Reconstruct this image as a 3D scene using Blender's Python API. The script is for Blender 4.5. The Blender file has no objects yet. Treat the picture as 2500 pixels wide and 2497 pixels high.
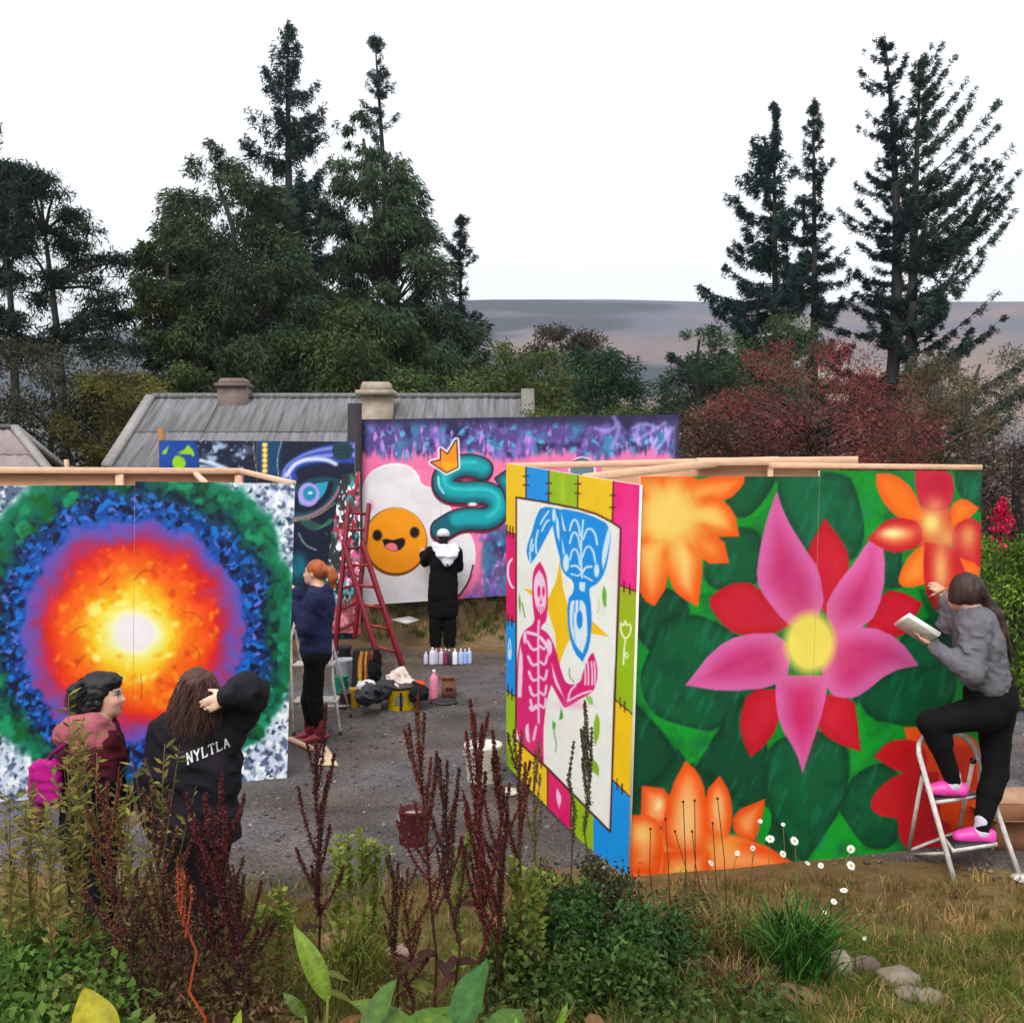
import bpy, math, random
import numpy as np
from mathutils import Vector, Matrix
from mathutils.bvhtree import BVHTree

# ------------------------------------------------------------------ camera, sky, sun, exposure
SC = bpy.context.scene
COL = SC.collection
CAM_H = 2.45
FPX, CX, CY, HORIZON = 2600.0, 1250.0, 1248.5, 1165.0       # photograph pixels (2500 x 2497)
PITCH = math.atan((CY - HORIZON) / FPX)
cam_data = bpy.data.cameras.new('camera')
cam_data.sensor_width = 36.0
cam_data.sensor_fit = 'HORIZONTAL'
cam_data.lens = 36.0 * FPX / 2500.0
cam_data.clip_start = 0.05
cam_data.clip_end = 9000.0
cam = bpy.data.objects.new('camera', cam_data)
cam.location = (0, 0, CAM_H)
cam.rotation_euler = (math.pi / 2 - PITCH, 0, 0)
COL.objects.link(cam)
SC.camera = cam

SUN_EL, SUN_AZ = math.radians(48), math.radians(200)          # behind the camera, overcast
world = bpy.data.worlds.new('World')
SC.world = world
world.use_nodes = True
wn = world.node_tree
for n in list(wn.nodes):
    wn.nodes.remove(n)
w_out = wn.nodes.new('ShaderNodeOutputWorld')
w_bg = wn.nodes.new('ShaderNodeBackground')
w_sky = wn.nodes.new('ShaderNodeTexSky')
w_sky.sky_type = 'NISHITA'
w_sky.sun_disc = False
w_sky.sun_elevation = SUN_EL
w_sky.sun_rotation = SUN_AZ
w_sky.air_density = 1.0
w_sky.dust_density = 4.0
w_hsv = wn.nodes.new('ShaderNodeHueSaturation')
w_hsv.inputs['Saturation'].default_value = 0.16
w_hsv.inputs['Value'].default_value = 1.0
w_mix = wn.nodes.new('ShaderNodeMix')
w_mix.data_type = 'RGBA'
w_mix.inputs['Factor'].default_value = 0.62
w_mix.inputs['B'].default_value = (9.6, 10.0, 10.6, 1)          # the even cloud layer
w_tc = wn.nodes.new('ShaderNodeTexCoord'); w_sep = wn.nodes.new('ShaderNodeSeparateXYZ'); w_map = wn.nodes.new('ShaderNodeMapRange')
wn.links.new(w_tc.outputs['Generated'], w_sep.inputs[0]); wn.links.new(w_sep.outputs['Z'], w_map.inputs['Value'])   # an overcast sky is brighter overhead
w_map.inputs['To Min'].default_value = 0.098; w_map.inputs['To Max'].default_value = 0.15
wn.links.new(w_map.outputs[0], w_bg.inputs['Strength'])
wn.links.new(w_sky.outputs[0], w_hsv.inputs['Color'])
wn.links.new(w_hsv.outputs[0], w_mix.inputs['A'])
wn.links.new(w_mix.outputs['Result'], w_bg.inputs['Color'])
wn.links.new(w_bg.outputs[0], w_out.inputs[0])

sun_data = bpy.data.lights.new('sun', 'SUN')
sun_data.energy = 1.4
sun_data.angle = math.radians(28)
sun_data.color = (1.0, 0.97, 0.93)
sun = bpy.data.objects.new('sun', sun_data)
COL.objects.link(sun)
sun_dir = Vector((math.sin(SUN_AZ) * math.cos(SUN_EL), math.cos(SUN_AZ) * math.cos(SUN_EL), math.sin(SUN_EL)))
sun.rotation_euler = sun_dir.to_track_quat('Z', 'Y').to_euler()
sun.location = sun_dir * 30

SC.view_settings.view_transform = 'Standard'
SC.view_settings.look = 'None'
SC.view_settings.exposure = 0.5
SC.view_settings.gamma = 1.0
SC.view_settings.use_curve_mapping = False
SC.render.engine = 'CYCLES'
SC.cycles.use_denoising = True
SC.cycles.max_bounces = 6
SC.cycles.diffuse_bounces = 3
SC.cycles.glossy_bounces = 2
SC.cycles.transmission_bounces = 3
SC.cycles.volume_bounces = 0
SC.cycles.transparent_max_bounces = 6

RNG = np.random.default_rng(11)

# ------------------------------------------------------------------ pixel <-> place
def P(px, py, d):
    u = (px - CX) / FPX; v = (CY - py) / FPX
    Y = math.cos(PITCH) + v * math.sin(PITCH)
    Z = v * math.cos(PITCH) - math.sin(PITCH)
    t = d / Y
    return np.array((u * t, d, CAM_H + Z * t))

def G(px, py, z=0.0):
    u = (px - CX) / FPX; v = (CY - py) / FPX
    Y = math.cos(PITCH) + v * math.sin(PITCH)
    Z = v * math.cos(PITCH) - math.sin(PITCH)
    t = (z - CAM_H) / Z
    return np.array((u * t, Y * t, z))

def proj(V):
    V = np.asarray(V, float)
    x, y, z = V[:, 0], V[:, 1], V[:, 2] - CAM_H
    f = y * math.cos(PITCH) - z * math.sin(PITCH)
    up = y * math.sin(PITCH) + z * math.cos(PITCH)
    return np.stack([CX + FPX * x / f, CY - FPX * up / f], 1)

def PX(n, d):            # n photograph pixels at distance d, in metres
    return n * d / FPX

def sm(a, b, x):
    t = np.clip((x - a) / (b - a), 0, 1)
    return t * t * (3 - 2 * t)

def lin(c):
    c = np.asarray(c, float) / 255.0
    return np.where(c <= 0.04045, c / 12.92, ((c + 0.055) / 1.055) ** 2.4)

# ------------------------------------------------------------------ noise
def _hash(ix, iy, iz, seed):
    h = (ix.astype(np.int64) * 374761393 + iy.astype(np.int64) * 668265263 + iz.astype(np.int64) * 2147483647 + seed * 974634777) & 0xffffffff
    h = ((h ^ (h >> 13)) * 1274126177) & 0xffffffff
    h = h ^ (h >> 16)
    return (h & 0xffff) / 65535.0

def vnoise(p, seed=0):
    p = np.asarray(p, float)
    i = np.floor(p); f = p - i
    f = f * f * (3 - 2 * f)
    x, y, z = i[..., 0], i[..., 1], i[..., 2]
    fx, fy, fz = f[..., 0], f[..., 1], f[..., 2]
    r = 0
    for dx in (0, 1):
        for dy in (0, 1):
            for dz in (0, 1):
                w = (fx if dx else 1 - fx) * (fy if dy else 1 - fy) * (fz if dz else 1 - fz)
                r = r + w * _hash(x + dx, y + dy, z + dz, seed)
    return r

ROT = np.array(Matrix.Rotation(0.65, 3, 'Z') @ Matrix.Rotation(0.5, 3, 'X') @ Matrix.Rotation(0.4, 3, 'Y'))
def fbm(p, seed=0, octv=3):
    p = np.asarray(p, float)
    r = 0; a = 0.5; s = 0
    q = p @ ROT                                        # turned lattices hide the grid of the noise
    for o in range(octv):
        r = r + a * vnoise(q * 2.07 ** o + 3.7 * o, seed + o * 17); s += a; a *= 0.5
        q = q @ ROT
    return r / s

def n2(x, y, scale, seed=0, octv=3):
    x = np.asarray(x, float); y = np.asarray(y, float)
    v = fbm(np.stack([x / scale, y / scale, np.zeros_like(x) + 0.5], -1), seed, octv)
    return (v + fbm(np.stack([y / scale + 7.3, x / scale + 2.1, np.zeros_like(x) + 4.5], -1), seed + 5, octv) - 1.0) * 0.72 + 0.5

# ------------------------------------------------------------------ objects
def tag(o, label=None, cat=None, group=None, kind=None):
    if label: o['label'] = label
    if cat: o['category'] = cat
    if group: o['group'] = group
    if kind: o['kind'] = kind
    return o

def thing(name, label, cat, loc=(0, 0, 0), group=None):
    o = bpy.data.objects.new(name, None)
    o.empty_display_size = 0.1
    o.location = Vector([float(v) for v in loc])
    COL.objects.link(o)
    return tag(o, label, cat, group)

def world_of(o):
    v = np.zeros(3)
    while o is not None:
        v = v + np.array(o.location); o = o.parent
    return v

def mesh_np(name, V, quads=None, tris=None, col=None, smooth=False):
    me = bpy.data.meshes.new(name)
    V = np.ascontiguousarray(V, dtype=np.float32)
    nq = 0 if quads is None else len(quads); nt = 0 if tris is None else len(tris)
    me.vertices.add(len(V)); me.vertices.foreach_set('co', V.ravel())
    idx = []
    if nq: idx.append(np.asarray(quads, np.int32).ravel())
    if nt: idx.append(np.asarray(tris, np.int32).ravel())
    idx = np.concatenate(idx) if idx else np.zeros(0, np.int32)
    me.loops.add(len(idx)); me.loops.foreach_set('vertex_index', idx)
    me.polygons.add(nq + nt)
    start = np.concatenate([np.arange(nq) * 4, nq * 4 + np.arange(nt) * 3]).astype(np.int32)
    me.polygons.foreach_set('loop_start', start)
    try:
        me.polygons.foreach_set('loop_total', np.concatenate([np.full(nq, 4), np.full(nt, 3)]).astype(np.int32))
    except Exception:
        pass
    if smooth:
        me.polygons.foreach_set('use_smooth', np.ones(nq + nt, bool))
    if col is not None:
        a = me.color_attributes.new('Col', 'FLOAT_COLOR', 'POINT')
        c = np.ones((len(V), 4), np.float32); c[:, :3] = col
        a.data.foreach_set('color', c.ravel())
    me.update(calc_edges=True)
    me.validate()
    return me

def link(name, me, mat=None, parent=None):
    o = bpy.data.objects.new(name, me)
    if mat is not None and not me.materials: me.materials.append(mat)
    COL.objects.link(o)
    if parent is not None: o.parent = parent
    return o

def frame(d, hint=(0, 0, 1)):
    d = np.asarray(d, float); d = d / (np.linalg.norm(d) + 1e-12)
    h = np.asarray(hint, float)
    if abs(np.dot(d, h)) > 0.97: h = np.array((1.0, 0, 0))
    s = np.cross(d, h); s /= np.linalg.norm(s)
    u = np.cross(s, d)
    return d, s, u

class MB:
    """collects shapes in world coordinates; build() links them as ONE mesh object"""
    def __init__(self):
        self.V = []; self.Q = []; self.T = []; self.C = []; self.n = 0
    def add(self, V, Q=None, T=None, col=(1, 1, 1)):
        V = np.asarray(V, float).reshape(-1, 3)
        if Q is not None and len(Q): self.Q.append(np.asarray(Q, int) + self.n)
        if T is not None and len(T): self.T.append(np.asarray(T, int) + self.n)
        c = np.asarray(col, float)
        self.C.append(np.broadcast_to(c, (len(V), 3)) if c.ndim == 1 else c)
        self.V.append(V); self.n += len(V)
        return self
    def hexa(self, c8, col=(1, 1, 1)):     # bottom 4 then top 4 (same winding)
        return self.add(c8, [(0, 3, 2, 1), (4, 5, 6, 7), (0, 1, 5, 4), (1, 2, 6, 5), (2, 3, 7, 6), (3, 0, 4, 7)], col=col)
    def box(self, lo, hi, col=(1, 1, 1)):
        (a, b, c), (d, e, f) = lo, hi
        return self.hexa([(a, b, c), (d, b, c), (d, e, c), (a, e, c), (a, b, f), (d, b, f), (d, e, f), (a, e, f)], col)
    def obox(self, c, size, ax=None, col=(1, 1, 1), bev=0.0):
        c = np.asarray(c, float); s = np.asarray(size, float) / 2
        ax = np.eye(3) if ax is None else np.asarray(ax, float)
        if bev <= 0:
            k = [(-1, -1, -1), (1, -1, -1), (1, 1, -1), (-1, 1, -1), (-1, -1, 1), (1, -1, 1), (1, 1, 1), (-1, 1, 1)]
            return self.hexa([c + (np.array(q) * s) @ ax for q in k], col)
        # bevelled: octagon-ish loops in z with corner-cut
        b = bev; loops = []
        for z, ins in ((-s[2], b), (-s[2] + b, 0), (s[2] - b, 0), (s[2], b)):
            x, y = s[0] - ins, s[1] - ins
            q = max(b - ins, 0.25 * b)
            loops.append([(-x + q, -y, z), (x - q, -y, z), (x, -y + q, z), (x, y - q, z), (x - q, y, z), (-x + q, y, z), (-x, y - q, z), (-x, -y + q, z)])
        V = [c + np.array(p) @ ax for l in loops for p in l]
        Q = []
        for i in range(3):
            for j in range(8):
                Q.append((i * 8 + j, i * 8 + (j + 1) % 8, (i + 1) * 8 + (j + 1) % 8, (i + 1) * 8 + j))
        T = []
        for j in range(1, 7):
            T.append((0, j + 1, j)); T.append((24, 24 + j, 24 + j + 1))
        return self.add(V, Q, T, col)
    def bar(self, p, q, w, h, hint=(0, 0, 1), col=(1, 1, 1), bev=0.0):
        p = np.asarray(p, float); q = np.asarray(q, float)
        d, s, u = frame(q - p, hint)
        return self.obox((p + q) / 2, (np.linalg.norm(q - p), w, h), np.array([d, s, u]), col, bev)
    def tube(self, pts, r, n=8, col=(1, 1, 1), cap=True):
        pts = np.asarray(pts, float); m = len(pts)
        r = np.broadcast_to(np.asarray(r, float), (m,))
        V = []; s_prev = None
        for i in range(m):
            d = pts[min(i + 1, m - 1)] - pts[max(i - 1, 0)]
            d, s, u = frame(d)
            if s_prev is not None:
                s = s_prev - d * np.dot(s_prev, d); s /= (np.linalg.norm(s) + 1e-9); u = np.cross(s, d)
            s_prev = s
            a = np.arange(n) * 2 * math.pi / n
            V.append(pts[i] + r[i] * (np.cos(a)[:, None] * s + np.sin(a)[:, None] * u))
        V = np.concatenate(V)
        i = np.arange(m - 1)[:, None] * n; j = np.arange(n)[None]
        Q = np.stack([i + j, i + (j + 1) % n, i + n + (j + 1) % n, i + n + j], -1).reshape(-1, 4)
        T = []
        if cap:
            for k in range(1, n - 1):
                T.append((0, k + 1, k)); T.append(((m - 1) * n, (m - 1) * n + k, (m - 1) * n + k + 1))
        return self.add(V, Q, T, col)
    def lathe(self, prof, c=(0, 0, 0), n=20, axis=(0, 0, 1), col=(1, 1, 1), squash=1.0):
        d, s, u = frame(axis, (0, 1, 0.01))
        c = np.asarray(c, float); a = np.arange(n) * 2 * math.pi / n
        V = [c + d * z + max(r, 1e-4) * (np.cos(a)[:, None] * s + squash * np.sin(a)[:, None] * u) for r, z in prof]
        V = np.concatenate(V); m = len(prof)
        i = np.arange(m - 1)[:, None] * n; j = np.arange(n)[None]
        Q = np.stack([i + j, i + (j + 1) % n, i + n + (j + 1) % n, i + n + j], -1).reshape(-1, 4)
        T = []
        for k in range(1, n - 1):
            T.append((0, k + 1, k)); T.append(((m - 1) * n, (m - 1) * n + k, (m - 1) * n + k + 1))
        return self.add(V, Q, T, col)
    def leaves(self, c, ax, side, col):      # one diamond per leaf; ax, side are half vectors
        n = len(c)
        V = np.stack([c - ax, c + side, c + ax, c - side], 1).reshape(-1, 3)
        Q = np.arange(n * 4).reshape(-1, 4)
        return self.add(V, Q, col=np.repeat(np.broadcast_to(np.asarray(col, float), (n, 3)), 4, 0))
    def sprays(self, c, ax, side, col):      # one slim triangle per leaf, for far foliage
        n = len(c)
        V = np.stack([c - ax - side * .8, c - ax * .6 + side * 1.1, c + ax * 1.1], 1).reshape(-1, 3)
        return self.add(V, T=np.arange(n * 3).reshape(-1, 3), col=np.repeat(np.broadcast_to(np.asarray(col, float), (n, 3)), 3, 0))
    def build(self, name, mat, parent=None, smooth=False):
        V = np.concatenate(self.V)
        if parent is not None: V = V - world_of(parent)
        me = mesh_np(name, V, np.concatenate(self.Q) if self.Q else None, np.concatenate(self.T) if self.T else None, np.concatenate(self.C), smooth)
        return link(name, me, mat, parent)

def copy_tree(o, parent=None):
    c = o.copy(); COL.objects.link(c); c.parent = parent
    for ch in list(o.children): copy_tree(ch, c)
    return c

# ------------------------------------------------------------------ materials
MATS = {}
def material(name, color=None, rough=0.7, var=0.25, scale=8.0, bump=0.0, bump_scale=40.0, metal=0.0, attr=False, second=None, spec=0.4, transl=0.0, stretch=None, coord='Object', detail=4.0, contrast=0.2):
    if name in MATS: return MATS[name]
    m = bpy.data.materials.new(name); m.use_nodes = True
    nt = m.node_tree; N = nt.nodes; L = nt.links
    b = N['Principled BSDF']
    b.inputs['Roughness'].default_value = rough
    b.inputs['Metallic'].default_value = metal
    b.inputs['Specular IOR Level'].default_value = spec
    tc = N.new('ShaderNodeTexCoord')
    vec = tc.outputs[coord]
    if stretch is not None:
        mp = N.new('ShaderNodeMapping'); mp.inputs['Scale'].default_value = stretch
        L.new(vec, mp.inputs['Vector']); vec = mp.outputs[0]
    nz = N.new('ShaderNodeTexNoise'); nz.inputs['Scale'].default_value = scale; nz.inputs['Detail'].default_value = detail
    nz.inputs['Roughness'].default_value = 0.65
    L.new(vec, nz.inputs['Vector'])
    ramp = N.new('ShaderNodeMapRange')
    ramp.inputs['From Min'].default_value = 0.5 - contrast; ramp.inputs['From Max'].default_value = 0.5 + contrast
    L.new(nz.outputs['Fac'], ramp.inputs['Value'])
    if attr:
        at = N.new('ShaderNodeAttribute'); at.attribute_name = 'Col'; base = at.outputs['Color']
    else:
        rgb = N.new('ShaderNodeRGB'); rgb.outputs[0].default_value = (*color, 1); base = rgb.outputs[0]
    mx = N.new('ShaderNodeMix'); mx.data_type = 'RGBA'
    L.new(ramp.outputs[0], mx.inputs['Factor'])
    L.new(base, mx.inputs['A'])
    if second is not None:
        mx.inputs['B'].default_value = (*second, 1)
    else:
        hs = N.new('ShaderNodeHueSaturation'); hs.inputs['Value'].default_value = max(0.0, 1 - var); hs.inputs['Saturation'].default_value = 1 + var * 0.2
        L.new(base, hs.inputs['Color']); L.new(hs.outputs[0], mx.inputs['B'])
    L.new(mx.outputs['Result'], b.inputs['Base Color'])
    if bump > 0:
        nb = N.new('ShaderNodeTexNoise'); nb.inputs['Scale'].default_value = bump_scale; nb.inputs['Detail'].default_value = 5
        L.new(vec, nb.inputs['Vector'])
        bp = N.new('ShaderNodeBump'); bp.inputs['Strength'].default_value = bump; bp.inputs['Distance'].default_value = 0.02
        L.new(nb.outputs['Fac'], bp.inputs['Height']); L.new(bp.outputs[0], b.inputs['Normal'])
    if transl > 0:
        tr = N.new('ShaderNodeBsdfTranslucent'); ms = N.new('ShaderNodeMixShader'); ms.inputs[0].default_value = transl
        L.new(mx.outputs['Result'], tr.inputs['Color'])
        L.new(b.outputs[0], ms.inputs[1]); L.new(tr.outputs[0], ms.inputs[2])
        L.new(ms.outputs[0], N['Material Output'].inputs['Surface'])
    MATS[name] = m
    return m

M_PAINT = material('mural_paint', attr=True, rough=0.5, var=0.10, scale=5, bump=0.05, bump_scale=90, spec=0.3)
M_PLY = material('plywood', color=(0.58, 0.31, 0.18), rough=0.75, var=0.35, scale=3, stretch=(1, 1, 14))
M_WOOD = material('pine_timber', color=(0.76, 0.48, 0.31), rough=0.7, var=0.28, scale=6, bump=0.15, stretch=(1.2, 6, 9))
M_LEAF = material('foliage', attr=True, rough=0.65, var=0.18, scale=2.0, transl=0.22, spec=0.2)
M_NEEDLE = material('needles', attr=True, rough=0.8, var=0.2, scale=0.6, transl=0.08, spec=0.1)
M_BROAD = material('broad_leaves', attr=True, rough=0.5, var=0.5, scale=26, bump=0.35, bump_scale=60, transl=0.25, spec=0.35, detail=6)
M_BARK = material('bark', color=(0.045, 0.038, 0.033), rough=0.9, var=0.5, scale=9, bump=0.6, bump_scale=14, stretch=(1, 1, 0.3))
M_STALK = material('stalks', attr=True, rough=0.8, var=0.3, scale=14, spec=0.2)
M_CLOTH = material('cloth', attr=True, rough=0.9, var=0.22, scale=9, bump=0.3, bump_scale=130, spec=0.15)
M_SKIN = material('skin', attr=True, rough=0.55, var=0.07, scale=25, bump=0.05, spec=0.35)
M_HAIR = material('hair', attr=True, rough=0.62, var=0.5, scale=30, stretch=(1, 1, 0.15), spec=0.4)
M_PLASTIC = material('painted_metal', attr=True, rough=0.42, var=0.12, scale=22, bump=0.05, spec=0.45)
M_SOILED = material('soiled_paint', attr=True, rough=0.6, var=0.45, scale=18, bump=0.1, spec=0.35)
M_STONE = material('stone', attr=True, rough=0.9, var=0.45, scale=7, bump=0.6, bump_scale=22)
# ------------------------------------------------------------------ ground, yard, hill
def gz(x, y):
    x = np.asarray(x, float); y = np.asarray(y, float)
    bank = 0.85 * sm(5.0, 1.4, y)
    back = 0.50 * sm(15.5, 16.6, y + 0.25 * (n2(x, y, 1.3, 5) - 0.5)) * sm(9.0, 5.0, x)
    far = -9.0 * sm(60, 260, y)
    bump = 0.07 * (n2(x, y, 1.1, 3) - 0.5) * sm(7.0, 5.2, y) + 0.03 * (n2(x, y, 0.8, 9) - 0.5)
    lump = 0.22 * (n2(x, y, 0.45, 21) - 0.5) * sm(15.4, 15.9, y) * sm(18, 16.6, y)
    side = 0.10 * sm(5.5, 4.6, y) * sm(-0.6, 0.2, x) * sm(2.4, 1.5, x)
    return bank + back + far + bump + lump + side

def axis(parts):
    return np.unique(np.concatenate([np.arange(a, b, s) for a, b, s in parts]))

def grid_mesh(xs, ys, f):
    X, Y = np.meshgrid(xs, ys)
    V = np.stack([X, Y, f(X, Y)], -1).reshape(-1, 3)
    nx, ny = len(xs), len(ys)
    i = np.arange(ny - 1)[:, None] * nx; j = np.arange(nx - 1)[None]
    Q = np.stack([i + j, i + j + 1, i + nx + j + 1, i + nx + j], -1).reshape(-1, 4)
    return V, Q

xs = axis([(-3000, -200, 200), (-200, -30, 10), (-30, -8, 1.0), (-8, 8, 0.12), (8, 30, 1.0), (30, 200, 10), (200, 3001, 200)])
ys = axis([(-40, 1, 4), (1, 8, 0.12), (8, 15, 0.25), (15, 18, 0.08), (18, 40, 1.0), (40, 300, 10), (300, 3001, 150)])
V, Q = grid_mesh(xs, ys, gz)
x, y = V[:, 0], V[:, 1]
earth = lin((96, 74, 54)); dry = lin((126, 104, 66)); grass = lin((78, 96, 36)); soil = lin((98, 76, 60))
a = n2(x, y, 0.5, 31)[:, None]; b_ = n2(x, y, 1.7, 37)[:, None]
c = earth * (1 - a) + dry * a
g = np.clip((b_ - 0.5) * 5 + 0.25, 0, 1)
gmask = sm(15.8, 17.2, y)[:, None] * 0.8 + sm(2.2, 3.6, x)[:, None] * sm(13.2, 14.2, y)[:, None] + 0.55 * sm(6.6, 5.0, y)[:, None]
g = np.clip(g * 0.4 + gmask, 0, 1) * np.clip(gmask * 1.6 + 0.12, 0, 1)
c = c * (1 - g) + (grass * (0.7 + 0.6 * a)) * g
sb = (sm(14.9, 15.4, y) * sm(17.0, 16.2, y))[:, None] * sm(3, 1.5, x)[:, None]
c = c * (1 - sb) + (soil * (1 - a) + lin((140, 118, 84)) * a) * sb
M_GROUND = material('ground_earth', attr=True, rough=0.95, var=0.45, scale=9, bump=0.8, bump_scale=30, spec=0.1, detail=8)
ground = link('ground', mesh_np('ground', V, Q, col=c, smooth=True), M_GROUND)
tag(ground, kind='structure')

# gravel yard, a sheet laid over the earth with a ragged edge
def yard_edge(x):
    return 6.35 + 0.35 * np.sin(x * 1.3) + 0.5 * (n2(x, x * 0, 0.8, 44) - 0.5) + 0.35 * sm(0.4, 2.0, x)
nx = 200; nyy = 130
us = np.linspace(-9, 9, nx); vs = np.linspace(0, 1, nyy)
Xg, Vg = np.meshgrid(us, vs)
y0 = yard_edge(us)[None]; y1 = (15.0 + 0.6 * (n2(us, us * 0 + 3, 0.9, 45) - 0.5) - 1.4 * sm(2.0, 4.5, us))[None]
Yg = y0 + (y1 - y0) * Vg
Zg = gz(Xg, Yg) + 0.006 + 0.018 * (n2(Xg, Yg, 0.16, 47) - 0.5)
edge = np.minimum(Vg, 1 - Vg)
Zg = Zg - 0.03 * sm(0.012, 0.0, edge)
Vy = np.stack([Xg, Yg, Zg], -1).reshape(-1, 3)
i = np.arange(nyy - 1)[:, None] * nx; j = np.arange(nx - 1)[None]
Qy = np.stack([i + j, i + j + 1, i + nx + j + 1, i + nx + j], -1).reshape(-1, 4)
gr = lin((108, 104, 106)); gb = lin((100, 86, 74))
t = np.clip(n2(Vy[:, 0], Vy[:, 1], 1.1, 51)[:, None] * 2.4 - 1.0 + 0.9 * sm(12.0, 14.5, Vy[:, 1])[:, None] + 0.8 * sm(7.2, 6.4, Vy[:, 1])[:, None], 0, 1)
cg = gr * (1 - t) + gb * t
cg = cg * (0.35 + 1.3 * n2(Vy[:, 0], Vy[:, 1], 0.30, 52, 4)[:, None])
M_GRAVEL = material('gravel_surface', attr=True, rough=0.95, var=0.65, scale=42, bump=1.0, bump_scale=55, spec=0.15, detail=10, contrast=.14)
yard = link('gravel_yard', mesh_np('gravel_yard', Vy, Qy, col=cg, smooth=True), M_GRAVEL)
tag(yard, kind='structure')

# loose stones over the yard: too many to count
pm = MB()
n = 11000
px_ = RNG.uniform(-6.5, 6.0, n); py_ = 6.3 + 8.4 * RNG.random(n) ** 1.5
keep = py_ > yard_edge(px_) - 0.15
px_, py_ = px_[keep], py_[keep]; n = len(px_)
oct_v = np.array([(1, 0, 0), (0, 1, 0), (-1, 0, 0), (0, -1, 0), (0, 0, 0.8), (0, 0, -0.5)], float)
oct_t = np.array([(0, 1, 4), (1, 2, 4), (2, 3, 4), (3, 0, 4), (1, 0, 5), (2, 1, 5), (3, 2, 5), (0, 3, 5)])
s = (0.006 + 0.020 * RNG.random(n) ** 4)
rot = RNG.uniform(0, 6.28, n)
base = oct_v[None] * (0.75 + 0.5 * RNG.random((n, 6, 1))) * s[:, None, None]
cx_, sx_ = np.cos(rot)[:, None], np.sin(rot)[:, None]
bx = base[:, :, 0] * cx_ - base[:, :, 1] * sx_; by = base[:, :, 0] * sx_ + base[:, :, 1] * cx_
ctr = np.stack([px_, py_, gz(px_, py_) + 0.008], 1)
Vp = np.stack([bx, by, base[:, :, 2]], -1) + ctr[:, None]
Tp = (np.arange(n)[:, None, None] * 6 + oct_t[None]).reshape(-1, 3)
cc = lin((112, 106, 104)) * (0.3 + 1.5 * RNG.random((n, 1)) ** 1.6)
pm.add(Vp.reshape(-1, 3), T=Tp, col=np.repeat(cc, 6, 0))
pb = pm.build('loose_gravel', M_STONE); tag(pb, 'loose grey stones strewn over the gravel yard', 'gravel', kind='stuff')

# hill
def hill_z(x, y):
    crest_px = np.interp(x / 1600.0 * FPX + CX, [-1500, 0, 330, 700, 1200, 1480, 1750, 2500, 4200], [900, 850, 832, 770, 750, 750, 757, 754, 800])
    top = CAM_H + (HORIZON - crest_px) / FPX * 1600.0
    s_ = sm(380, 1600, y)
    return -12 + (top + 12) * (0.35 * s_ + 0.65 * s_ ** 1.6) + 7 * (n2(x, y, 120, 61) - 0.5) * sm(420, 700, y) * sm(1600, 1200, y) - 40 * sm(1600, 2400, y)
hx = np.arange(-2600, 2601, 22.0); hy = np.concatenate([np.arange(360, 1600, 16.0), np.arange(1600, 2500, 60.0)])
V, Q = grid_mesh(hx, hy, hill_z)
pp = proj(V)
x, y = V[:, 0], V[:, 1]
tan_ = lin((138, 116, 102)); heath = lin((86, 86, 100)); wood_ = lin((48, 54, 62)); moor = lin((112, 94, 84))
a = n2(x, y * 2.0, 90, 63)[:, None]; bb = n2(x, y * 2.2, 260, 67, 4)[:, None]
c = moor * (1 - a) + tan_ * a
up = np.clip((sm(900, 1300, y)[:, None] * 0.9 + (bb - 0.5) * 2.6), 0, 1)
c = c * (1 - up) + heath * up
patch = sm(-0.02, 0.06, bb[:, 0] - 0.52 - 0.0006 * (x - 60))[:, None] * sm(620, 760, y)[:, None]
c = c * (1 - patch) + wood_ * patch
low = sm(560, 430, y)[:, None]
c = c * (1 - low) + lin((70, 78, 66)) * low
M_HILL = material('moorland', attr=True, rough=1.0, var=0.25, scale=0.03, spec=0.0, detail=9)
hill = link('hill', mesh_np('hill', V, Q, col=c, smooth=True), M_HILL); tag(hill, kind='structure')

# ------------------------------------------------------------------ cottage and outbuilding
M_SLATE = material('slate_weathered', color=(0.085, 0.080, 0.082), rough=0.85, var=0.3, second=(0.195, 0.192, 0.20), scale=2.6, bump=0.5, bump_scale=25, stretch=(4.2, 0.28, 0.28), detail=10, contrast=0.15)
M_SLATE2 = material('slate_rusty', color=(0.30, 0.225, 0.205), rough=0.85, second=(0.17, 0.155, 0.16), scale=2.4, bump=0.35, bump_scale=25, stretch=(2.0, 0.7, 0.7), detail=8)
M_WALLST = material('rubble_wall', color=(0.20, 0.17, 0.15), rough=0.95, var=0.5, scale=4, bump=0.7, bump_scale=9)
M_SAND = material('sandstone', color=(0.40, 0.33, 0.26), rough=0.9, var=0.35, scale=5, bump=0.4, bump_scale=18)
M_BRICKY = material('chimney_brick', color=(0.20, 0.145, 0.135), rough=0.9, var=0.45, scale=7, bump=0.5, bump_scale=20)

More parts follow.
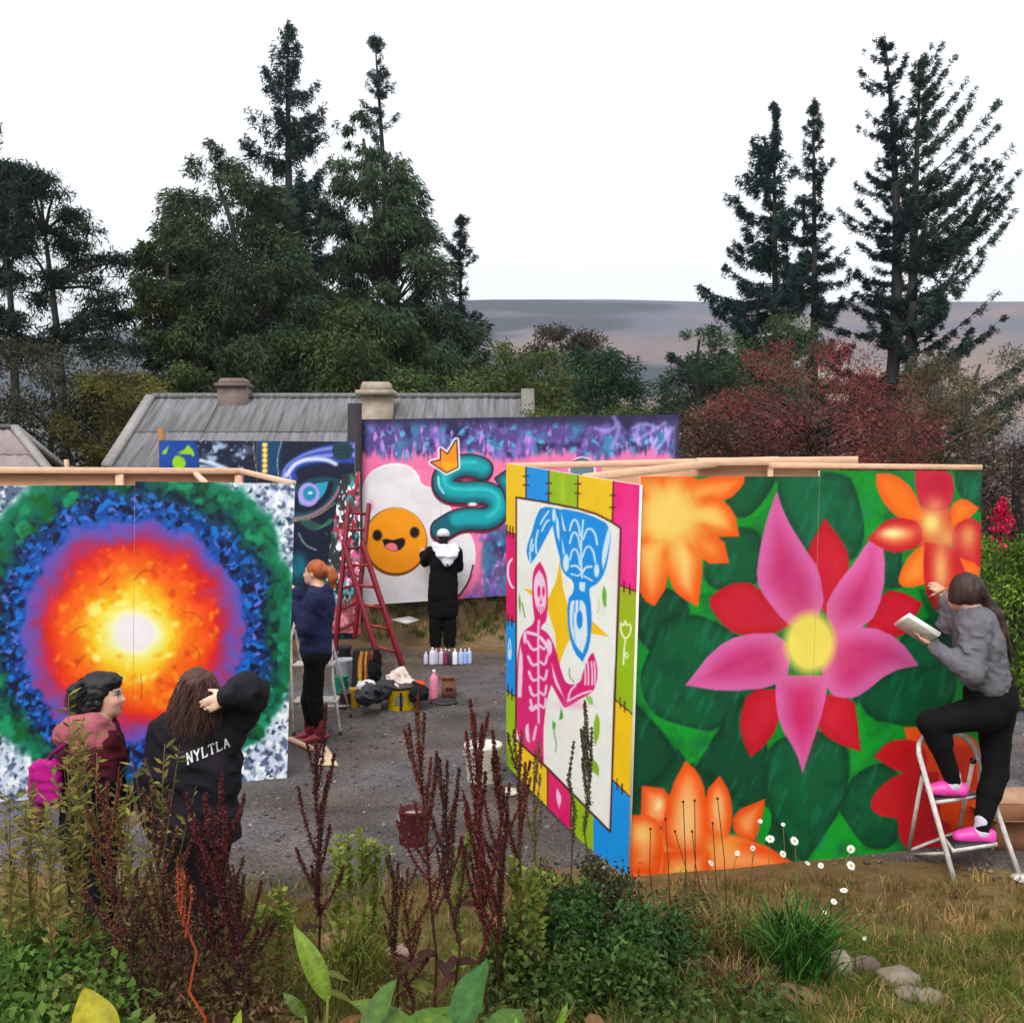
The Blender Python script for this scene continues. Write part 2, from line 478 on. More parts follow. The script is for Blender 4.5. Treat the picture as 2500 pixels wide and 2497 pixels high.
def roof_slope(parent, name, r0, r1, e0, e1, rows, sheets, mat, seed, thick=0.05):
    """corrugated slope r=ridge ends, e=eave ends, one part per overlapping sheet"""
    rg = np.random.default_rng(seed)
    r0, r1, e0, e1 = map(np.asarray, (r0, r1, e0, e1))
    up = np.cross(r1 - r0, e0 - r0); up = up / np.linalg.norm(up)
    if up[2] < 0: up = -up
    for k in range(sheets):
        for rr in range(rows):
            m = MB()
            t0, t1 = k / sheets, (k + 1.04) / sheets
            if k == sheets - 1: t1 = 1.0
            s0, s1 = rr / rows, min((rr + 1.05) / rows, 1.03)
            nu = 18
            uu = np.linspace(t0, t1, nu)
            off = 0.012 * np.cos(np.linspace(0, 8 * math.pi, nu)) + 0.012 * (k % 2) + rg.uniform(0, 0.006)
            Vt, Vb = [], []
            for s_, lift in ((s0, 0.004 + 0.014 * 0), (s1, 0.026)):
                a = (r0 + (r1 - r0) * uu[:, None]) * (1 - s_) + (e0 + (e1 - e0) * uu[:, None]) * s_
                Vt.append(a + up * (off + lift)[:, None] if np.ndim(lift) else a + up * (off[:, None] + lift))
            V = np.concatenate(Vt + [v - up * 0.012 for v in Vt])
            Q = []
            for q in range(nu - 1):
                Q.append((q, q + 1, nu + q + 1, nu + q)); Q.append((2 * nu + q, 3 * nu + q, 3 * nu + q + 1, 2 * nu + q + 1))
                Q.append((nu + q, nu + q + 1, 3 * nu + q + 1, 3 * nu + q))
            Q.append((0, nu, 3 * nu, 2 * nu)); Q.append((nu - 1, 3 * nu - 1, 4 * nu - 1, 2 * nu - 1))
            m.add(V, Q); m.build(name, mat, parent)

RD, ED = 25.2, 22.4
rl = P(372, 966, RD); rr_ = P(1288, 978, RD); rr_[2] = rl[2] = (rl[2] + rr_[2]) / 2
ez = P(270, 1142, ED)[2]
el = np.array((rl[0], ED, ez)); er = np.array((rr_[0], ED, ez))
bl_ = np.array((rl[0], 2 * RD - ED, ez)); br_ = np.array((rr_[0], 2 * RD - ED, ez))
house = thing('cottage', 'long low stone cottage with streaked grey corrugated roof and two chimneys', 'house', ((rl[0] + rr_[0]) / 2, RD, 0.4))
wm = MB()
x0, x1, yA, yB, zb, ze, zr = rl[0] + 0.12, rr_[0] - 0.12, ED + 0.2, 2 * RD - ED - 0.2, 0.2, ez + 0.1, rl[2] - 0.1
wm.add([(x0, yA, zb), (x1, yA, zb), (x1, yB, zb), (x0, yB, zb), (x0, yA, ze), (x1, yA, ze), (x1, yB, ze), (x0, yB, ze), (x0, RD, zr), (x1, RD, zr)],
       Q=[(0, 1, 5, 4), (2, 3, 7, 6), (1, 2, 6, 5), (3, 0, 4, 7), (0, 3, 2, 1)], T=[(5, 6, 9), (7, 4, 8)])
wm.build('wall', M_WALLST, house)
roof_slope(house, 'roof_sheet', rl, rr_, el, er, 2, 11, M_SLATE, 3)
roof_slope(house, 'roof_sheet', rr_, rl, br_, bl_, 1, 4, M_SLATE, 4)
m = MB(); m.tube([rl + (0, 0, 0.05), rr_ + (0, 0, 0.05)], 0.07, 8); m.build('ridge_cap', M_SLATE, house)
m = MB()
for a_, b2 in ((rl, el), (rl, bl_)): m.bar(a_ + (-0.03, 0, 0.03), b2 + (-0.03, 0, 0.03), 0.22, 0.13)
m.build('verge_board', material('verge_timber', color=(0.30, 0.27, 0.26), rough=0.9, var=0.3), house)
m = MB(); m.bar(rr_ + (0.0, 0, 0.10), er + (0.0, 0, 0.10), 0.30, 0.28); m.bar(rr_ + (0, 0, 0.10), br_ + (0, 0, 0.10), 0.30, 0.28)
m.build('gable_coping', material('coping_stone', color=(0.23, 0.21, 0.18), rough=0.9, var=0.4, scale=5), house)
for (pxl, pxr, pyt, pyb, mt, d_, capw) in ((538, 606, 925, 985, M_BRICKY, RD - 0.1, 1.12), (882, 958, 934, 1030, M_SAND, RD - 0.9, 1.22)):
    a_, b2 = P(pxl, pyb, d_), P(pxr, pyt, d_)
    w = b2[0] - a_[0]; cx_ = (a_[0] + b2[0]) / 2; h_ = b2[2] - a_[2]
    ch = MB(); ch.box((cx_ - w / 2, d_ - 0.25, a_[2] - 0.6), (cx_ + w / 2, d_ + 0.35, b2[2] - h_ * 0.3)); co = ch.build('chimney_stack', mt, house)
    cm = MB()
    cm.box((cx_ - w / 2 * capw, d_ - 0.25 - w * (capw - 1), b2[2] - h_ * 0.34), (cx_ + w / 2 * capw, d_ + 0.35 + w * (capw - 1), b2[2] - h_ * 0.22))
    cm.hexa([(cx_ + sx * w / 2 * q, d_ + 0.05 + sy * 0.34 * q, z) for z, q in ((b2[2] - h_ * 0.22, 0.98), (b2[2], 0.82)) for sx, sy in ((-1, -1), (1, -1), (1, 1), (-1, 1))])
    cm.build('chimney_cap', mt, co)

# second roof at the side
shed = thing('outbuilding', 'small outbuilding with rust stained pinkish roof beyond the sun mural', 'shed', (-10.5, 21.5, 0.4))
a0 = P(-260, 1047, 21.5); a1 = P(34, 1047, 21.5); zz = a0[2]; a1[2] = zz
e0 = np.array((a0[0], 19.8, 2.35)); e1 = np.array((P(138, 1158, 19.8)[0], 19.8, 2.35))
k0 = np.array((a0[0], 23.2, 2.35)); k1 = np.array((a1[0] + 0.6, 23.2, 2.35))
m = MB(); m.add([(a0[0], 20.0, 0.2), (e1[0] - .3, 20.0, 0.2), (k1[0] - .2, 23.0, 0.2), (a0[0], 23.0, 0.2), (a0[0], 20.0, 2.35), (e1[0] - .3, 20.0, 2.35), (k1[0] - .2, 23.0, 2.35), (a0[0], 23.0, 2.35), (a1[0] - .15, 21.5, zz - .1)],
      Q=[(0, 1, 5, 4), (1, 2, 6, 5), (2, 3, 7, 6), (3, 0, 4, 7)], T=[(5, 6, 8)])
m.build('wall', M_WALLST, shed)
roof_slope(shed, 'roof_sheet', a0, a1, e0, e1, 2, 4, M_SLATE2, 8)
roof_slope(shed, 'roof_sheet', a1, a0, k1, k0, 1, 2, M_SLATE2, 9)
m = MB(); m.bar(a1 + (0, 0, 0.04), e1 + (0, 0, 0.04), 0.16, 0.10); m.bar(a1 + (0, 0, 0.04), k1 + (0, 0, .04), 0.16, 0.10); m.build('verge_board', MATS['verge_timber'], shed)
m = MB(); m.bar(a0 + (0, 0, .05), a1 + (0, 0, .05), 0.2, 0.08); m.build('ridge_cap', M_SLATE, shed)
# ------------------------------------------------------------------ painted boards
def chaikin(p, it, closed=True):
    p = np.asarray(p, float)
    for _ in range(it):
        q = np.roll(p, -1, 0) if closed else p[1:]
        a = p if closed else p[:-1]
        n = np.empty((len(a) * 2, 2)); n[0::2] = a * 0.75 + q * 0.25; n[1::2] = a * 0.25 + q * 0.75
        p = n if closed else np.concatenate([p[:1], n, p[-1:]])
    return p

def round_off(p, it):
    """smooth a closed outline but keep its sharp tips"""
    p = np.asarray(p, float); hard = np.zeros(len(p), bool)
    if it <= 0: return p
    a = np.roll(p, 1, 0) - p; b = np.roll(p, -1, 0) - p
    cs = (a * b).sum(1) / (np.linalg.norm(a, axis=1) * np.linalg.norm(b, axis=1) + 1e-9)
    hard = cs > -0.12
    for _ in range(it):
        n = len(p); out = []; hd = []
        for i in range(n):
            q, r = p[i - 1], p[(i + 1) % n]
            if hard[i]: out.append(p[i]); hd.append(True)
            else: out.append(p[i] * .75 + q * .25); hd.append(False); out.append(p[i] * .75 + r * .25); hd.append(False)
        p = np.array(out); hard = np.array(hd)
    return p

class Canvas:
    """paint laid on the points of a board; xy are the photograph coordinates the shapes were measured in"""
    def __init__(self, xy, base):
        self.x, self.y = xy[:, 0], xy[:, 1]
        self.c = np.broadcast_to(np.asarray(base, float), (len(xy), 3)).copy()
    def z(self, ox, oy, s):
        self.o = (ox, oy, s); return self
    def tr(self, p):
        ox, oy, s = self.o
        return np.asarray(p, float) / s + np.array((ox, oy))
    def _sel(self, p, m):
        lo, hi = p.min(0) - m, p.max(0) + m
        return np.nonzero((self.x > lo[0]) & (self.x < hi[0]) & (self.y > lo[1]) & (self.y < hi[1]))[0]
    def _mix(self, i, a, col):
        a = np.clip(a, 0, 1)[:, None]
        self.c[i] = self.c[i] * (1 - a) + np.asarray(col, float) * a
    def _dist(self, i, p, closed=True):
        x, y = self.x[i], self.y[i]
        q = np.roll(p, -1, 0) if closed else p[1:]
        a = p if closed else p[:-1]
        d2 = np.full(len(i), 1e12); ins = np.zeros(len(i), bool)
        for (ax, ay), (bx, by) in zip(a, q):
            ex, ey = bx - ax, by - ay
            L = ex * ex + ey * ey + 1e-9
            t = np.clip(((x - ax) * ex + (y - ay) * ey) / L, 0, 1)
            d2 = np.minimum(d2, (x - ax - t * ex) ** 2 + (y - ay - t * ey) ** 2)
            if closed:
                c = ((ay > y) != (by > y))
                if abs(ey) > 1e-9: ins ^= c & (x < (by != ay) * ((bx - ax) * (y - ay) / (ey if ey else 1) + ax))
        d = np.sqrt(d2)
        return np.where(ins, -d, d) if closed else d
    def fill(self, p, col, soft=2.0, sm_=1, a=1.0, inner=None, iw=20.0, line=None, lw=3.0):
        p = self.tr(p)
        p = round_off(p, sm_)
        i = self._sel(p, soft + lw + 2)
        if not len(i): return
        d = self._dist(i, p)
        if line is not None: self._mix(i, (0.5 - (d - lw) / 2.0), line)
        cc = np.asarray(col, float)
        if inner is not None:
            t = sm(0, iw, -d)[:, None]; cc = cc * (1 - t) + np.asarray(inner, float) * t
        self._mix(i, (0.5 - d / soft) * a, cc)
    def stroke(self, p, w, col, soft=2.0, sm_=1, a=1.0):
        p = chaikin(self.tr(p), sm_, False); w = w / 2
        i = self._sel(p, w + soft + 1)
        if len(i): self._mix(i, np.clip(0.5 - (self._dist(i, p, False) - w) / soft, 0, 1) * a, col)
    def ell(self, c, r, col, soft=2.0, a=1.0, rot=0.0):
        c = self.tr(c); rx, ry = np.asarray(r, float) / self.o[2]
        dx, dy = self.x - c[0], self.y - c[1]
        u = dx * math.cos(rot) + dy * math.sin(rot); v = -dx * math.sin(rot) + dy * math.cos(rot)
        k = np.sqrt((u / rx) ** 2 + (v / ry) ** 2)
        al = np.clip(0.5 - (k - 1) * min(rx, ry) / soft, 0, 1) * a
        i = np.nonzero(al > 0)[0]
        if len(i): self._mix(i, al[i], col)
    def glow(self, c, r, col, a=1.0, rot=0.0):
        c = self.tr(c); rx, ry = np.asarray(r, float) / self.o[2]
        dx, dy = self.x - c[0], self.y - c[1]
        u = dx * math.cos(rot) + dy * math.sin(rot); v = -dx * math.sin(rot) + dy * math.cos(rot)
        k = np.exp(-1.3 * ((u / rx) ** 2 + (v / ry) ** 2))
        self._mix(slice(None), k * a, col)

def paint_sun(xy):
    cv = Canvas(xy, (0, 0, 0)); x, y = cv.x, cv.y
    dx, dy = x - 325.0, (y - 1543.0)
    ang = np.arctan2(dy, dx); r0 = np.hypot(dx, dy * 0.985)
    n1 = n2(x, y, 55, 1, 3) - 0.5; nf = n2(x, y, 17, 2, 3) - 0.5
    fl = vnoise(np.stack([np.cos(ang) * 6 + 9, np.sin(ang) * 6 + 9, r0 / 60], -1), 5) - 0.5
    r = r0 + 34 * n1 + 26 * fl * sm(60, 150, r0) + 22 * nf * sm(70, 240, r0)
    st = [(0, (238, 228, 230)), (38, (236, 226, 226)), (50, (252, 238, 190)), (66, (255, 228, 110)), (92, (255, 205, 48)), (112, (255, 165, 22)), (138, (252, 112, 4)), (178, (240, 82, 4)), (200, (226, 52, 18)),
          (216, (206, 36, 56)), (232, (156, 52, 108)), (248, (126, 66, 146)), (266, (92, 82, 178)), (278, (24, 78, 168)), (310, (8, 52, 118)), (334, (4, 60, 84)), (352, (0, 84, 68)), (386, (0, 112, 74)), (402, (18, 122, 88)), (418, (176, 206, 208)), (440, (204, 212, 230)), (700, (198, 206, 228))]
    k = np.array([s_[0] for s_ in st], float); cols = np.array([s_[1] for s_ in st], float)
    rc = r + 60 * sm(250, 360, r0) * (n2(x, y, 90, 7) - 0.5) - 14 * sm(1450, 1200, y) * sm(300, 380, r0) + 30 * sm(1700, 1850, y) * sm(300, 400, r0) * sm(350, 520, x)
    for q in range(3): cv.c[:, q] = np.interp(rc, k, cols[:, q])
    def blot(mask, col, scale, seed, th, sharp):
        v = n2(x, y, scale, seed, 2)
        cv._mix(slice(None), np.clip((v - th) * sharp, 0, 1) * mask, col)
    bm = sm(262, 288, r) * sm(352, 326, r)
    blot(bm, (3, 12, 46), 15, 21, 0.5, 9); blot(bm, (20, 110, 200), 13, 22, 0.56, 10); blot(bm, (90, 110, 210), 11, 23, 0.66, 9)
    gm = sm(325, 350, r) * sm(415, 395, r)
    blot(gm, (0, 52, 44), 22, 25, 0.52, 7); blot(gm, (24, 142, 92), 26, 26, 0.56, 6); blot(gm, (4, 92, 34), 34, 27, 0.6, 6); blot(gm * sm(380, 335, r), (2, 14, 44), 13, 29, 0.52, 8)
    wm_ = sm(404, 420, rc)
    blot(wm_, (88, 104, 132), 15, 31, 0.46, 6); blot(wm_, (240, 244, 255), 13, 32, 0.52, 7); blot(wm_, (44, 62, 92), 9, 33, 0.62, 8)
    om = sm(105, 130, r) * sm(225, 200, r)
    blot(om * .7, (255, 150, 30), 20, 41, 0.60, 6); blot(om * .6, (206, 48, 4), 22, 42, 0.62, 6)
    ym = sm(60, 80, r) * sm(130, 105, r)
    blot(ym * .8, (255, 236, 130), 20, 44, 0.56, 6); blot(ym * .6, (255, 150, 20), 18, 45, 0.62, 6)
    pm_ = sm(205, 225, r) * sm(280, 262, r)
    blot(pm_ * .6, (186, 40, 84), 34, 47, 0.54, 4); blot(pm_ * .55, (92, 88, 186), 30, 48, 0.56, 4)
    cv.z(0, 1050, 2.68)
    for pts in ([(880, 980), (930, 920), (1000, 915)], [(470, 1330), (510, 1290), (560, 1280)], [(1200, 1190), (1270, 1195), (1320, 1230)], [(500, 1560), (520, 1500), (560, 1470)], [(920, 1600), (930, 1680), (925, 1760)], [(650, 1010), (690, 990), (720, 950)], [(1250, 1400), (1300, 1440), (1310, 1500)]):
        cv.stroke(pts, 3.0, (150, 40, 6), 3, a=0.6)
    return cv.c

def paint_flowers(xy):
    cv = Canvas(xy, (6, 132, 34)).z(1530, 1100, 1.787); x, y = cv.x, cv.y
    dk = (2, 84, 46); dk2 = (2, 70, 38); dk3 = (4, 92, 54); br = (12, 148, 36)
    for p, c in (([(430, 100), (655, 100), (640, 160), (580, 260), (500, 305), (430, 260)], dk), ([(650, 90), (960, 90), (1010, 180), (1042, 300), (1035, 400), (980, 500), (780, 460), (690, 290), (655, 180)], dk3),
                 ([(330, 480), (420, 350), (520, 325), (600, 370), (600, 580), (420, 620), (340, 580)], dk), ([(40, 560), (180, 600), (270, 640), (275, 740), (200, 720), (110, 880), (40, 820)], dk2),
                 ([(90, 880), (180, 740), (300, 705), (440, 770), (620, 900), (660, 1060), (490, 1110), (400, 1225), (250, 1225), (100, 1140), (50, 1010)], dk), ([(20, 1080), (90, 1150), (210, 1290), (250, 1420), (180, 1480), (10, 1600)], dk2),
                 ([(500, 1060), (390, 1230), (300, 1380), (440, 1480), (600, 1690), (640, 1300)], dk2), ([(610, 1260), (850, 1210), (975, 1290), (972, 1450), (920, 1600), (820, 1740), (775, 1800), (680, 1720), (590, 1480)], dk),
                 ([(920, 1550), (980, 1420), (1080, 1360), (1180, 1370), (1220, 1560), (1180, 1720), (1080, 1750), (960, 1680)], dk), ([(980, 1080), (1200, 930), (1420, 820), (1450, 1080), (1330, 1190), (1160, 1210), (1060, 1170)], dk),
                 ([(1180, 800), (1390, 690), (1460, 900), (1300, 980), (1200, 900)], dk3), ([(1430, 80), (1560, 80), (1560, 280), (1440, 200)], dk3), ([(1110, 430), (1200, 420), (1200, 600), (1130, 600)], dk), ([(1270, 600), (1460, 640), (1440, 800), (1320, 740)], (8, 120, 52)),
                 ([(480, 1600), (640, 1560), (760, 1820), (560, 1760)], dk2), ([(20, 1480), (120, 1440), (220, 1300), (330, 1400), (480, 1500), (600, 1640), (300, 1700), (10, 1640)], dk2)):
        cv.fill(p, tuple(0.72 * v for v in c), soft=5, sm_=2, inner=c, iw=26)
    for p in ([(100, 1150), (240, 1200), (380, 1230), (340, 1320), (270, 1370), (230, 1300), (160, 1210)], [(1010, 1090), (1060, 1170), (1200, 1200), (1270, 1210), (1180, 1260), (1060, 1330), (985, 1400), (975, 1290)], [(800, 1795), (900, 1610), (940, 1590), (1010, 1700), (1100, 1760), (1190, 1745), (1190, 1780)], [(970, 90), (1090, 92), (1120, 240), (1120, 330), (1040, 370), (1030, 260)], [(660, 130), (655, 180), (590, 280), (500, 305), (560, 270)], [(275, 640), (330, 560), (390, 700), (280, 700)], [(560, 1700), (600, 1540), (640, 1600), (600, 1720)]):
        cv.fill(p, br, soft=4, sm_=1)
    # brush streaks on the leaves
    st = n2(x + 0.35 * y, y * 0.25, 14, 3, 3)
    grn = (cv.c[:, 1] > cv.c[:, 0] * 2)
    cv._mix(slice(None), np.clip((st - 0.56) * 3.2, 0, 0.36) * grn, (24, 124, 92))
    cv._mix(slice(None), np.clip((n2(x, y, 40, 8) - 0.5) * 1.6, 0, 0.4) * grn, (0, 54, 30))
    orr = (236, 84, 14); ora = (244, 110, 34); yel = (240, 200, 100); red = (196, 26, 36); crim = (198, 30, 60)
    def petal(p, edge, inner, iw, sm_=1, soft=2.5): cv.fill(p, edge, soft=soft, sm_=sm_, inner=inner, iw=iw)
    # upper corner orange flower
    petal([(30, 90), (310, 90), (330, 240), (320, 420), (180, 480), (30, 460)], orr, (244, 150, 56), 60)
    petal([(270, 140), (400, 105), (515, 108), (512, 150), (440, 222), (280, 230)], orr, (244, 140, 60), 30)
    petal([(240, 210), (390, 195), (470, 260), (492, 375), (340, 378), (240, 330)], orr, (246, 190, 100), 46)
    petal([(280, 360), (420, 370), (448, 492), (330, 492)], orr, (240, 130, 50), 40)
    petal([(160, 380), (300, 330), (336, 480), (312, 680), (235, 640), (186, 580)], orr, (246, 190, 110), 46)
    petal([(20, 380), (175, 380), (184, 580), (122, 678), (70, 650), (20, 520)], orr, (244, 170, 90), 46)
    cv.glow((190, 280), (150, 150), yel, 1.3); cv.glow((190, 440), (150, 90), yel, 0.5); cv.glow((300, 300), (130, 60), yel, 0.5)
    for q in range(9):
        a_ = q * 0.7 + 0.3
        cv.glow((190 + 165 * math.cos(a_), 285 + 165 * math.sin(a_)), (52, 22), orr, 0.55, a_)
    cv.glow((190, 280), (95, 95), yel, 1.2)
    # red petals behind the pink flower
    for p in ([(862, 290), (930, 380), (972, 450), (965, 560), (870, 720), (780, 560), (790, 420), (835, 350)], [(348, 655), (410, 600), (480, 572), (565, 580), (720, 760), (640, 800), (480, 808), (405, 745)], [(1040, 770), (1120, 610), (1200, 612), (1292, 665), (1240, 760), (1200, 818), (1060, 800)], [(670, 1040), (664, 1200), (600, 1290), (540, 1338), (505, 1260), (488, 1180), (530, 1040)], [(850, 1060), (992, 1075), (1008, 1180), (1022, 1312), (910, 1275), (825, 1205)]):
        petal(p, (186, 20, 34), (200, 28, 50), 30)
    pk = (214, 98, 162); pi = (198, 52, 112)
    for p in ([(654, 178), (690, 285), (780, 430), (842, 520), (866, 700), (760, 780), (690, 750), (610, 650), (563, 570), (580, 430), (610, 300)], [(862, 690), (910, 590), (1000, 480), (1050, 395), (1090, 380), (1128, 440), (1122, 620), (1062, 765), (900, 800)], [(880, 790), (1060, 762), (1190, 820), (1274, 936), (1150, 962), (1030, 1062), (970, 1084), (880, 1064), (840, 920)], [(652, 980), (882, 980), (862, 1120), (802, 1300), (768, 1405), (738, 1310), (668, 1200), (648, 1090)], [(256, 1022), (380, 862), (500, 798), (690, 795), (720, 960), (645, 1032), (430, 1052)]):
        petal(p, pk, pi, 58, 1, 3)
    for a0, a1 in (((655, 200), (740, 700)), ((1080, 400), (900, 760)), ((1260, 930), (940, 880)), ((768, 1390), (775, 1000)), ((270, 1020), (660, 900))):
        cv.stroke([a0, ((a0[0] + a1[0]) / 2 + 14, (a0[1] + a1[1]) / 2), a1], 10, (206, 70, 132), 22, a=0.3)
    cv.glow((775, 1150), (70, 150), (206, 30, 84), 0.6)
    cv.glow((800, 838), (150, 165), (226, 140, 130), 0.55)
    cv.ell((800, 838), (108, 130), (236, 214, 92), soft=22)
    # upper far corner flower
    cv.ell((1345, 335), (105, 110), (206, 74, 44), 10)
    petal([(1088, 100), (1170, 100), (1255, 170), (1300, 300), (1200, 305), (1130, 245), (1088, 160)], (240, 96, 20), (246, 120, 30), 30)
    petal([(1258, 80), (1418, 80), (1434, 200), (1385, 270), (1290, 262), (1258, 160)], crim, (190, 30, 56), 30)
    petal([(1410, 235), (1470, 203), (1538, 250), (1480, 315), (1420, 330)], (240, 96, 20), (244, 130, 40), 25)
    petal([(1048, 386), (1120, 308), (1180, 288), (1290, 315), (1290, 415), (1180, 448), (1120, 432)], red, (232, 120, 70), 40)
    cv.glow((1160, 360), (62, 26), (250, 224, 150), 1.1)
    petal([(1420, 330), (1500, 286), (1560, 330), (1560, 500), (1500, 525), (1420, 450)], red, (214, 70, 56), 40)
    cv.glow((1490, 370), (40, 60), (236, 160, 100), 0.8)
    petal([(1186, 545), (1240, 440), (1330, 395), (1320, 575), (1230, 600), (1188, 585)], (242, 100, 20), (246, 140, 50), 30)
    petal([(1440, 460), (1545, 500), (1535, 555), (1470, 545)], (242, 90, 20), (246, 120, 40), 20)
    petal([(1300, 400), (1430, 410), (1490, 560), (1420, 640), (1410, 760), (1310, 650), (1292, 520)], red, (206, 50, 40), 40)
    cv.glow((1370, 520), (40, 130), (240, 180, 110), 0.9); cv.glow((1400, 380), (50, 60), (240, 180, 110), 0.7)
    cv.glow((1330, 315), (52, 66), (246, 216, 120), 1.1); cv.glow((1345, 240), (50, 50), (240, 150, 90), 0.6)
    # lower corner orange flower
    cv.fill([(0, 1640), (330, 1660), (560, 1690), (770, 1824), (760, 1960), (0, 1960)], (236, 92, 34), soft=5, sm_=1, inner=(240, 120, 52), iw=40)
    for p, iw in (([(66, 1460), (192, 1476), (200, 1640), (60, 1640)], 30), ([(460, 1575), (604, 1518), (592, 1600), (560, 1700), (470, 1680)], 30), ([(340, 1490), (405, 1416), (452, 1490), (464, 1600), (440, 1700), (340, 1680)], 30), ([(190, 1475), (255, 1352), (312, 1400), (346, 1490), (360, 1720), (260, 1780), (140, 1700)], 46), ([(0, 1590), (120, 1585), (165, 1700), (140, 1850), (0, 1840)], 50), ([(330, 1690), (600, 1720), (770, 1828), (330, 1880)], 40), ([(160, 1750), (360, 1740), (365, 1920), (150, 1920)], 40)):
        petal(p, (234, 76, 18), (244, 150, 84), iw, 1, 3)
    cv.glow((140, 1545), (20, 34), (248, 220, 160), 1.0, 0.2); cv.glow((262, 1600), (55, 150), (246, 190, 120), 0.85); cv.glow((400, 1560), (24, 60), (246, 190, 120), 0.8)
    cv.glow((70, 1670), (60, 60), (244, 200, 110), 0.9); cv.glow((420, 1720), (90, 50), (244, 190, 90), 0.7); cv.glow((235, 1840), (60, 34), (244, 190, 80), 0.9)
    # flower behind the step ladder
    for p, e, i_, iw in (([(1210, 1205), (1515, 1212), (1560, 1420), (1560, 1640), (1380, 1760), (1270, 1500)], (240, 88, 24), (232, 70, 24), 40), ([(1078, 1335), (1140, 1265), (1240, 1255), (1310, 1300), (1310, 1430), (1180, 1400)], red, (190, 26, 30), 30), ([(1056, 1540), (1100, 1465), (1200, 1400), (1360, 1400), (1370, 1600), (1200, 1605), (1090, 1592)], red, (186, 28, 32), 40), ([(1180, 1600), (1400, 1590), (1450, 1745), (1250, 1760), (1190, 1700)], (190, 22, 28), (178, 18, 26), 40), ([(1380, 1300), (1520, 1280), (1530, 1480), (1400, 1500)], (216, 52, 26), (206, 44, 24), 40)):
        petal(p, e, i_, iw, 1, 3)
    cv.c *= (0.93 + 0.12 * n2(x, y, 120, 71)[:, None])
    return cv.c

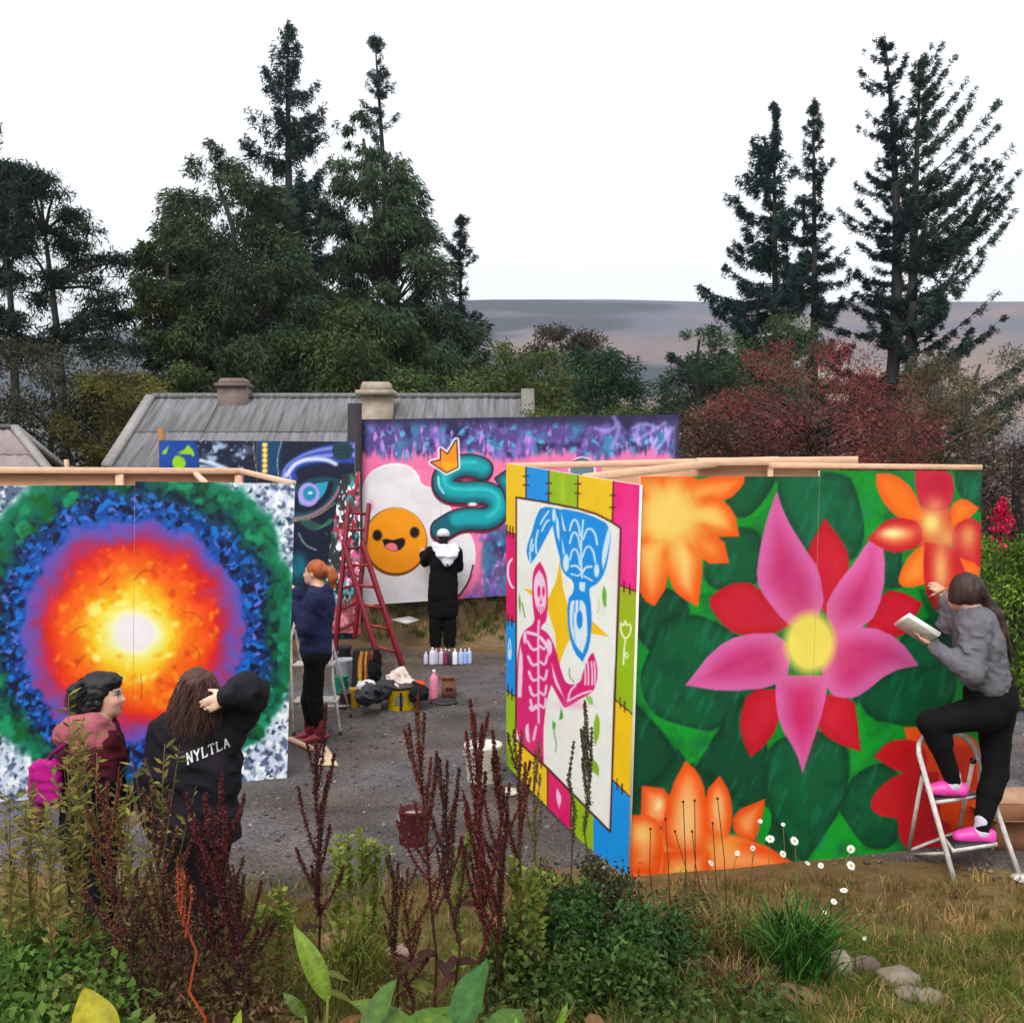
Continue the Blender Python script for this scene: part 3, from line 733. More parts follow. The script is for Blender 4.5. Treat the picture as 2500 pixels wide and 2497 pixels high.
def paint_skeletons(xy):
    cv = Canvas(xy, (238, 238, 228)).z(1200, 1080, 3.216); x, y = cv.x, cv.y
    Y = (252, 196, 4); B = (2, 146, 226); Gn = (150, 186, 8); K = (254, 30, 124); K2 = (226, 28, 104); D = (74, 14, 10)
    cv._mix(slice(None), np.clip((n2(x, y, 60, 4) - 0.5) * 1.2, 0, .3), (226, 224, 206))
    F = lambda p, c: cv.fill(p, c, soft=2.0, sm_=0)
    # patchwork border
    F([(0, 0), (268, 0), (270, 440), (196, 430), (196, 720), (0, 670)], Y); F([(268, 0), (449, 0), (449, 480), (270, 440)], B); F([(449, 0), (678, 0), (678, 520), (449, 480)], Gn)
    F([(678, 0), (958, 0), (948, 630), (800, 550), (678, 515)], Y); F([(958, 0), (1300, 0), (1300, 1240), (1006, 1120), (1018, 665), (948, 630)], K)
    F([(1006, 1120), (1300, 1240), (1300, 2300), (966, 2015)], Gn); F([(966, 2015), (1300, 2300), (1300, 3000), (944, 2640)], Y); F([(944, 2640), (1300, 3000), (1300, 3700), (700, 3700), (790, 2900), (932, 3055)], B)
    F([(0, 670), (196, 725), (192, 1412), (0, 1340)], K2); F([(0, 1340), (192, 1412), (188, 1995), (0, 1870)], B); F([(0, 1870), (188, 1995), (192, 2330), (230, 2390), (230, 2680), (0, 2700)], Gn)
    F([(200, 2330), (440, 2555), (440, 2950), (200, 2800)], Y); F([(440, 2555), (626, 2740), (620, 3200), (440, 3000)], K2); F([(626, 2740), (800, 2915), (800, 3300), (620, 3200)], Gn)
    cv.glow((1090, 800), (110, 500), (255, 110, 170), 0.35); cv.glow((560, 380), (24, 160), (196, 214, 70), 0.5)
    # yellow star
    cv.fill([(537, 915), (562, 1150), (610, 1320), (790, 1400), (925, 1525), (790, 1500), (600, 1560), (545, 1700), (522, 1830), (500, 1500), (440, 1310), (255, 1148), (330, 1160), (450, 1215), (510, 1080)], (252, 192, 10), sm_=0)
    # blue skeleton, upside down
    bl = (6, 140, 222); lt = (206, 232, 252)
    cv.fill([(395, 500), (520, 518), (600, 540), (610, 720), (556, 980), (500, 770), (480, 650), (410, 780), (360, 880), (310, 950), (282, 910), (272, 830), (318, 700), (350, 580)], bl)
    cv.fill([(560, 520), (760, 560), (945, 655), (925, 860), (895, 1010), (840, 1105), (770, 1138), (768, 1180), (782, 1260), (788, 1400), (772, 1600), (715, 1722), (650, 1650), (602, 1490), (592, 1240), (650, 1165), (642, 1085), (570, 1035), (535, 950), (538, 700)], bl)
    for cx_, w, y0 in ((655, 40, 600), (655, 40, 700), (655, 40, 830), (775, 55, 670), (765, 50, 810)):
        cv.stroke([(cx_ - w, y0 + 90), (cx_ - w * .6, y0 + 20), (cx_, y0), (cx_ + w * .7, y0 + 40), (cx_ + w, y0 + 130)], 4.6, lt, 2.5, 2)
    cv.stroke([(720, 610), (706, 760), (702, 900), (712, 1060)], 4.5, lt, 2, 1)
    cv.stroke([(625, 970), (670, 965), (705, 1010)], 5, lt); cv.stroke([(785, 975), (740, 975), (715, 1020)], 5, lt); cv.stroke([(625, 1030), (680, 1050), (700, 1030)], 4, lt); cv.stroke([(730, 1050), (790, 1085)], 4, lt)
    cv.fill([(920, 660), (945, 670), (910, 880), (875, 1000), (862, 900), (890, 760)], lt); cv.ell((585, 945), (24, 70), lt); cv.ell((825, 1005), (20, 55), lt); cv.ell((490, 570), (14, 55), lt)
    cv.fill([(545, 540), (585, 700), (560, 690)], lt); cv.fill([(505, 560), (530, 620), (535, 780), (510, 720)], lt); cv.fill([(550, 740), (580, 870), (560, 880)], lt)
    for p in ([(450, 540), (420, 575), (385, 640)], [(452, 610), (430, 620), (395, 695)], [(365, 690), (345, 780), (352, 870)], [(320, 760), (300, 830), (320, 860), (325, 800)], [(300, 860), (305, 930)]): cv.stroke(p, 4.2, lt, 2)
    cv.fill([(690, 1095), (738, 1098), (730, 1175), (688, 1160)], lt)
    cv.fill([(618, 1250), (650, 1235), (735, 1240), (752, 1420), (752, 1540), (715, 1655), (665, 1600), (625, 1500), (612, 1380)], (224, 234, 250)); cv.ell((692, 1390), (24, 72), bl); cv.stroke([(645, 1270), (640, 1420), (660, 1560)], 3, (150, 200, 240)); cv.stroke([(655, 1240), (655, 1330)], 2.5, bl); cv.stroke([(688, 1240), (684, 1310)], 2.5, bl); cv.ell((640, 1390), (8, 60), (120, 186, 236))
    # pink skeleton
    pk = (218, 34, 112); pl = (252, 206, 230)
    cv.fill([(345, 1420), (240, 1480), (206, 1640), (190, 1900), (192, 2330), (300, 2420), (410, 2520), (405, 2250), (435, 2010), (470, 1900), (560, 2070), (585, 2085), (700, 2010), (800, 1960), (832, 1860), (832, 1750), (800, 1650), (775, 1660), (715, 1800), (700, 1890), (590, 1905), (545, 1790), (500, 1600), (440, 1490), (385, 1460), (400, 1430), (435, 1400), (446, 1200), (430, 1020), (380, 935), (330, 990), (316, 1130), (325, 1300)], pk, sm_=2)
    cv.fill([(375, 1000), (415, 1060), (432, 1180), (425, 1300), (390, 1355), (350, 1300), (330, 1180), (335, 1060)], pl); cv.ell((372, 1170), (13, 45), pk); cv.ell((408, 1170), (11, 40), pk); cv.fill([(388, 1220), (398, 1265), (376, 1265)], pk)
    for xx in (362, 378, 394, 408): cv.stroke([(xx, 1290), (xx, 1350)], 1.6, pk)
    cv.stroke([(372, 1400), (366, 1480), (370, 2200)], 5.2, pl, 3)
    for q, yy in enumerate((1560, 1680, 1800, 1920, 2020)):
        w = 78 - q * 6
        cv.stroke([(360, yy + 60), (320, yy + 70), (360 - w, yy)], 6.5, pl, 3, 1); cv.stroke([(382, yy + 40), (420, yy + 70), (382 + w * .8, yy - 10)], 6.0, pl, 3, 1)
    cv.stroke([(285, 1490), (360, 1510)], 8, pl); cv.stroke([(385, 1530), (440, 1600)], 8, pl); cv.ell((262, 1530), (14, 50), pl); cv.ell((455, 1610), (20, 60), pl)
    cv.fill([(225, 1590), (250, 1700), (235, 2000), (205, 2000), (210, 1750)], pl); cv.fill([(470, 1720), (500, 1830), (560, 1980), (585, 2030), (560, 1990), (490, 1880)], pl)
    cv.stroke([(600, 2030), (615, 1950), (660, 1905)], 5, pl); cv.stroke([(600, 2030), (700, 1975), (780, 1950)], 5, pl)
    for xx in (735, 760, 790, 812): cv.stroke([(xx, 1900), (xx + 2, 1800), (xx - 6, 1720)], 4, pl, 2)
    cv.stroke([(350, 2230), (330, 2330)], 6, pl, 4); cv.stroke([(300, 2080), (320, 2110), (350, 2060)], 6, pl, 3); cv.fill([(262, 2230), (290, 2200), (300, 2360), (270, 2330)], pl)
    cv.glow((640, 2060), (150, 40), (240, 110, 170), 0.35)
    # leaves
    lg = (104, 180, 56); lo = (120, 160, 20)
    cv.fill([(880, 1120), (905, 1170), (900, 1290), (880, 1290), (865, 1190)], lg); cv.stroke([(830, 1340), (850, 1290), (840, 1230)], 3, (190, 216, 170)); cv.fill([(215, 1180), (232, 1240), (225, 1340), (212, 1280)], lo); cv.stroke([(240, 1260), (262, 1370)], 3, lo)
    cv.fill([(545, 2080), (570, 2160), (530, 2180)], (60, 160, 60)); cv.fill([(480, 2180), (510, 2210), (490, 2270), (475, 2230)], (80, 180, 70)); cv.stroke([(490, 2270), (512, 2370), (500, 2430)], 2.4, (90, 150, 80)); cv.stroke([(612, 1770), (610, 1840), (650, 1880)], 2.4, (120, 140, 100))
    cv.fill([(825, 2120), (852, 2180), (850, 2290), (815, 2380), (800, 2300), (805, 2190)], (140, 180, 30)); cv.fill([(730, 2460), (800, 2480), (845, 2540), (842, 2620), (790, 2580)], (130, 176, 24)); cv.fill([(735, 1990), (790, 1990), (800, 2060), (760, 2050)], (150, 190, 90))
    # outlines and stitches
    cv.stroke([(194, 432), (400, 465), (680, 520), (820, 560), (945, 625), (1014, 672), (990, 1400), (966, 2015), (932, 3055), (440, 2555), (196, 2335)], 5.0, D, 2, 0); cv.stroke([(194, 432), (194, 1400), (190, 2335)], 3.6, D, 2, 0)
    for p in ([(270, 150), (270, 440)], [(449, 190), (449, 480)], [(678, 230), (678, 515)], [(958, 280), (948, 630)], [(1006, 1120), (1200, 1195)], [(966, 2015), (1200, 2210)], [(944, 2640), (1200, 2890)], [(90, 690), (196, 725)], [(90, 1375), (192, 1412)], [(90, 1925), (188, 1995)], [(440, 2555), (440, 2900)], [(626, 2740), (620, 3100)]): cv.stroke(p, 3.2, D, 1.6, 0)
    for (sx, sy) in ((270, 265), (270, 335), (449, 320), (449, 400), (678, 325), (678, 400), (955, 415), (952, 510)): cv.stroke([(sx - 22, sy), (sx + 22, sy)], 3.6, D, 1.6, 0)
    for (sx, sy) in ((120, 690), (145, 698), (168, 706), (1040, 1130), (1085, 1150), (1010, 2040), (1045, 2075), (985, 2680), (1025, 2720), (130, 1390), (160, 1400), (130, 1945), (160, 1975), (345, 2460), (390, 2510)): cv.stroke([(sx, sy - 42), (sx, sy + 42)], 3.2, D, 1.6, 0)
    # white line emblems
    w_ = (244, 246, 200)
    cv.stroke([(160, 915), (132, 950), (126, 1040), (150, 1120), (170, 1140)], 5, (250, 220, 236), 2, 2)
    cv.stroke([(1015, 1420), (1012, 1480), (1050, 1550), (1095, 1490), (1090, 1420), (1060, 1440), (1050, 1390), (1035, 1440), (1015, 1420)], 4.2, w_, 2, 1); cv.stroke([(1050, 1550), (1040, 1640), (1035, 1740)], 4.2, w_); cv.ell((1062, 1670), (14, 26), w_); cv.ell((1062, 1670), (6, 12), Gn)
    cv.stroke([(142, 1540), (132, 1600), (134, 1700), (152, 1700), (154, 1610), (142, 1540)], 3, (200, 230, 250)); cv.stroke([(143, 1630), (143, 1680)], 4, (200, 230, 250))
    cv.fill([(515, 2710), (555, 2790), (530, 2870), (505, 2780)], (250, 200, 226))
    return cv.c

def paint_egg(xy):
    cv = Canvas(xy, (84, 66, 132)).z(850, 900, 2.2729); x, y = cv.x, cv.y
    def blot(col, scale, seed, th, sharp, st=(1, 1), m=1.0): cv._mix(slice(None), np.clip((n2(x * st[0], y * st[1], scale, seed, 3) - th) * sharp, 0, 0.9) * m, col)
    blot((60, 132, 172), 26, 1, 0.5, 6, (1.2, .7)); blot((140, 108, 196), 22, 2, 0.54, 6, (1.3, .6)); blot((34, 30, 72), 30, 3, 0.55, 5); blot((196, 140, 220), 14, 4, 0.62, 7, (1.5, .6)); blot((80, 176, 216), 14, 5, 0.63, 7)
    blot((190, 170, 236), 12, 6, 0.54, 7, (1.6, .5), sm(1480, 1600, x))
    edge_ = np.maximum(sm(1052, 1022, y), np.maximum(sm(904, 884, x), sm(1630, 1656, x)))
    cv._mix(slice(None), edge_ * 0.85, (36, 26, 62))
    # pink aura with spikes
    ang = x / 9.0
    top = 1124 + 10 * np.sin(x / 37.0) - 26 * np.abs(vnoise(np.stack([x / 13, y * 0, y * 0], -1), 9) - 0.3) - 12 * vnoise(np.stack([x / 5, y * 0, y * 0], -1), 10)
    cv._mix(slice(None), sm(-10, 12, y - top) * sm(1310, 1240, y) * 0.95, (238, 118, 164))
    cv._mix(slice(None), sm(0, 30, x - 1150) * sm(1190, 1165, x) * sm(1240, 1280, y) * 0.8, (232, 110, 160))
    cv.fill([(60, 1290), (70, 700), (180, 520), (420, 560), (560, 640), (700, 900), (760, 1000), (740, 1150), (660, 1270), (560, 1320)], (240, 120, 166), soft=14, sm_=1)
    for q in range(16):
        xx = 100 + q * 46 + (q % 3) * 9; hh = 40 + (q * 37) % 60
        cv.fill([(xx - 14, 560), (xx + (q % 5 - 2) * 9, 500 - hh), (xx + 14, 560)], (240, 110, 160), sm_=0, a=0.9)
    blot((92, 70, 112), 22, 12, 0.5, 5, (1, 1), sm(1165, 1185, x) * sm(1285, 1320, y)); blot((60, 110, 140), 20, 13, 0.55, 6, (1, 1), sm(1165, 1185, x) * sm(1285, 1320, y))
    wh = (228, 224, 226)
    cv.fill([(66, 1320), (66, 800), (84, 660), (120, 580), (185, 545), (255, 528), (335, 540), (385, 590), (400, 650), (480, 672), (550, 750), (600, 850), (640, 885), (692, 950), (702, 1050), (682, 1150), (600, 1265), (430, 1285)], wh, sm_=1, line=(250, 246, 250), lw=3)
    cv._mix(slice(None), np.clip((n2(x, y, 40, 14) - 0.5) * 1.5, 0, 0.25) * (cv.c.min(1) > 200), (196, 190, 196))
    cv.stroke([(694, 1090), (672, 1180), (615, 1262)], 5, (92, 40, 60)); cv.ell((110, 1190), (20, 26), (240, 170, 196), 8); cv.ell((128, 760), (16, 30), (240, 170, 190), 6)
    cv.fill([(500, 870), (560, 830), (620, 880), (580, 1010), (500, 1010)], (226, 200, 232), soft=20, a=0.6)
    # yolk
    cv.ell((262, 960), (178, 190), (96, 52, 10)); cv.ell((265, 953), (170, 181), (248, 150, 8)); cv.glow((270, 1080), (120, 50), (240, 132, 4), 0.4)
    cv.ell((162, 924), (26, 30), (16, 8, 6), 5); cv.ell((369, 908), (26, 30), (16, 8, 6), 5)
    cv.fill([(188, 948), (215, 942), (250, 952), (285, 940), (310, 938), (320, 965), (298, 1002), (250, 1016), (205, 996)], (20, 6, 6)); cv.fill([(205, 980), (235, 962), (270, 975), (275, 1005), (248, 1012), (215, 1000)], (240, 120, 140))
    # letter S and a following letter
    T = (4, 158, 164); Td = (3, 92, 104); O = (44, 14, 40)
    S = [(742, 556), (700, 538), (620, 536), (548, 570), (520, 630), (550, 680), (640, 690), (760, 682), (832, 722), (832, 800), (770, 838), (680, 830), (600, 842), (520, 892)]
    cv.stroke([(a_ - 3, b + 16) for a_, b in S], 56, (120, 20, 44), 2, 2)
    cv.stroke(S, 58, O, 2, 2); cv.stroke(S, 50, Td, 2, 2); cv.stroke([(a_ + 3, b - 8) for a_, b in S[:-1]], 34, T, 13, 2); cv.stroke([(a_ + 5, b - 18) for a_, b in S[1:-3]], 7, (70, 200, 204), 8, 2, a=.8)
    cv.stroke([(500, 600), (503, 650), (530, 690)], 4.5, (160, 226, 236), 3); cv.ell((690, 752), (26, 10), (232, 216, 224), 3)
    cv.fill([(820, 610), (860, 580), (960, 520), (1100, 560), (1100, 900), (900, 900), (880, 700)], Td, line=O, lw=4, inner=T, iw=20)
    # crown
    C = [(462, 520), (515, 508), (514, 448), (552, 478), (600, 398), (606, 545), (545, 574)]
    cv.fill(C, (252, 250, 252), sm_=0, line=(250, 236, 246), lw=7); cv.fill(C, (246, 140, 14), sm_=0, line=O, lw=3.4); cv.fill([(520, 520), (600, 520), (604, 545), (548, 570)], (250, 170, 20), sm_=0, soft=10)
    cv.ell((1300, 560), (74, 72), (250, 230, 246), 2); cv.ell((1300, 562), (66, 64), (96, 120, 130), 2); cv.stroke([(1238, 520), (1300, 492), (1362, 522)], 3, O, 2, 2)
    for pts in ([(1370, 330), (1430, 350), (1480, 330), (1490, 290), (1470, 265)], [(1580, 330), (1640, 300), (1720, 330)], [(1600, 400), (1680, 350), (1760, 300)], [(1700, 470), (1750, 400), (1800, 330)], [(1460, 440), (1500, 360), (1500, 300)]): cv.stroke(pts, 7, (176, 166, 236), 8, 2, a=0.7)
    return cv.c

def paint_eye(xy):
    cv = Canvas(xy, (8, 18, 44)).z(0, 900, 2.1467); x, y = cv.x, cv.y
    cl = np.clip((n2(x, y * 1.6, 26, 3, 4) - 0.5) * 5, 0, 0.85) * sm(480, 500, x) * sm(640, 560, x) * sm(1190, 1110, y)
    cv._mix(slice(None), cl, (186, 206, 232)); cv._mix(slice(None), np.clip((n2(x, y, 9, 5) - 0.7) * 9, 0, .8) * sm(640, 600, x), (200, 216, 240))
    cv.stroke([(1050, 480), (1130, 500), (1220, 540)], 8, (220, 226, 244), 6, 2); cv.stroke([(1050, 510), (1120, 516), (1180, 530)], 5, (180, 196, 230), 5, 2)
    cv.ell((880, 470), (162, 190), (6, 58, 140), 3); cv.glow((840, 430), (80, 80), (16, 84, 180), 0.6)
    for p in ([(905, 470), (930, 450), (975, 480), (968, 520), (930, 545), (905, 510)], [(915, 440), (960, 430), (985, 400), (1015, 430), (1020, 460), (985, 445), (950, 445)], [(845, 440), (885, 405), (870, 450)]): cv.fill(p, (140, 196, 16), sm_=1)
    cv.fill([(1340, 360), (1480, 360), (1460, 560), (1360, 560)], (6, 62, 102), soft=10, sm_=0)
    cv.stroke([(1325, 370), (1335, 480), (1350, 560)], 1.6, (190, 170, 130)); cv.stroke([(1480, 370), (1450, 470), (1460, 560)], 1.6, (200, 190, 160))
    for q in range(6): cv.ell((1388, 400 + q * 27), (15, 13), (240, 190, 70), 2); cv.ell((1388, 400 + q * 27), (6, 5), (250, 226, 150), 2)
    for q in range(9):
        f = q / 8
        cv.stroke([(1470 + 10 * q, 575), (1500 + 30 * f, 500 - 60 * f + 20 * q * .5), (1640, 420 + 60 * f), (1860, 385 + 100 * f)], 7 + 4 * f, [(40, 70, 170), (110, 130, 216), (170, 170, 236), (30, 50, 130)][q % 4], 7, 2, a=.9)
    cv.stroke([(1500, 560), (1560, 480), (1700, 470), (1760, 500)], 9, (216, 222, 250), 7, 2)
    cv.ell((1795, 430), (54, 50), (14, 60, 70), 2)
    for q in range(4): cv.stroke([(1745, 405 + q * 18), (1795, 415 + q * 18), (1845, 402 + q * 18)], 2.5, (20, 20, 40), 2, 2)
    cv.fill([(1480, 700), (1560, 600), (1680, 560), (1780, 580), (1770, 640), (1700, 740), (1560, 790), (1500, 780)], (10, 66, 84), soft=4, sm_=2)
    cv.fill([(1520, 720), (1580, 620), (1660, 590), (1750, 590), (1740, 660), (1680, 730), (1560, 760)], (8, 16, 36), sm_=2)
    cv.fill([(1560, 700), (1580, 630), (1650, 600), (1722, 592), (1700, 660), (1650, 705), (1590, 722)], (40, 150, 180), sm_=1); cv.ell((1618, 660), (56, 62), (168, 150, 224), 3); cv.ell((1622, 654), (34, 38), (20, 132, 170), 4); cv.ell((1626, 651), (12, 6), (230, 250, 250), 3)
    cv.stroke([(1520, 790), (1640, 770), (1740, 700), (1780, 620)], 8, (150, 110, 130), 5, 2); cv.stroke([(1520, 800), (1650, 782), (1755, 705)], 2, (190, 170, 110), 2, 2)
    cv.z(680, 1180, 3.446)
    for q in range(5): cv.stroke([(160 + q * 20, 300), (300 + q * 20, 420 - q * 12), (430 + q * 12, 300)], 2, (60, 130, 90), 4, 2)
    cv.ell((170, 700), (70, 110), (6, 96, 118), 16); cv.stroke([(170, 420), (220, 520), (320, 560)], 2.4, (160, 190, 200), 3, 2)
    cv._mix(slice(None), np.clip((n2(x, y, 8, 15) - 0.66) * 10, 0, .8) * sm(1250, 1300, y) * sm(770, 800, x), (70, 150, 120))
    cv._mix(slice(None), np.clip((n2(x, y, 20, 16) - 0.5) * 4, 0, .6) * sm(1330, 1400, y), (10, 54, 60))
    return cv.c

def paint_splatter(xy):
    cv = Canvas(xy, (30, 36, 38)); x, y = cv.x, cv.y
    for col, sc, sd, th in (((20, 86, 70), 22, 1, .55), ((150, 24, 44), 16, 2, .56), ((236, 236, 240), 11, 3, .6), ((210, 90, 140), 13, 4, .64), ((12, 14, 16), 14, 5, .62), ((60, 140, 150), 11, 6, .66), ((240, 240, 244), 6, 7, .68)):
        cv._mix(slice(None), np.clip((n2(x, y * 0.55, sc, sd, 3) - th) * 14, 0, 1), col)
    cv._mix(slice(None), sm(1440, 1500, y) * .6, (178, 60, 66))
    return cv.c

PAINT_GAIN = 0.98
def sheet(parent, name, TL, TR, BR, BL, nx, ny, painter, thick=0.018, trim=(0.50, 0.36, 0.25)):
    TL, TR, BR, BL = (np.asarray(v, float) for v in (TL, TR, BR, BL))
    u = np.linspace(0, 1, nx + 1)[None, :, None]; v = np.linspace(0, 1, ny + 1)[:, None, None]
    V = (TL * (1 - u) + TR * u) * (1 - v) + (BL * (1 - u) + BR * u) * v
    V = V.reshape(-1, 3); n = nx + 1
    i = np.arange(ny)[:, None] * n; j = np.arange(nx)[None]
    Q = np.stack([i + n + j, i + n + j + 1, i + j + 1, i + j], -1).reshape(-1, 4)
    c = np.minimum(lin(np.clip(painter(proj(V)), 0, 255)) * PAINT_GAIN, 0.86)
    nrm = np.cross(TR - TL, BL - TL); nrm = nrm / np.linalg.norm(nrm)
    if nrm[1] < 0: nrm = -nrm
    m = MB(); m.add(V, Q, col=c)
    f = [TL, TR, BR, BL]; b = [p + nrm * thick for p in f]
    m.add(f + b, Q=[(4, 5, 6, 7), (0, 4, 5, 1), (1, 5, 6, 2), (2, 6, 7, 3), (3, 7, 4, 0)], col=trim)
    return m.build(name, M_PAINT, parent)

def mid(a, b, t=0.5): return np.asarray(a) * (1 - t) + np.asarray(b) * t

# sun mural -------------------------------------------------------
sTL, sTM, sTR = P(-90, 1186, 7.89), P(329, 1184, 8.24), P(720, 1180, 8.6)
sBL, sBM, sBR = P(-94, 1988, 7.89), P(322, 1950, 8.24), P(700, 1921, 8.6)
t_sun = thing('mural_board', 'painted board with glowing sunburst in rings of orange, purple, blue and green', 'mural', (sBM[0], sBM[1], 0))
sheet(t_sun, 'painted_sheet', sTL, sTM, sBM, sBL, 130, 235, paint_sun)
m1 = P(329.8, 1175, 8.24); sheet(t_sun, 'painted_sheet', m1, sTR, sBR, P(322.8, 1950, 8.24), 130, 235, paint_sun)
bk = np.array((-0.25, 1.0, 0)); bk /= np.linalg.norm(bk)
M_WOODs = M_WOOD
def rail(parent, a, b, w=0.045, h=0.075, name='rail'):
    m = MB(); m.bar(a, b, w, h, bev=0.004); return m.build(name, M_WOOD, parent)
rail(t_sun, sTL + (0, .05, -.05), sTR + (-0.02, .05, -.05)); rail(t_sun, sBL + (0, .05, .08), sBR + (-.02, .05, .08))
for q in (0.0, 0.5, 0.955):
    rail(t_sun, mid(sTL, sTR, q) + (.03, .05, -.09), mid(sBL, sBR, q) + (.03, .05, .12), name='stud')
# the second face of the stand, seen from behind over the top
r0 = P(-140, 1147, 9.0); r1 = P(590, 1150, 9.7); 
rail(t_sun, r0, r1, 0.07, 0.055, 'top_rail')
rail(t_sun, r1 + (0.0, -.01, -.0), sTR + (-0.03, .07, -0.0), 0.06, 0.04, 'end_rail')
bp = MB(); bp.hexa([r0 + (0, .04, -2.4), r1 + (0, .04, -2.4), r1 + (0, .06, -2.4), r0 + (0, .06, -2.4), r0 + (0, .04, -.024), r1 + (0, .04, -.024), r1 + (0, .06, -.024), r0 + (0, .06, -.024)]); bp.build('back_sheet', M_PLY, t_sun)
for q in (0.575, 0.99): 
    p_ = mid(r0, r1, q) + (0, 0.0, -.03); rail(t_sun, p_, p_ + (0, 0, -2.3), 0.05, 0.07, 'stud')
rail(t_sun, P(478, 1156, 9.55), P(500, 1178, 8.5), 0.05, 0.03, 'brace'); rail(t_sun, P(162, 1122, 9.5), P(165, 1150, 9.5), 0.05, 0.03, 'post')

# flower mural ----------------------------------------------------
fTL, fTM, fTR = P(1564, 1163, 6.44), P(2001, 1163, 6.745), P(2397, 1150, 7.05)
fBL, fBM, fBR = P(1535, 2154, 6.44), P(1972, 2106, 6.745), P(2386, 2067, 7.05)
t_flo = thing('mural_board', 'painted board with big pink flower among orange flowers and green leaves', 'mural', (fBM[0], fBM[1], 0))
sheet(t_flo, 'painted_sheet', fTL, fTM, fBM, fBL, 175, 330, paint_flowers)
sheet(t_flo, 'painted_sheet', P(2002, 1148, 6.745), fTR, fBR, P(1973, 2106, 6.745), 165, 330, paint_flowers)
rail(t_flo, fTL + (.05, .05, -.06), fTR + (-.01, .05, -.06)); rail(t_flo, fBL + (.05, .05, .08), fBR + (-.01, .05, .08))
for q in (0.03, 0.5, 0.985): rail(t_flo, mid(fTL, fTR, q) + (0, .05, -.10), mid(fBL, fBR, q) + (0, .05, .12), name='stud')
g0, g1, g2 = P(1262, 1140, 8.7), P(1752, 1126, 7.9), P(2092, 1124, 7.75)
rail(t_flo, P(2394, 1141, 7.12), P(1880, 1136, 6.80), 0.05, 0.035, 'top_rail')
rail(t_flo, g2, P(1700, 1128, 7.75), 0.07, 0.06, 'top_rail')
rail(t_flo, P(1425, 1166, 7.5), P(1745, 1131, 7.70), 0.07, 0.055, 'brace')
bp = MB(); a_, b2 = P(1470, 1140, 7.8), P(2050, 1136, 7.8)
bp.hexa([a_ + (0, 0, -2.3), b2 + (0, 0, -2.3), b2 + (0, .02, -2.3), a_ + (0, .02, -2.3), a_, b2, b2 + (0, .02, 0), a_ + (0, .02, 0)]); bp.build('back_sheet', M_PLY, t_flo)
p_ = P(1880, 1138, 7.77); rail(t_flo, p_, p_ + (0, 0, -2.3), 0.05, 0.04, 'stud')

# skeleton mural --------------------------------------------------
kTL, kTR, kBR, kBL = P(1236, 1131, 8.57), P(1562, 1184, 6.42), P(1531, 2168, 6.42), P(1236, 1866, 8.57)
t_ske = thing('mural_board', 'painted board with blue and pink skeletons inside a patchwork border', 'mural', ((kBL[0] + kBR[0]) / 2, 7.5, 0))
sheet(t_ske, 'painted_sheet', kTL, kTR, kBR, kBL, 170, 360, paint_skeletons, trim=(0.75, 0.68, 0.6))
off = np.array((0.06, 0.02, 0))
rail(t_ske, kTL + off + (0, 0, -.05), kTR + off + (0, 0.03, -.05)); rail(t_ske, kBL + off + (0, 0, .08), kBR + off + (0, 0.03, .08))
for q in (0.02, 0.5): rail(t_ske, mid(kTL, kTR, q) + off + (0, 0, -.09), mid(kBL, kBR, q) + off + (0, 0, .12), name='stud')
rail(t_ske, P(1240, 1138, 8.62), P(1900, 1122, 8.62), 0.07, 0.05, 'top_rail')

# egg mural -------------------------------------------------------
D2 = 15.8
t_egg = thing('mural_board', 'long purple painted board with smiling fried egg and teal crowned letter', 'mural', (P(1260, 1460, D2)[0], D2, 0.5))
eT0, eT1, eB1, eB0 = P(882, 1024, D2), P(1658, 1012, D2), P(1658, 1425, D2), P(880, 1478, D2)
for k in range(4):
    a_, b2 = k / 4 + (0.0006 if k else 0), (k + 1) / 4
    sheet(t_egg, 'painted_sheet', mid(eT0, eT1, a_), mid(eT0, eT1, b2), mid(eB0, eB1, b2), mid(eB0, eB1, a_), 105 if k < 2 else 50, 190 if k < 2 else 150, paint_egg, trim=(0.06, 0.05, 0.08))
for q in (0.015, 0.25, 0.5, 0.75, 0.985):
    a_ = mid(eT0, eT1, q) + (0, .06, -.05); b2 = mid(eB0, eB1, q) + (0, .06, 0); b2[2] = 0.1
    m = MB(); m.bar(a_, b2, 0.09, 0.07); m.build('post', M_WOOD, t_egg)
m = MB(); a_ = P(866, 985, D2 - 0.1); m.box((a_[0] - 0.10, D2 - 0.14, 0.3), (a_[0] + 0.10, D2 - 0.06, a_[2]))
po = m.build('timber_post', material('tarred_timber', color=(0.028, 0.022, 0.026), rough=0.8, var=0.4, scale=6)); tag(po, 'tall dark tarred post between the eye mural and the egg mural', 'post')

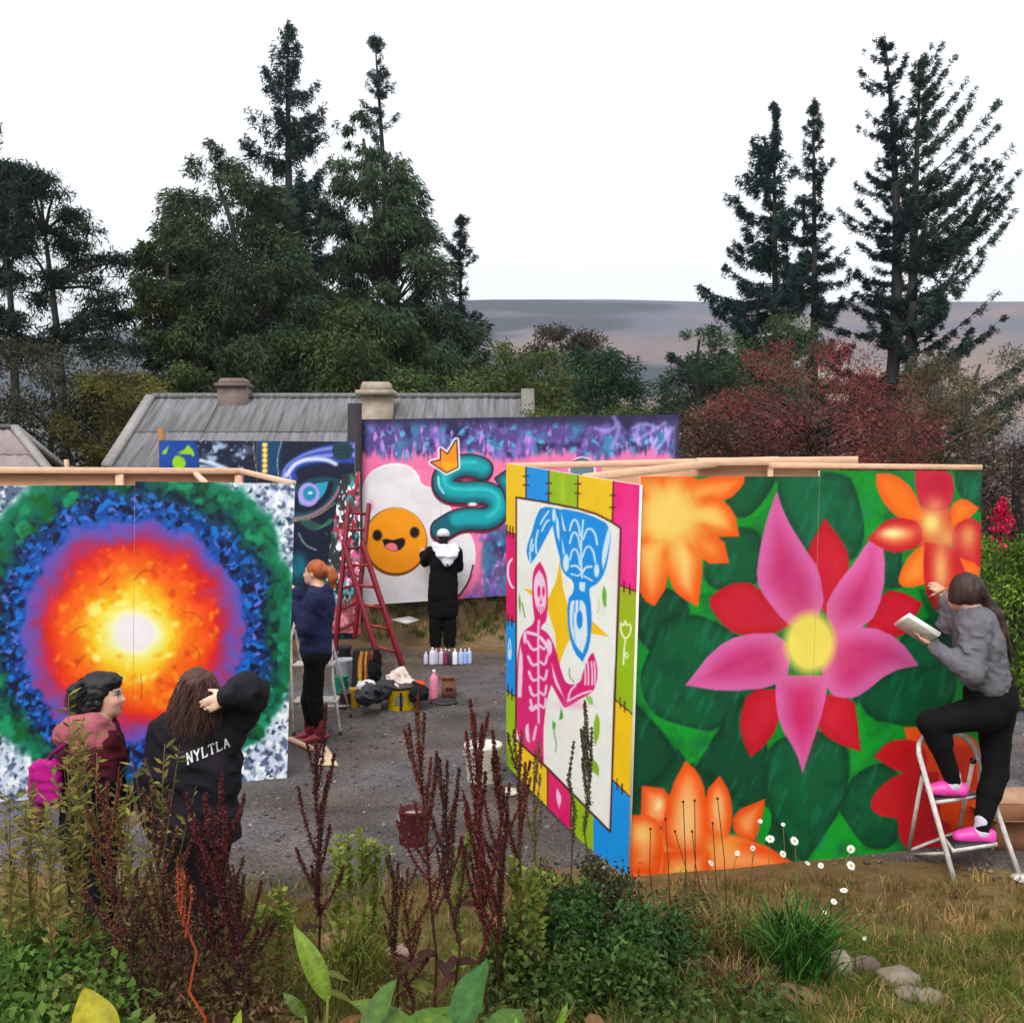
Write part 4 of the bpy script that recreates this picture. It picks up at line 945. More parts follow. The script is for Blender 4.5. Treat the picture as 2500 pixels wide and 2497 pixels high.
# eye mural -------------------------------------------------------
D3 = 14.2
t_eye = thing('mural_board', 'dark blue painted board with one large staring eye and a globe', 'mural', (P(620, 1500, D3)[0], D3, 0.2))
yT0, yT1, yB1, yB0 = P(388, 1075, D3), P(866, 1078, D3), P(866, 1560, D3), P(388, 1560, D3)
sheet(t_eye, 'painted_sheet', yT0, mid(yT0, yT1), mid(yB0, yB1), yB0, 90, 110, paint_eye)
sheet(t_eye, 'painted_sheet', mid(yT0, yT1, 0.501), yT1, yB1, mid(yB0, yB1, 0.501), 110, 160, paint_eye)
for q in (0.03, 0.5, 0.97):
    a_ = mid(yT0, yT1, q) + (0, .06, .0); b2 = mid(yB0, yB1, q) + (0, .06, 0); b2[2] = 0
    if q < 0.1: a_ = P(390, 1046, D3) + (0, .06, 0)
    m = MB(); m.bar(a_, b2, 0.11, 0.07); m.build('post', M_WOOD if q > .1 else material('raw_timber', color=(0.36, 0.17, 0.07), rough=.8, var=.5, scale=12), t_eye)

# splattered offcut behind the red ladder
D4 = 13.7
t_spl = thing('splattered_board', 'upright board offcut splattered with red, white and green paint beside red ladder', 'board', (P(820, 1540, D4)[0], D4, 0))
sheet(t_spl, 'painted_sheet', P(834, 1160, D4 + .25), P(878, 1150, D4 + .25), P(880, 1545, D4), P(772, 1545, D4), 60, 200, paint_splatter)
# ------------------------------------------------------------------ smooth blended bodies
def unit(v):
    v = np.asarray(v, float); return v / (np.linalg.norm(v) + 1e-12)

class SDF:
    def __init__(self): self.p = []
    def cone(self, a, b, ra, rb, k=0.02, flat=1.0, side=None, op='u'):
        """tapered limb; flat < 1 squashes it along the axis perpendicular to side"""
        self.p.append(('c', np.asarray(a, float), np.asarray(b, float), ra, rb, k, flat, None if side is None else unit(side), op)); return self
    def ell(self, c, r, ax=None, k=0.02, op='u'):
        self.p.append(('e', np.asarray(c, float), np.asarray(r, float), np.eye(3) if ax is None else np.asarray(ax, float), k, op)); return self
    def chain(self, pts, rs, k=0.02, flat=1.0, side=None):
        for i in range(len(pts) - 1): self.cone(pts[i], pts[i + 1], rs[i], rs[i + 1], k, flat, side)
        return self
    def mesh(self, h, noise=None, cut=None):
        lo = np.full(3, 1e9); hi = -lo; bbs = []
        for q in self.p:
            if q[0] == 'c':
                r = max(q[3], q[4]); a = np.minimum(q[1], q[2]) - r; b = np.maximum(q[1], q[2]) + r
            else:
                r = np.abs(q[3] * q[2][:, None]).sum(0) if False else np.full(3, q[2].max()); a = q[1] - r; b = q[1] + r
            bbs.append((a, b))
            if q[-1] == 'u': lo = np.minimum(lo, a); hi = np.maximum(hi, b)
        lo -= 3 * h + 0.02; hi += 3 * h + 0.02
        n = np.ceil((hi - lo) / h).astype(int) + 1
        F = np.full(n, 0.25, np.float32)
        axs = [lo[i] + np.arange(n[i]) * h for i in range(3)]
        for q, (a, b) in zip(self.p, bbs):
            k = q[5] if q[0] == 'c' else q[4]
            m = k + 3 * h + 0.02
            i0 = np.clip(np.floor((a - m - lo) / h).astype(int), 0, n); i1 = np.clip(np.ceil((b + m - lo) / h).astype(int) + 1, 0, n)
            sl = tuple(slice(i0[i], i1[i]) for i in range(3))
            X = axs[0][sl[0]][:, None, None]; Y = axs[1][sl[1]][None, :, None]; Z = axs[2][sl[2]][None, None, :]
            if q[0] == 'c':
                _, A, B, ra, rb, k, flat, side, op = q
                ba = B - A; L = float(ba @ ba) + 1e-12
                t = np.clip(((X - A[0]) * ba[0] + (Y - A[1]) * ba[1] + (Z - A[2]) * ba[2]) / L, 0, 1)
                dx, dy, dz = X - A[0] - t * ba[0], Y - A[1] - t * ba[1], Z - A[2] - t * ba[2]
                if side is None or flat == 1.0:
                    d = np.sqrt(dx * dx + dy * dy + dz * dz) - (ra + t * (rb - ra))
                else:
                    nrm = unit(np.cross(ba, side))
                    w = dx * nrm[0] + dy * nrm[1] + dz * nrm[2]
                    e = (1 / flat - 1) * w
                    dx, dy, dz = dx + e * nrm[0], dy + e * nrm[1], dz + e * nrm[2]
                    d = (np.sqrt(dx * dx + dy * dy + dz * dz) - (ra + t * (rb - ra))) * (0.5 + 0.5 * flat)
            else:
                _, C, r, ax, k, op = q
                dx, dy, dz = X - C[0], Y - C[1], Z - C[2]
                p_ = [(dx * a_[0] + dy * a_[1] + dz * a_[2]) for a_ in ax]
                k0 = np.sqrt(sum((p_[i] / r[i]) ** 2 for i in range(3))); k1 = np.sqrt(sum((p_[i] / r[i] ** 2) ** 2 for i in range(3))) + 1e-9
                d = k0 * (k0 - 1) / k1
            cur = F[sl]
            if op == 's':
                d = -d; hh = np.clip(0.5 - 0.5 * (cur - d) / k, 0, 1); F[sl] = cur * (1 - hh) + d * hh + k * hh * (1 - hh)
            else:
                hh = np.clip(0.5 + 0.5 * (d - cur) / k, 0, 1); F[sl] = d * (1 - hh) + cur * hh - k * hh * (1 - hh)
        if noise is not None or cut is not None:
            near = np.abs(F) < (0.06)
            ii = np.nonzero(near); pts = np.stack([axs[i][ii[i]] for i in range(3)], -1)
            if noise is not None: F[ii] += noise(pts).astype(np.float32)
        if cut is not None:
            for pt, nm in cut:      # keep the side where (p - pt).nm < 0
                pt = np.asarray(pt, float); nm = unit(nm)
                pl = (axs[0][:, None, None] - pt[0]) * nm[0] + (axs[1][None, :, None] - pt[1]) * nm[1] + (axs[2][None, None, :] - pt[2]) * nm[2]
                F = np.maximum(F, pl.astype(np.float32))
        return surf_net(F, lo, h)

def surf_net(F, lo, h):
    S = F < 0
    nx, ny, nz = F.shape
    cnt = np.zeros((nx - 1, ny - 1, nz - 1), np.uint8)
    for dx in (0, 1):
        for dy in (0, 1):
            for dz in (0, 1): cnt += S[dx:nx - 1 + dx, dy:ny - 1 + dy, dz:nz - 1 + dz]
    act = (cnt > 0) & (cnt < 8)
    I = np.nonzero(act); idx = np.full(act.shape, -1, np.int64); idx[I] = np.arange(len(I[0]))
    base = np.stack(I, -1).astype(float); acc = np.zeros((len(base), 3)); num = np.zeros(len(base))
    cr = [(a, b, c) for a in (0, 1) for b in (0, 1) for c in (0, 1)]
    val = {c: F[I[0] + c[0], I[1] + c[1], I[2] + c[2]].astype(float) for c in cr}
    for a in cr:
        for ax in range(3):
            if a[ax]: continue
            b = list(a); b[ax] = 1; b = tuple(b)
            va, vb = val[a], val[b]; s = (va < 0) != (vb < 0)
            t = np.where(s, va / np.where(s, va - vb, 1), 0)
            p = np.tile(np.array(a, float), (len(base), 1)); p[:, ax] = t
            acc[s] += p[s]; num[s] += 1
    V = lo + h * (base + acc / num[:, None])
    Q = []
    for ax in range(3):
        sl0 = [slice(1, -1)] * 3; sl1 = [slice(1, -1)] * 3
        sl0[ax] = slice(0, -1); sl1[ax] = slice(1, None)
        s0, s1 = S[tuple(sl0)], S[tuple(sl1)]
        for flip in (False, True):
            e = np.nonzero((s0 & ~s1) if not flip else (~s0 & s1))
            e = [e[i] + (0 if i == ax else 1) for i in range(3)]
            o = [i for i in range(3) if i != ax]
            def at(d1, d2):
                k = list(e); k[o[0]] = e[o[0]] - d1; k[o[1]] = e[o[1]] - d2
                return idx[k[0], k[1], k[2]]
            q = [at(1, 1), at(0, 1), at(0, 0), at(1, 0)]
            if (ax == 1) != flip: q = q[::-1]
            q = np.stack(q, -1); q = q[(q >= 0).all(1)]
            Q.append(q)
    return V, np.concatenate(Q)

def sdf_part(name, sdf, h, col, mat, parent, noise=None, cut=None, smooth=1):
    V, Q = sdf.mesh(h, noise, cut)
    for _ in range(smooth):                                  # one light relaxing pass
        acc = np.zeros_like(V); w = np.zeros(len(V))
        for a in range(4):
            i, j = Q[:, a], Q[:, (a + 1) % 4]
            np.add.at(acc, i, V[j]); np.add.at(w, i, 1); np.add.at(acc, j, V[i]); np.add.at(w, j, 1)
        V = V * 0.5 + 0.5 * acc / np.maximum(w, 1)[:, None]
    c = col(V) if callable(col) else np.broadcast_to(np.asarray(col, float), (len(V), 3))
    me = mesh_np(name, V - world_of(parent), Q, col=c, smooth=True)
    return link(name, me, mat, parent), V, Q

def folds(scale=14.0, amp=0.008, seed=1, axis=(0.3, 0.2, 1)):
    ax = unit(axis)
    def f(p):
        w = p + 0.05 * (np.stack([vnoise(p * 9, seed + 3), vnoise(p * 9, seed + 4), vnoise(p * 9, seed + 5)], -1) - 0.5)
        q = w * scale; q = q + np.outer((w @ ax) * scale * 0.9, ax)
        v = vnoise(q, seed)
        return amp * 2 * (np.abs(v - 0.5) * 2 - 0.5) + amp * 0.7 * (vnoise(p * scale * 2.6, seed + 9) - 0.5)
    return f

def hand(s, wrist, d, palm_n, size=1.0, curl=0.5, thumb_side=1, h=None):
    """palm and five fingers: d = pointing direction, palm_n = direction the palm faces"""
    d = unit(d); n = unit(np.asarray(palm_n, float) - d * np.dot(palm_n, d)); w = np.cross(d, n) * thumb_side
    wrist = np.asarray(wrist, float); z = size
    s.cone(wrist, wrist + d * 0.045 * z, 0.024 * z, 0.030 * z, 0.015, 0.62, w)
    pc = wrist + d * 0.055 * z
    s.cone(pc + w * 0.018 * z, pc + d * 0.035 * z + w * 0.02 * z, 0.020 * z, 0.017 * z, 0.014, 0.75, w); s.cone(pc - w * 0.016 * z, pc + d * 0.03 * z - w * 0.02 * z, 0.020 * z, 0.016 * z, 0.014, 0.75, w)
    for i, (o, L) in enumerate(((0.030, 0.070), (0.010, 0.080), (-0.010, 0.075), (-0.029, 0.058))):
        p = wrist + (d * (0.090 - 0.004 * abs(i - 1)) + w * o) * z; dd = d; L = L * z
        for q, (fr, r) in enumerate(((0.45, 0.0092), (0.31, 0.0085), (0.24, 0.0076))):
            a = curl * (0.55 + 0.55 * q) + 0.06 * i
            dd = unit(dd * math.cos(a) + n * math.sin(a)); e = p + dd * L * fr
            s.cone(p, e, r * z * 1.05, r * z * 0.94, 0.004); p = e
    tb = wrist + (d * 0.03 + w * 0.028) * z; td = unit(d * 0.75 + w * 0.62 + n * 0.25)
    e = tb + td * 0.036 * z; s.cone(tb, e, 0.014 * z, 0.0105 * z, 0.010); td2 = unit(td + d * 0.35 + n * (0.2 + curl * 0.5)); s.cone(e, e + td2 * 0.030 * z, 0.0102 * z, 0.0085 * z, 0.004)

def head(s, c, f, u, z=1.0):
    """skull, jaw, nose, lips, ears; c = middle of the head (eye level), f = facing, u = up"""
    f = unit(f); u = unit(np.asarray(u, float) - f * np.dot(u, f)); r = np.cross(f, u); A = np.array([r, f, u]); c = np.asarray(c, float)
    L = lambda x, y, w: c + (r * x + f * y + u * w) * z
    s.ell(L(0, -0.012, 0.030), np.array((0.074, 0.094, 0.086)) * z, A, 0.02); s.ell(L(0, 0.032, -0.030), np.array((0.060, 0.062, 0.078)) * z, A, 0.03)
    s.ell(L(0, 0.050, -0.078), np.array((0.036, 0.036, 0.030)) * z, A, 0.03); s.ell(L(0, 0.070, -0.100), np.array((0.019, 0.017, 0.015)) * z, A, 0.016)
    for k in (-1, 1):
        s.ell(L(k * 0.034, 0.068, -0.030), np.array((0.022, 0.022, 0.020)) * z, A, 0.02); s.ell(L(k * 0.032, 0.097, 0.000), np.array((0.017, 0.016, 0.011)) * z, A, 0.012, 's')
        s.ell(L(k * 0.032, 0.076, 0.0), np.array((0.0135, 0.0135, 0.0125)) * z, A, 0.003)
        s.ell(L(k * 0.075, -0.008, -0.010), np.array((0.009, 0.020, 0.031)) * z, A, 0.008)
        s.cone(L(k * 0.012, 0.087, 0.017), L(k * 0.046, 0.076, 0.017), 0.010 * z, 0.008 * z, 0.014)
    s.cone(L(0, 0.084, 0.010), L(0, 0.108, -0.030), 0.0075 * z, 0.0115 * z, 0.010); s.ell(L(0.010, 0.094, -0.034), np.array((.008, .010, .007)) * z, A, 0.008); s.ell(L(-0.010, 0.094, -0.034), np.array((.008, .010, .007)) * z, A, 0.008)
    s.ell(L(0, 0.088, -0.060), np.array((0.021, 0.011, 0.006)) * z, A, 0.006); s.ell(L(0, 0.086, -0.072), np.array((0.018, 0.011, 0.007)) * z, A, 0.006)
    return L, A

SKIN = lin((206, 160, 138))
def skin_col(c, A, z=1.0, brow=(40, 26, 20), base=SKIN):
    def f(V):
        q = (V - np.asarray(c)) @ A.T / z
        col = np.tile(base, (len(V), 1)) * (0.93 + 0.14 * vnoise(V * 40, 4)[:, None])
        def mixin(m, cc): 
            nonlocal col
            m = np.clip(m, 0, 1)[:, None]; col = col * (1 - m) + lin(cc) * m
        front = q[:, 1] > 0.04
        lip = np.hypot(q[:, 0] / 0.024, (q[:, 2] + 0.066) / 0.012); mixin((1.3 - lip) * 2 * front, (176, 96, 92))
        for k in (-1, 1):
            e = np.hypot((q[:, 0] - k * .032) / 0.014, q[:, 2] / 0.0075); mixin((1.25 - e) * 3 * front, (232, 226, 222)); e2 = np.hypot((q[:, 0] - k * .032), q[:, 2]); mixin((0.0085 - e2) * 400 * front, (30, 20, 16)); mixin((1.5 - np.hypot((q[:, 0] - k * .032) / 0.016, (q[:, 2] - 0.008) / 0.0035)) * 2 * front, (46, 30, 26))
            b = np.hypot((q[:, 0] - k * .034) / 0.022, (q[:, 2] - 0.023) / 0.006); mixin((1.3 - b) * 2 * front, brow)
            ck = np.hypot((q[:, 0] - k * .045) / 0.03, (q[:, 2] + 0.035) / 0.025); mixin((1 - ck) * 0.35 * front, (214, 130, 118))
        return col
    return f

def strands(roots, dirs, length, curl, col, n_seg, rng, grav=0.6, w=0.004):
    """ribbons of hair as quads"""
    m = MB(); n = len(roots)
    p = roots.copy(); d = dirs / np.linalg.norm(dirs, axis=1)[:, None]
    L = length * rng.uniform(0.75, 1.15, n); ph = rng.uniform(0, 6.28, n)
    rows = []
    side = np.cross(d, rng.normal(size=(n, 3))); side /= np.linalg.norm(side, axis=1)[:, None]
    for k in range(n_seg + 1):
        wk = w * (1 - 0.75 * k / n_seg)
        rows.append((p - side * wk, p + side * wk))
        d = d + np.array((0, 0, -grav / n_seg)); d /= np.linalg.norm(d, axis=1)[:, None]
        wob = curl * np.stack([np.sin(ph + k * 1.5), np.cos(ph * 1.3 + k * 1.3), 0 * ph], 1)
        p = p + (d * (L / n_seg)[:, None]) + wob * (L / n_seg)[:, None]
    V = np.stack([v for r in rows for v in r], 1)            # n, 2*(seg+1), 3
    Q = np.concatenate([np.arange(n)[:, None] * (2 * (n_seg + 1)) + np.array((2 * k, 2 * k + 1, 2 * k + 3, 2 * k + 2)) for k in range(n_seg)])
    cc = np.asarray(col) * rng.uniform(0.55, 1.7, (n, 1))
    m.add(V.reshape(-1, 3), Q, col=np.repeat(cc, 2 * (n_seg + 1), 0))
    return m

def shoe(parent, ankle, toe_dir, col, sole, L=0.235, name='shoe', h=0.008):
    f = unit((toe_dir[0], toe_dir[1], toe_dir[2] * 1.0)); a = np.asarray(ankle, float)
    s_ = unit(np.cross(f, (0, 0, 1))); u = np.cross(s_, f)
    q = SDF(); heel = a - f * 0.045 - u * 0.055
    q.cone(heel + u * 0.012, a + f * 0.09 - u * 0.055, 0.036, 0.040, 0.02, 0.85, s_).cone(a + f * 0.06 - u * 0.048, a + f * (L - 0.085) - u * 0.062, 0.040, 0.032, 0.02, 0.8, s_).cone(a - u * 0.01, a + f * 0.05 - u * 0.05, 0.034, 0.036, 0.03)
    bot = a - u * 0.085
    cf = lambda V: np.where((((V - bot) @ u) < 0.016)[:, None], sole, col) * np.ones((len(V), 3))
    return sdf_part(name, q, h, cf, M_PLASTIC, parent, cut=[(bot, -u)])

def leg_sdf(s, hip, knee, ankle, r=(0.088, 0.060, 0.038), k=0.03):
    hip, knee, ankle = map(np.asarray, (hip, knee, ankle))
    calf = knee * 0.68 + ankle * 0.32
    back = unit(np.cross(np.cross(ankle - knee, hip - knee + 1e-4), ankle - knee)) if np.linalg.norm(np.cross(ankle - knee, hip - knee)) > 1e-3 else np.zeros(3)
    s.cone(hip, knee, r[0], r[1], k); s.cone(knee, calf + 0.01 * back, r[1], r[1] * 0.95, k); s.cone(calf + 0.01 * back, ankle, r[1] * 0.95, r[2], k)

def foot_sdf(s, ankle, toe):
    f = unit(toe); a = np.asarray(ankle, float); u = unit(np.cross(np.cross(f, (0, 0, 1)), f)); s.cone(a, a - u * 0.05 - f * 0.02, 0.032, 0.030, 0.02); s.cone(a - u * .045, a + f * 0.12 - u * 0.06, 0.030, 0.022, 0.02)

def person_body(parent, J, h, skin, hands=True):
    """one continuous skin surface: head, neck, trunk, arms, hands, legs, feet"""
    s = SDF()
    z = J.get('z', 1.0)
    L, A = head(s, J['head'], J['face'], J['up'], z)
    s.cone(L(0, -0.02, -0.05), J['neck'], 0.052 * z, 0.055 * z, 0.03)
    side = unit(np.asarray(J['shR'], float) - np.asarray(J['shL'], float)); chest = np.asarray(J['neck'], float) * 0.72 + np.asarray(J['pelvis'], float) * 0.28
    s.cone(J['neck'], chest, 0.07 * z, 0.125 * z, 0.05, 0.75, side); s.cone(chest, J['pelvis'], 0.125 * z, 0.13 * z, 0.05, 0.75, side)
    for q in 'LR':
        s.cone(J['neck'], J['sh' + q], 0.05 * z, 0.050 * z, 0.05)
        s.cone(J['sh' + q], J['el' + q], 0.048 * z, 0.038 * z, 0.02); s.cone(J['el' + q], J['wr' + q], 0.038 * z, 0.025 * z, 0.02)
        hd, hn, cu, ts = J['hand' + q]; hand(s, J['wr' + q], hd, hn, z, cu, ts)
        leg_sdf(s, J['hip' + q], J['kn' + q], J['an' + q], (0.080 * z, 0.052 * z, 0.033 * z)); foot_sdf(s, J['an' + q], J['toe' + q])
        s.cone(J['pelvis'], J['hip' + q], 0.11 * z, 0.085 * z, 0.05)
    return sdf_part('body', s, h, skin_col(J['head'], A, z, base=skin, brow=J.get('brow', (40, 26, 20))), M_SKIN, parent), L, A

def top_sdf(J, r_sh=0.075, r_el=0.058, r_wr=0.042, chest_r=0.165, hem_r=0.175, flat=0.72, hem=None, cuff=0.95):
    s = SDF(); side = unit(np.asarray(J['shR'], float) - np.asarray(J['shL'], float)); nk = np.asarray(J['neck'], float); pv = np.asarray(J['pelvis'], float)
    up = unit(nk - pv); hem = pv if hem is None else np.asarray(hem, float)
    ch = nk * 0.66 + pv * 0.34
    s.cone(nk - up * 0.07, ch, chest_r * 0.72, chest_r, 0.05, flat, side).cone(ch, hem, chest_r, hem_r, 0.05, flat, side)
    for q in 'LR':
        sh, el, wr = (np.asarray(J[k + q], float) for k in ('sh', 'el', 'wr'))
        s.cone(nk - up * 0.055, sh, 0.085, r_sh, 0.05).cone(sh, el, r_sh, r_el, 0.035).cone(el, el + (wr - el) * cuff, r_el, r_wr, 0.025)
        s.cone(sh - up * 0.05, ch, 0.07, chest_r * 0.8, 0.06, flat, side)
    return s, hem, up

def trouser_sdf(J, hip_r=0.135, r=(0.098, 0.068, 0.050), flat=0.85):
    s = SDF(); side = unit(np.asarray(J['hipR'], float) - np.asarray(J['hipL'], float)); pv = np.asarray(J['pelvis'], float)
    s.cone(pv + (0, 0, 0.10), pv, hip_r * 0.92, hip_r, 0.04, flat, side)
    for q in 'LR':
        s.cone(pv, J['hip' + q], hip_r * 0.95, r[0], 0.05); leg_sdf(s, J['hip' + q], J['kn' + q], J['an' + q], r)
    return s

def shade(c, amp=0.25, scale=11, seed=3):
    c = np.asarray(c, float)
    return lambda V: c * (1 - amp / 2 + amp * fbm(V * scale, seed, 3)[:, None])

# ------------------------------------------------------------------ the painter on the step ladder
D = 6.62
pe = thing('person', 'person in grey hoodie and black leggings painting from the white step ladder', 'person', P(2400, 2060, D))
J = dict(head=P(2352, 1446, D), face=(-0.62, 0.72, -0.02), up=(0.12, 0, 1), neck=P(2374, 1496, D), shL=P(2382, 1530, D - 0.13), shR=P(2366, 1522, D + 0.14), elL=P(2372, 1640, D - 0.20), elR=P(2318, 1524, D + 0.26),
         wrL=P(2278, 1574, D - 0.06), wrR=P(2308, 1462, D + 0.24), pelvis=P(2418, 1700, D), hipL=P(2404, 1738, D - 0.06), hipR=P(2430, 1742, D + 0.07), knL=P(2272, 1764, D - 0.06), anL=P(2328, 1908, D - 0.03), knR=P(2430, 1890, D + .03), anR=P(2396, 2022, D - 0.06),
         toeL=(-1, 0.12, 0), toeR=(-1, 0.15, 0), handL=((-0.80, 0.1, 0.42), (0.2, -0.1, 1), 0.25, 1), handR=((-0.55, 0.10, 0.75), (-0.4, 0.9, -0.2), 0.75, -1), z=0.98)
(bo, V_, Q_), L_, A_ = person_body(pe, J, 0.0100, lin((204, 158, 136)))
grey = lin((106, 104, 109))
s, hem, up = top_sdf(J, 0.088, 0.075, 0.042, 0.172, 0.170, 0.78, hem=P(2411, 1660, D))
s.chain([P(2388, 1500, D - 0.09), P(2412, 1516, D - .04), P(2420, 1528, D + .05), P(2402, 1512, D + .12)], [0.032, 0.046, 0.046, 0.03], 0.03)
s.cone(P(2362, 1500, D - 0.04), P(2362, 1506, D + 0.08), 0.038, 0.04, 0.03)
sdf_part('hoodie', s, 0.009, shade(grey, 0.35), M_CLOTH, pe, noise=folds(16, 0.010, 5, (0.5, 0, .8)), cut=[(P(2415, 1687, D), (0.10, 0, -1))])
s = trouser_sdf(J, 0.150, (0.112, 0.074, 0.046), 0.92); s.ell(P(2436, 1716, D), (0.11, 0.14, 0.12), k=0.04)
sdf_part('leggings', s, 0.010, shade(lin((16, 15, 17)), 0.4), M_CLOTH, pe, noise=folds(12, 0.004, 8))
hair = SDF(); Lh = L_
hair.ell(Lh(0, -0.018, 0.034), np.array((0.086, 0.100, 0.094)), A_, 0.02); hair.ell(Lh(0, -0.04, -0.01), np.array((0.080, 0.075, 0.075)), A_, 0.03)
for k in (-1, 1): hair.ell(Lh(k * 0.06, 0.02, -0.02), np.array((0.026, 0.05, 0.06)), A_, 0.03)
tail = [Lh(0, -0.10, 0.04), P(2408, 1474, D), P(2428, 1500, D - .02), P(2446, 1550, D - .02), P(2460, 1592, D - .02)]
hair.chain(tail, [0.030, 0.042, 0.044, 0.040, 0.014], 0.03)
hc = lin((58, 38, 32))
hnoise = lambda p: 0.012 * (vnoise(np.stack([p[:, 0] * 75, p[:, 1] * 75, p[:, 2] * 9], -1), 6) - 0.5)
sdf_part('hair', hair, 0.008, shade(hc, 0.8, 18), M_HAIR, pe, noise=hnoise, cut=[(Lh(0, 0.078, 0), A_[1])])
rg = np.random.default_rng(5)
tp = np.array(tail); k_ = rg.integers(0, 4, 260); tt = rg.random((260, 1)); ro = tp[k_] * (1 - tt) + tp[k_ + 1] * tt; dr = tp[k_ + 1] - tp[k_]
strands(ro + rg.normal(0, 0.02, ro.shape), dr + rg.normal(0, 0.01, dr.shape), 0.12, 0.15, hc, 5, rg, 0.3).build('hair_strands', M_HAIR, pe)
for q, c_ in (('L', 1), ('R', 1)):
    an = J['an' + q]
    so = SDF(); so.cone(an + (0, 0, 0.05), an + (0, 0, -0.02), 0.041, 0.041, 0.02).cone(an + (0.0, 0, -0.02), an + np.array((-0.05, 0, -0.045)), 0.041, 0.036, 0.02)
    sdf_part('sock', so, 0.009, lin((206, 200, 214)), M_CLOTH, pe, noise=folds(20, 0.003, 2))
    sh_ = SDF(); f_ = unit(J['toe' + q]); sd_ = unit(np.cross(f_, (0, 0, 1))); u_ = np.array((0, 0, 1.0))
    sh_.cone(an - f_ * .045 - u_ * .052, an + f_ * .06 - u_ * .052, .041, .048, .02, .9, sd_).cone(an + f_ * .055 - u_ * .040, an + f_ * .128 - u_ * .055, .052, .044, .02, .9, sd_).cone(an - f_ * .06 - u_ * .03, an - f_ * .05 - u_ * .06, .028, .036, .02)
    bt_ = an - u_ * .092
    sdf_part('shoe', sh_, .008, lambda V: np.where((((V - bt_) @ u_) < .018)[:, None], lin((160, 36, 112)), lin((226, 70, 162))) * np.ones((len(V), 3)), M_PLASTIC, pe, cut=[(bt_, -u_)])
# what the painter holds
m = MB(); a_, b2 = J['wrR'] + (-0.02, 0.06, 0.065), P(2262, 1460, D + 0.20)
b_o = thing('paint_brush', 'slim paint brush held against the red petals', 'brush', b2)
m.tube([P(2322, 1432, D + 0.23), P(2282, 1450, D + 0.21)], 0.006, 8, lin((160, 120, 70))); m.build('handle', M_PLASTIC, b_o)
m = MB(); m.tube([P(2282, 1450, D + .21), P(2274, 1454, D + .205)], 0.008, 8, lin((150, 150, 150))); m.build('ferrule', M_PLASTIC, b_o)
m = MB(); m.tube([P(2274, 1454, D + .205), P(2266, 1458, D + .2)], [0.008, 0.003], 8, lin((190, 60, 50))); m.build('bristles', M_CLOTH, b_o)
tr_ = thing('paint_tray', 'flat white paint tray held in the hand of the painter in grey', 'tray', P(2250, 1555, D))
a_, b2 = P(2200, 1514, D - 0.05), P(2276, 1562, D - 0.07); ax_ = np.array(frame(b2 - a_, (0.0, 0.5, 1)))
m = MB(); m.obox((a_ + b2) / 2, (np.linalg.norm(b2 - a_), 0.17, 0.014), ax_, lin((226, 222, 212)), 0.005); m.build('base', M_PLASTIC, tr_)
m = MB()
for sg in (-1, 1): m.obox((a_ + b2) / 2 + ax_[1] * sg * 0.083 + ax_[2] * 0.012, (np.linalg.norm(b2 - a_), 0.006, 0.022), ax_, lin((230, 226, 218)))
for sg in (-1, 1): m.obox((a_ + b2) / 2 + ax_[0] * sg * np.linalg.norm(b2 - a_) * .49 + ax_[2] * 0.012, (0.006, 0.16, 0.022), ax_, lin((230, 226, 218)))
m.build('rim', M_PLASTIC, tr_)

# ------------------------------------------------------------------ woman with ginger hair
D = 9.85
pg = thing('person', 'person with ginger ponytail in navy jacket and black trousers beside sun mural', 'person', P(768, 1812, D))
J = dict(head=P(768, 1398, D), face=(-0.97, 0.22, 0.05), up=(0.04, 0, 1), neck=P(778, 1440, D), shL=P(772, 1462, D - 0.17), shR=P(776, 1462, D + 0.17), elL=P(746, 1535, D - 0.20), elR=P(738, 1500, D + 0.22), wrL=P(716, 1474, D - 0.10), wrR=P(722, 1440, D + 0.20),
         pelvis=P(772, 1594, D), hipL=P(768, 1610, D - 0.09), hipR=P(770, 1610, D + 0.09), knL=P(770, 1710, D - 0.08), knR=P(752, 1708, D + 0.10), anL=P(782, 1788, D - 0.09), anR=P(757, 1782, D + 0.12), toeL=(-0.9, -0.25, -0.1), toeR=(-1, -0.1, -0.1),
         handL=((-0.8, 0.2, 0.5), (0.1, 0.9, 0.2), 0.6, 1), handR=((-0.9, 0.1, 0.4), (0, -0.8, .2), 0.6, -1), z=1.0, brow=(120, 70, 40))
(bo, V_, Q_), L_, A_ = person_body(pg, J, 0.013, lin((222, 172, 148)))
s, hem, up = top_sdf(J, 0.085, 0.068, 0.046, 0.155, 0.165, 0.88, hem=P(770, 1585, D)); s.cone(P(794, 1446, D), P(802, 1470, D), 0.07, 0.06, 0.05); s.cone(P(776, 1442, D), P(772, 1448, D), 0.075, 0.075, 0.03)
sdf_part('jacket', s, 0.012, shade(lin((44, 48, 84)), 0.3), M_CLOTH, pg, noise=folds(11, 0.009, 15), cut=[(P(770, 1608, D), (0, 0, -1))])
s = trouser_sdf(J, 0.135, (0.098, 0.066, 0.045)); sdf_part('trousers', s, 0.012, shade(lin((15, 14, 16)), 0.3), M_CLOTH, pg, noise=folds(10, 0.005, 18))
hair = SDF(); Lh = L_
hair.ell(Lh(0, -0.018, 0.036), np.array((0.083, 0.097, 0.090)), A_, 0.02); hair.ell(Lh(0, -0.06, 0.0), np.array((0.074, 0.055, 0.06)), A_, 0.03)
hair.chain([Lh(0, -0.10, 0.03), Lh(0, -0.155, 0.025), Lh(0, -0.185, -0.03), Lh(0, -0.185, -0.13)], [0.030, 0.042, 0.042, 0.016], 0.03)
gh = lin((178, 96, 52))
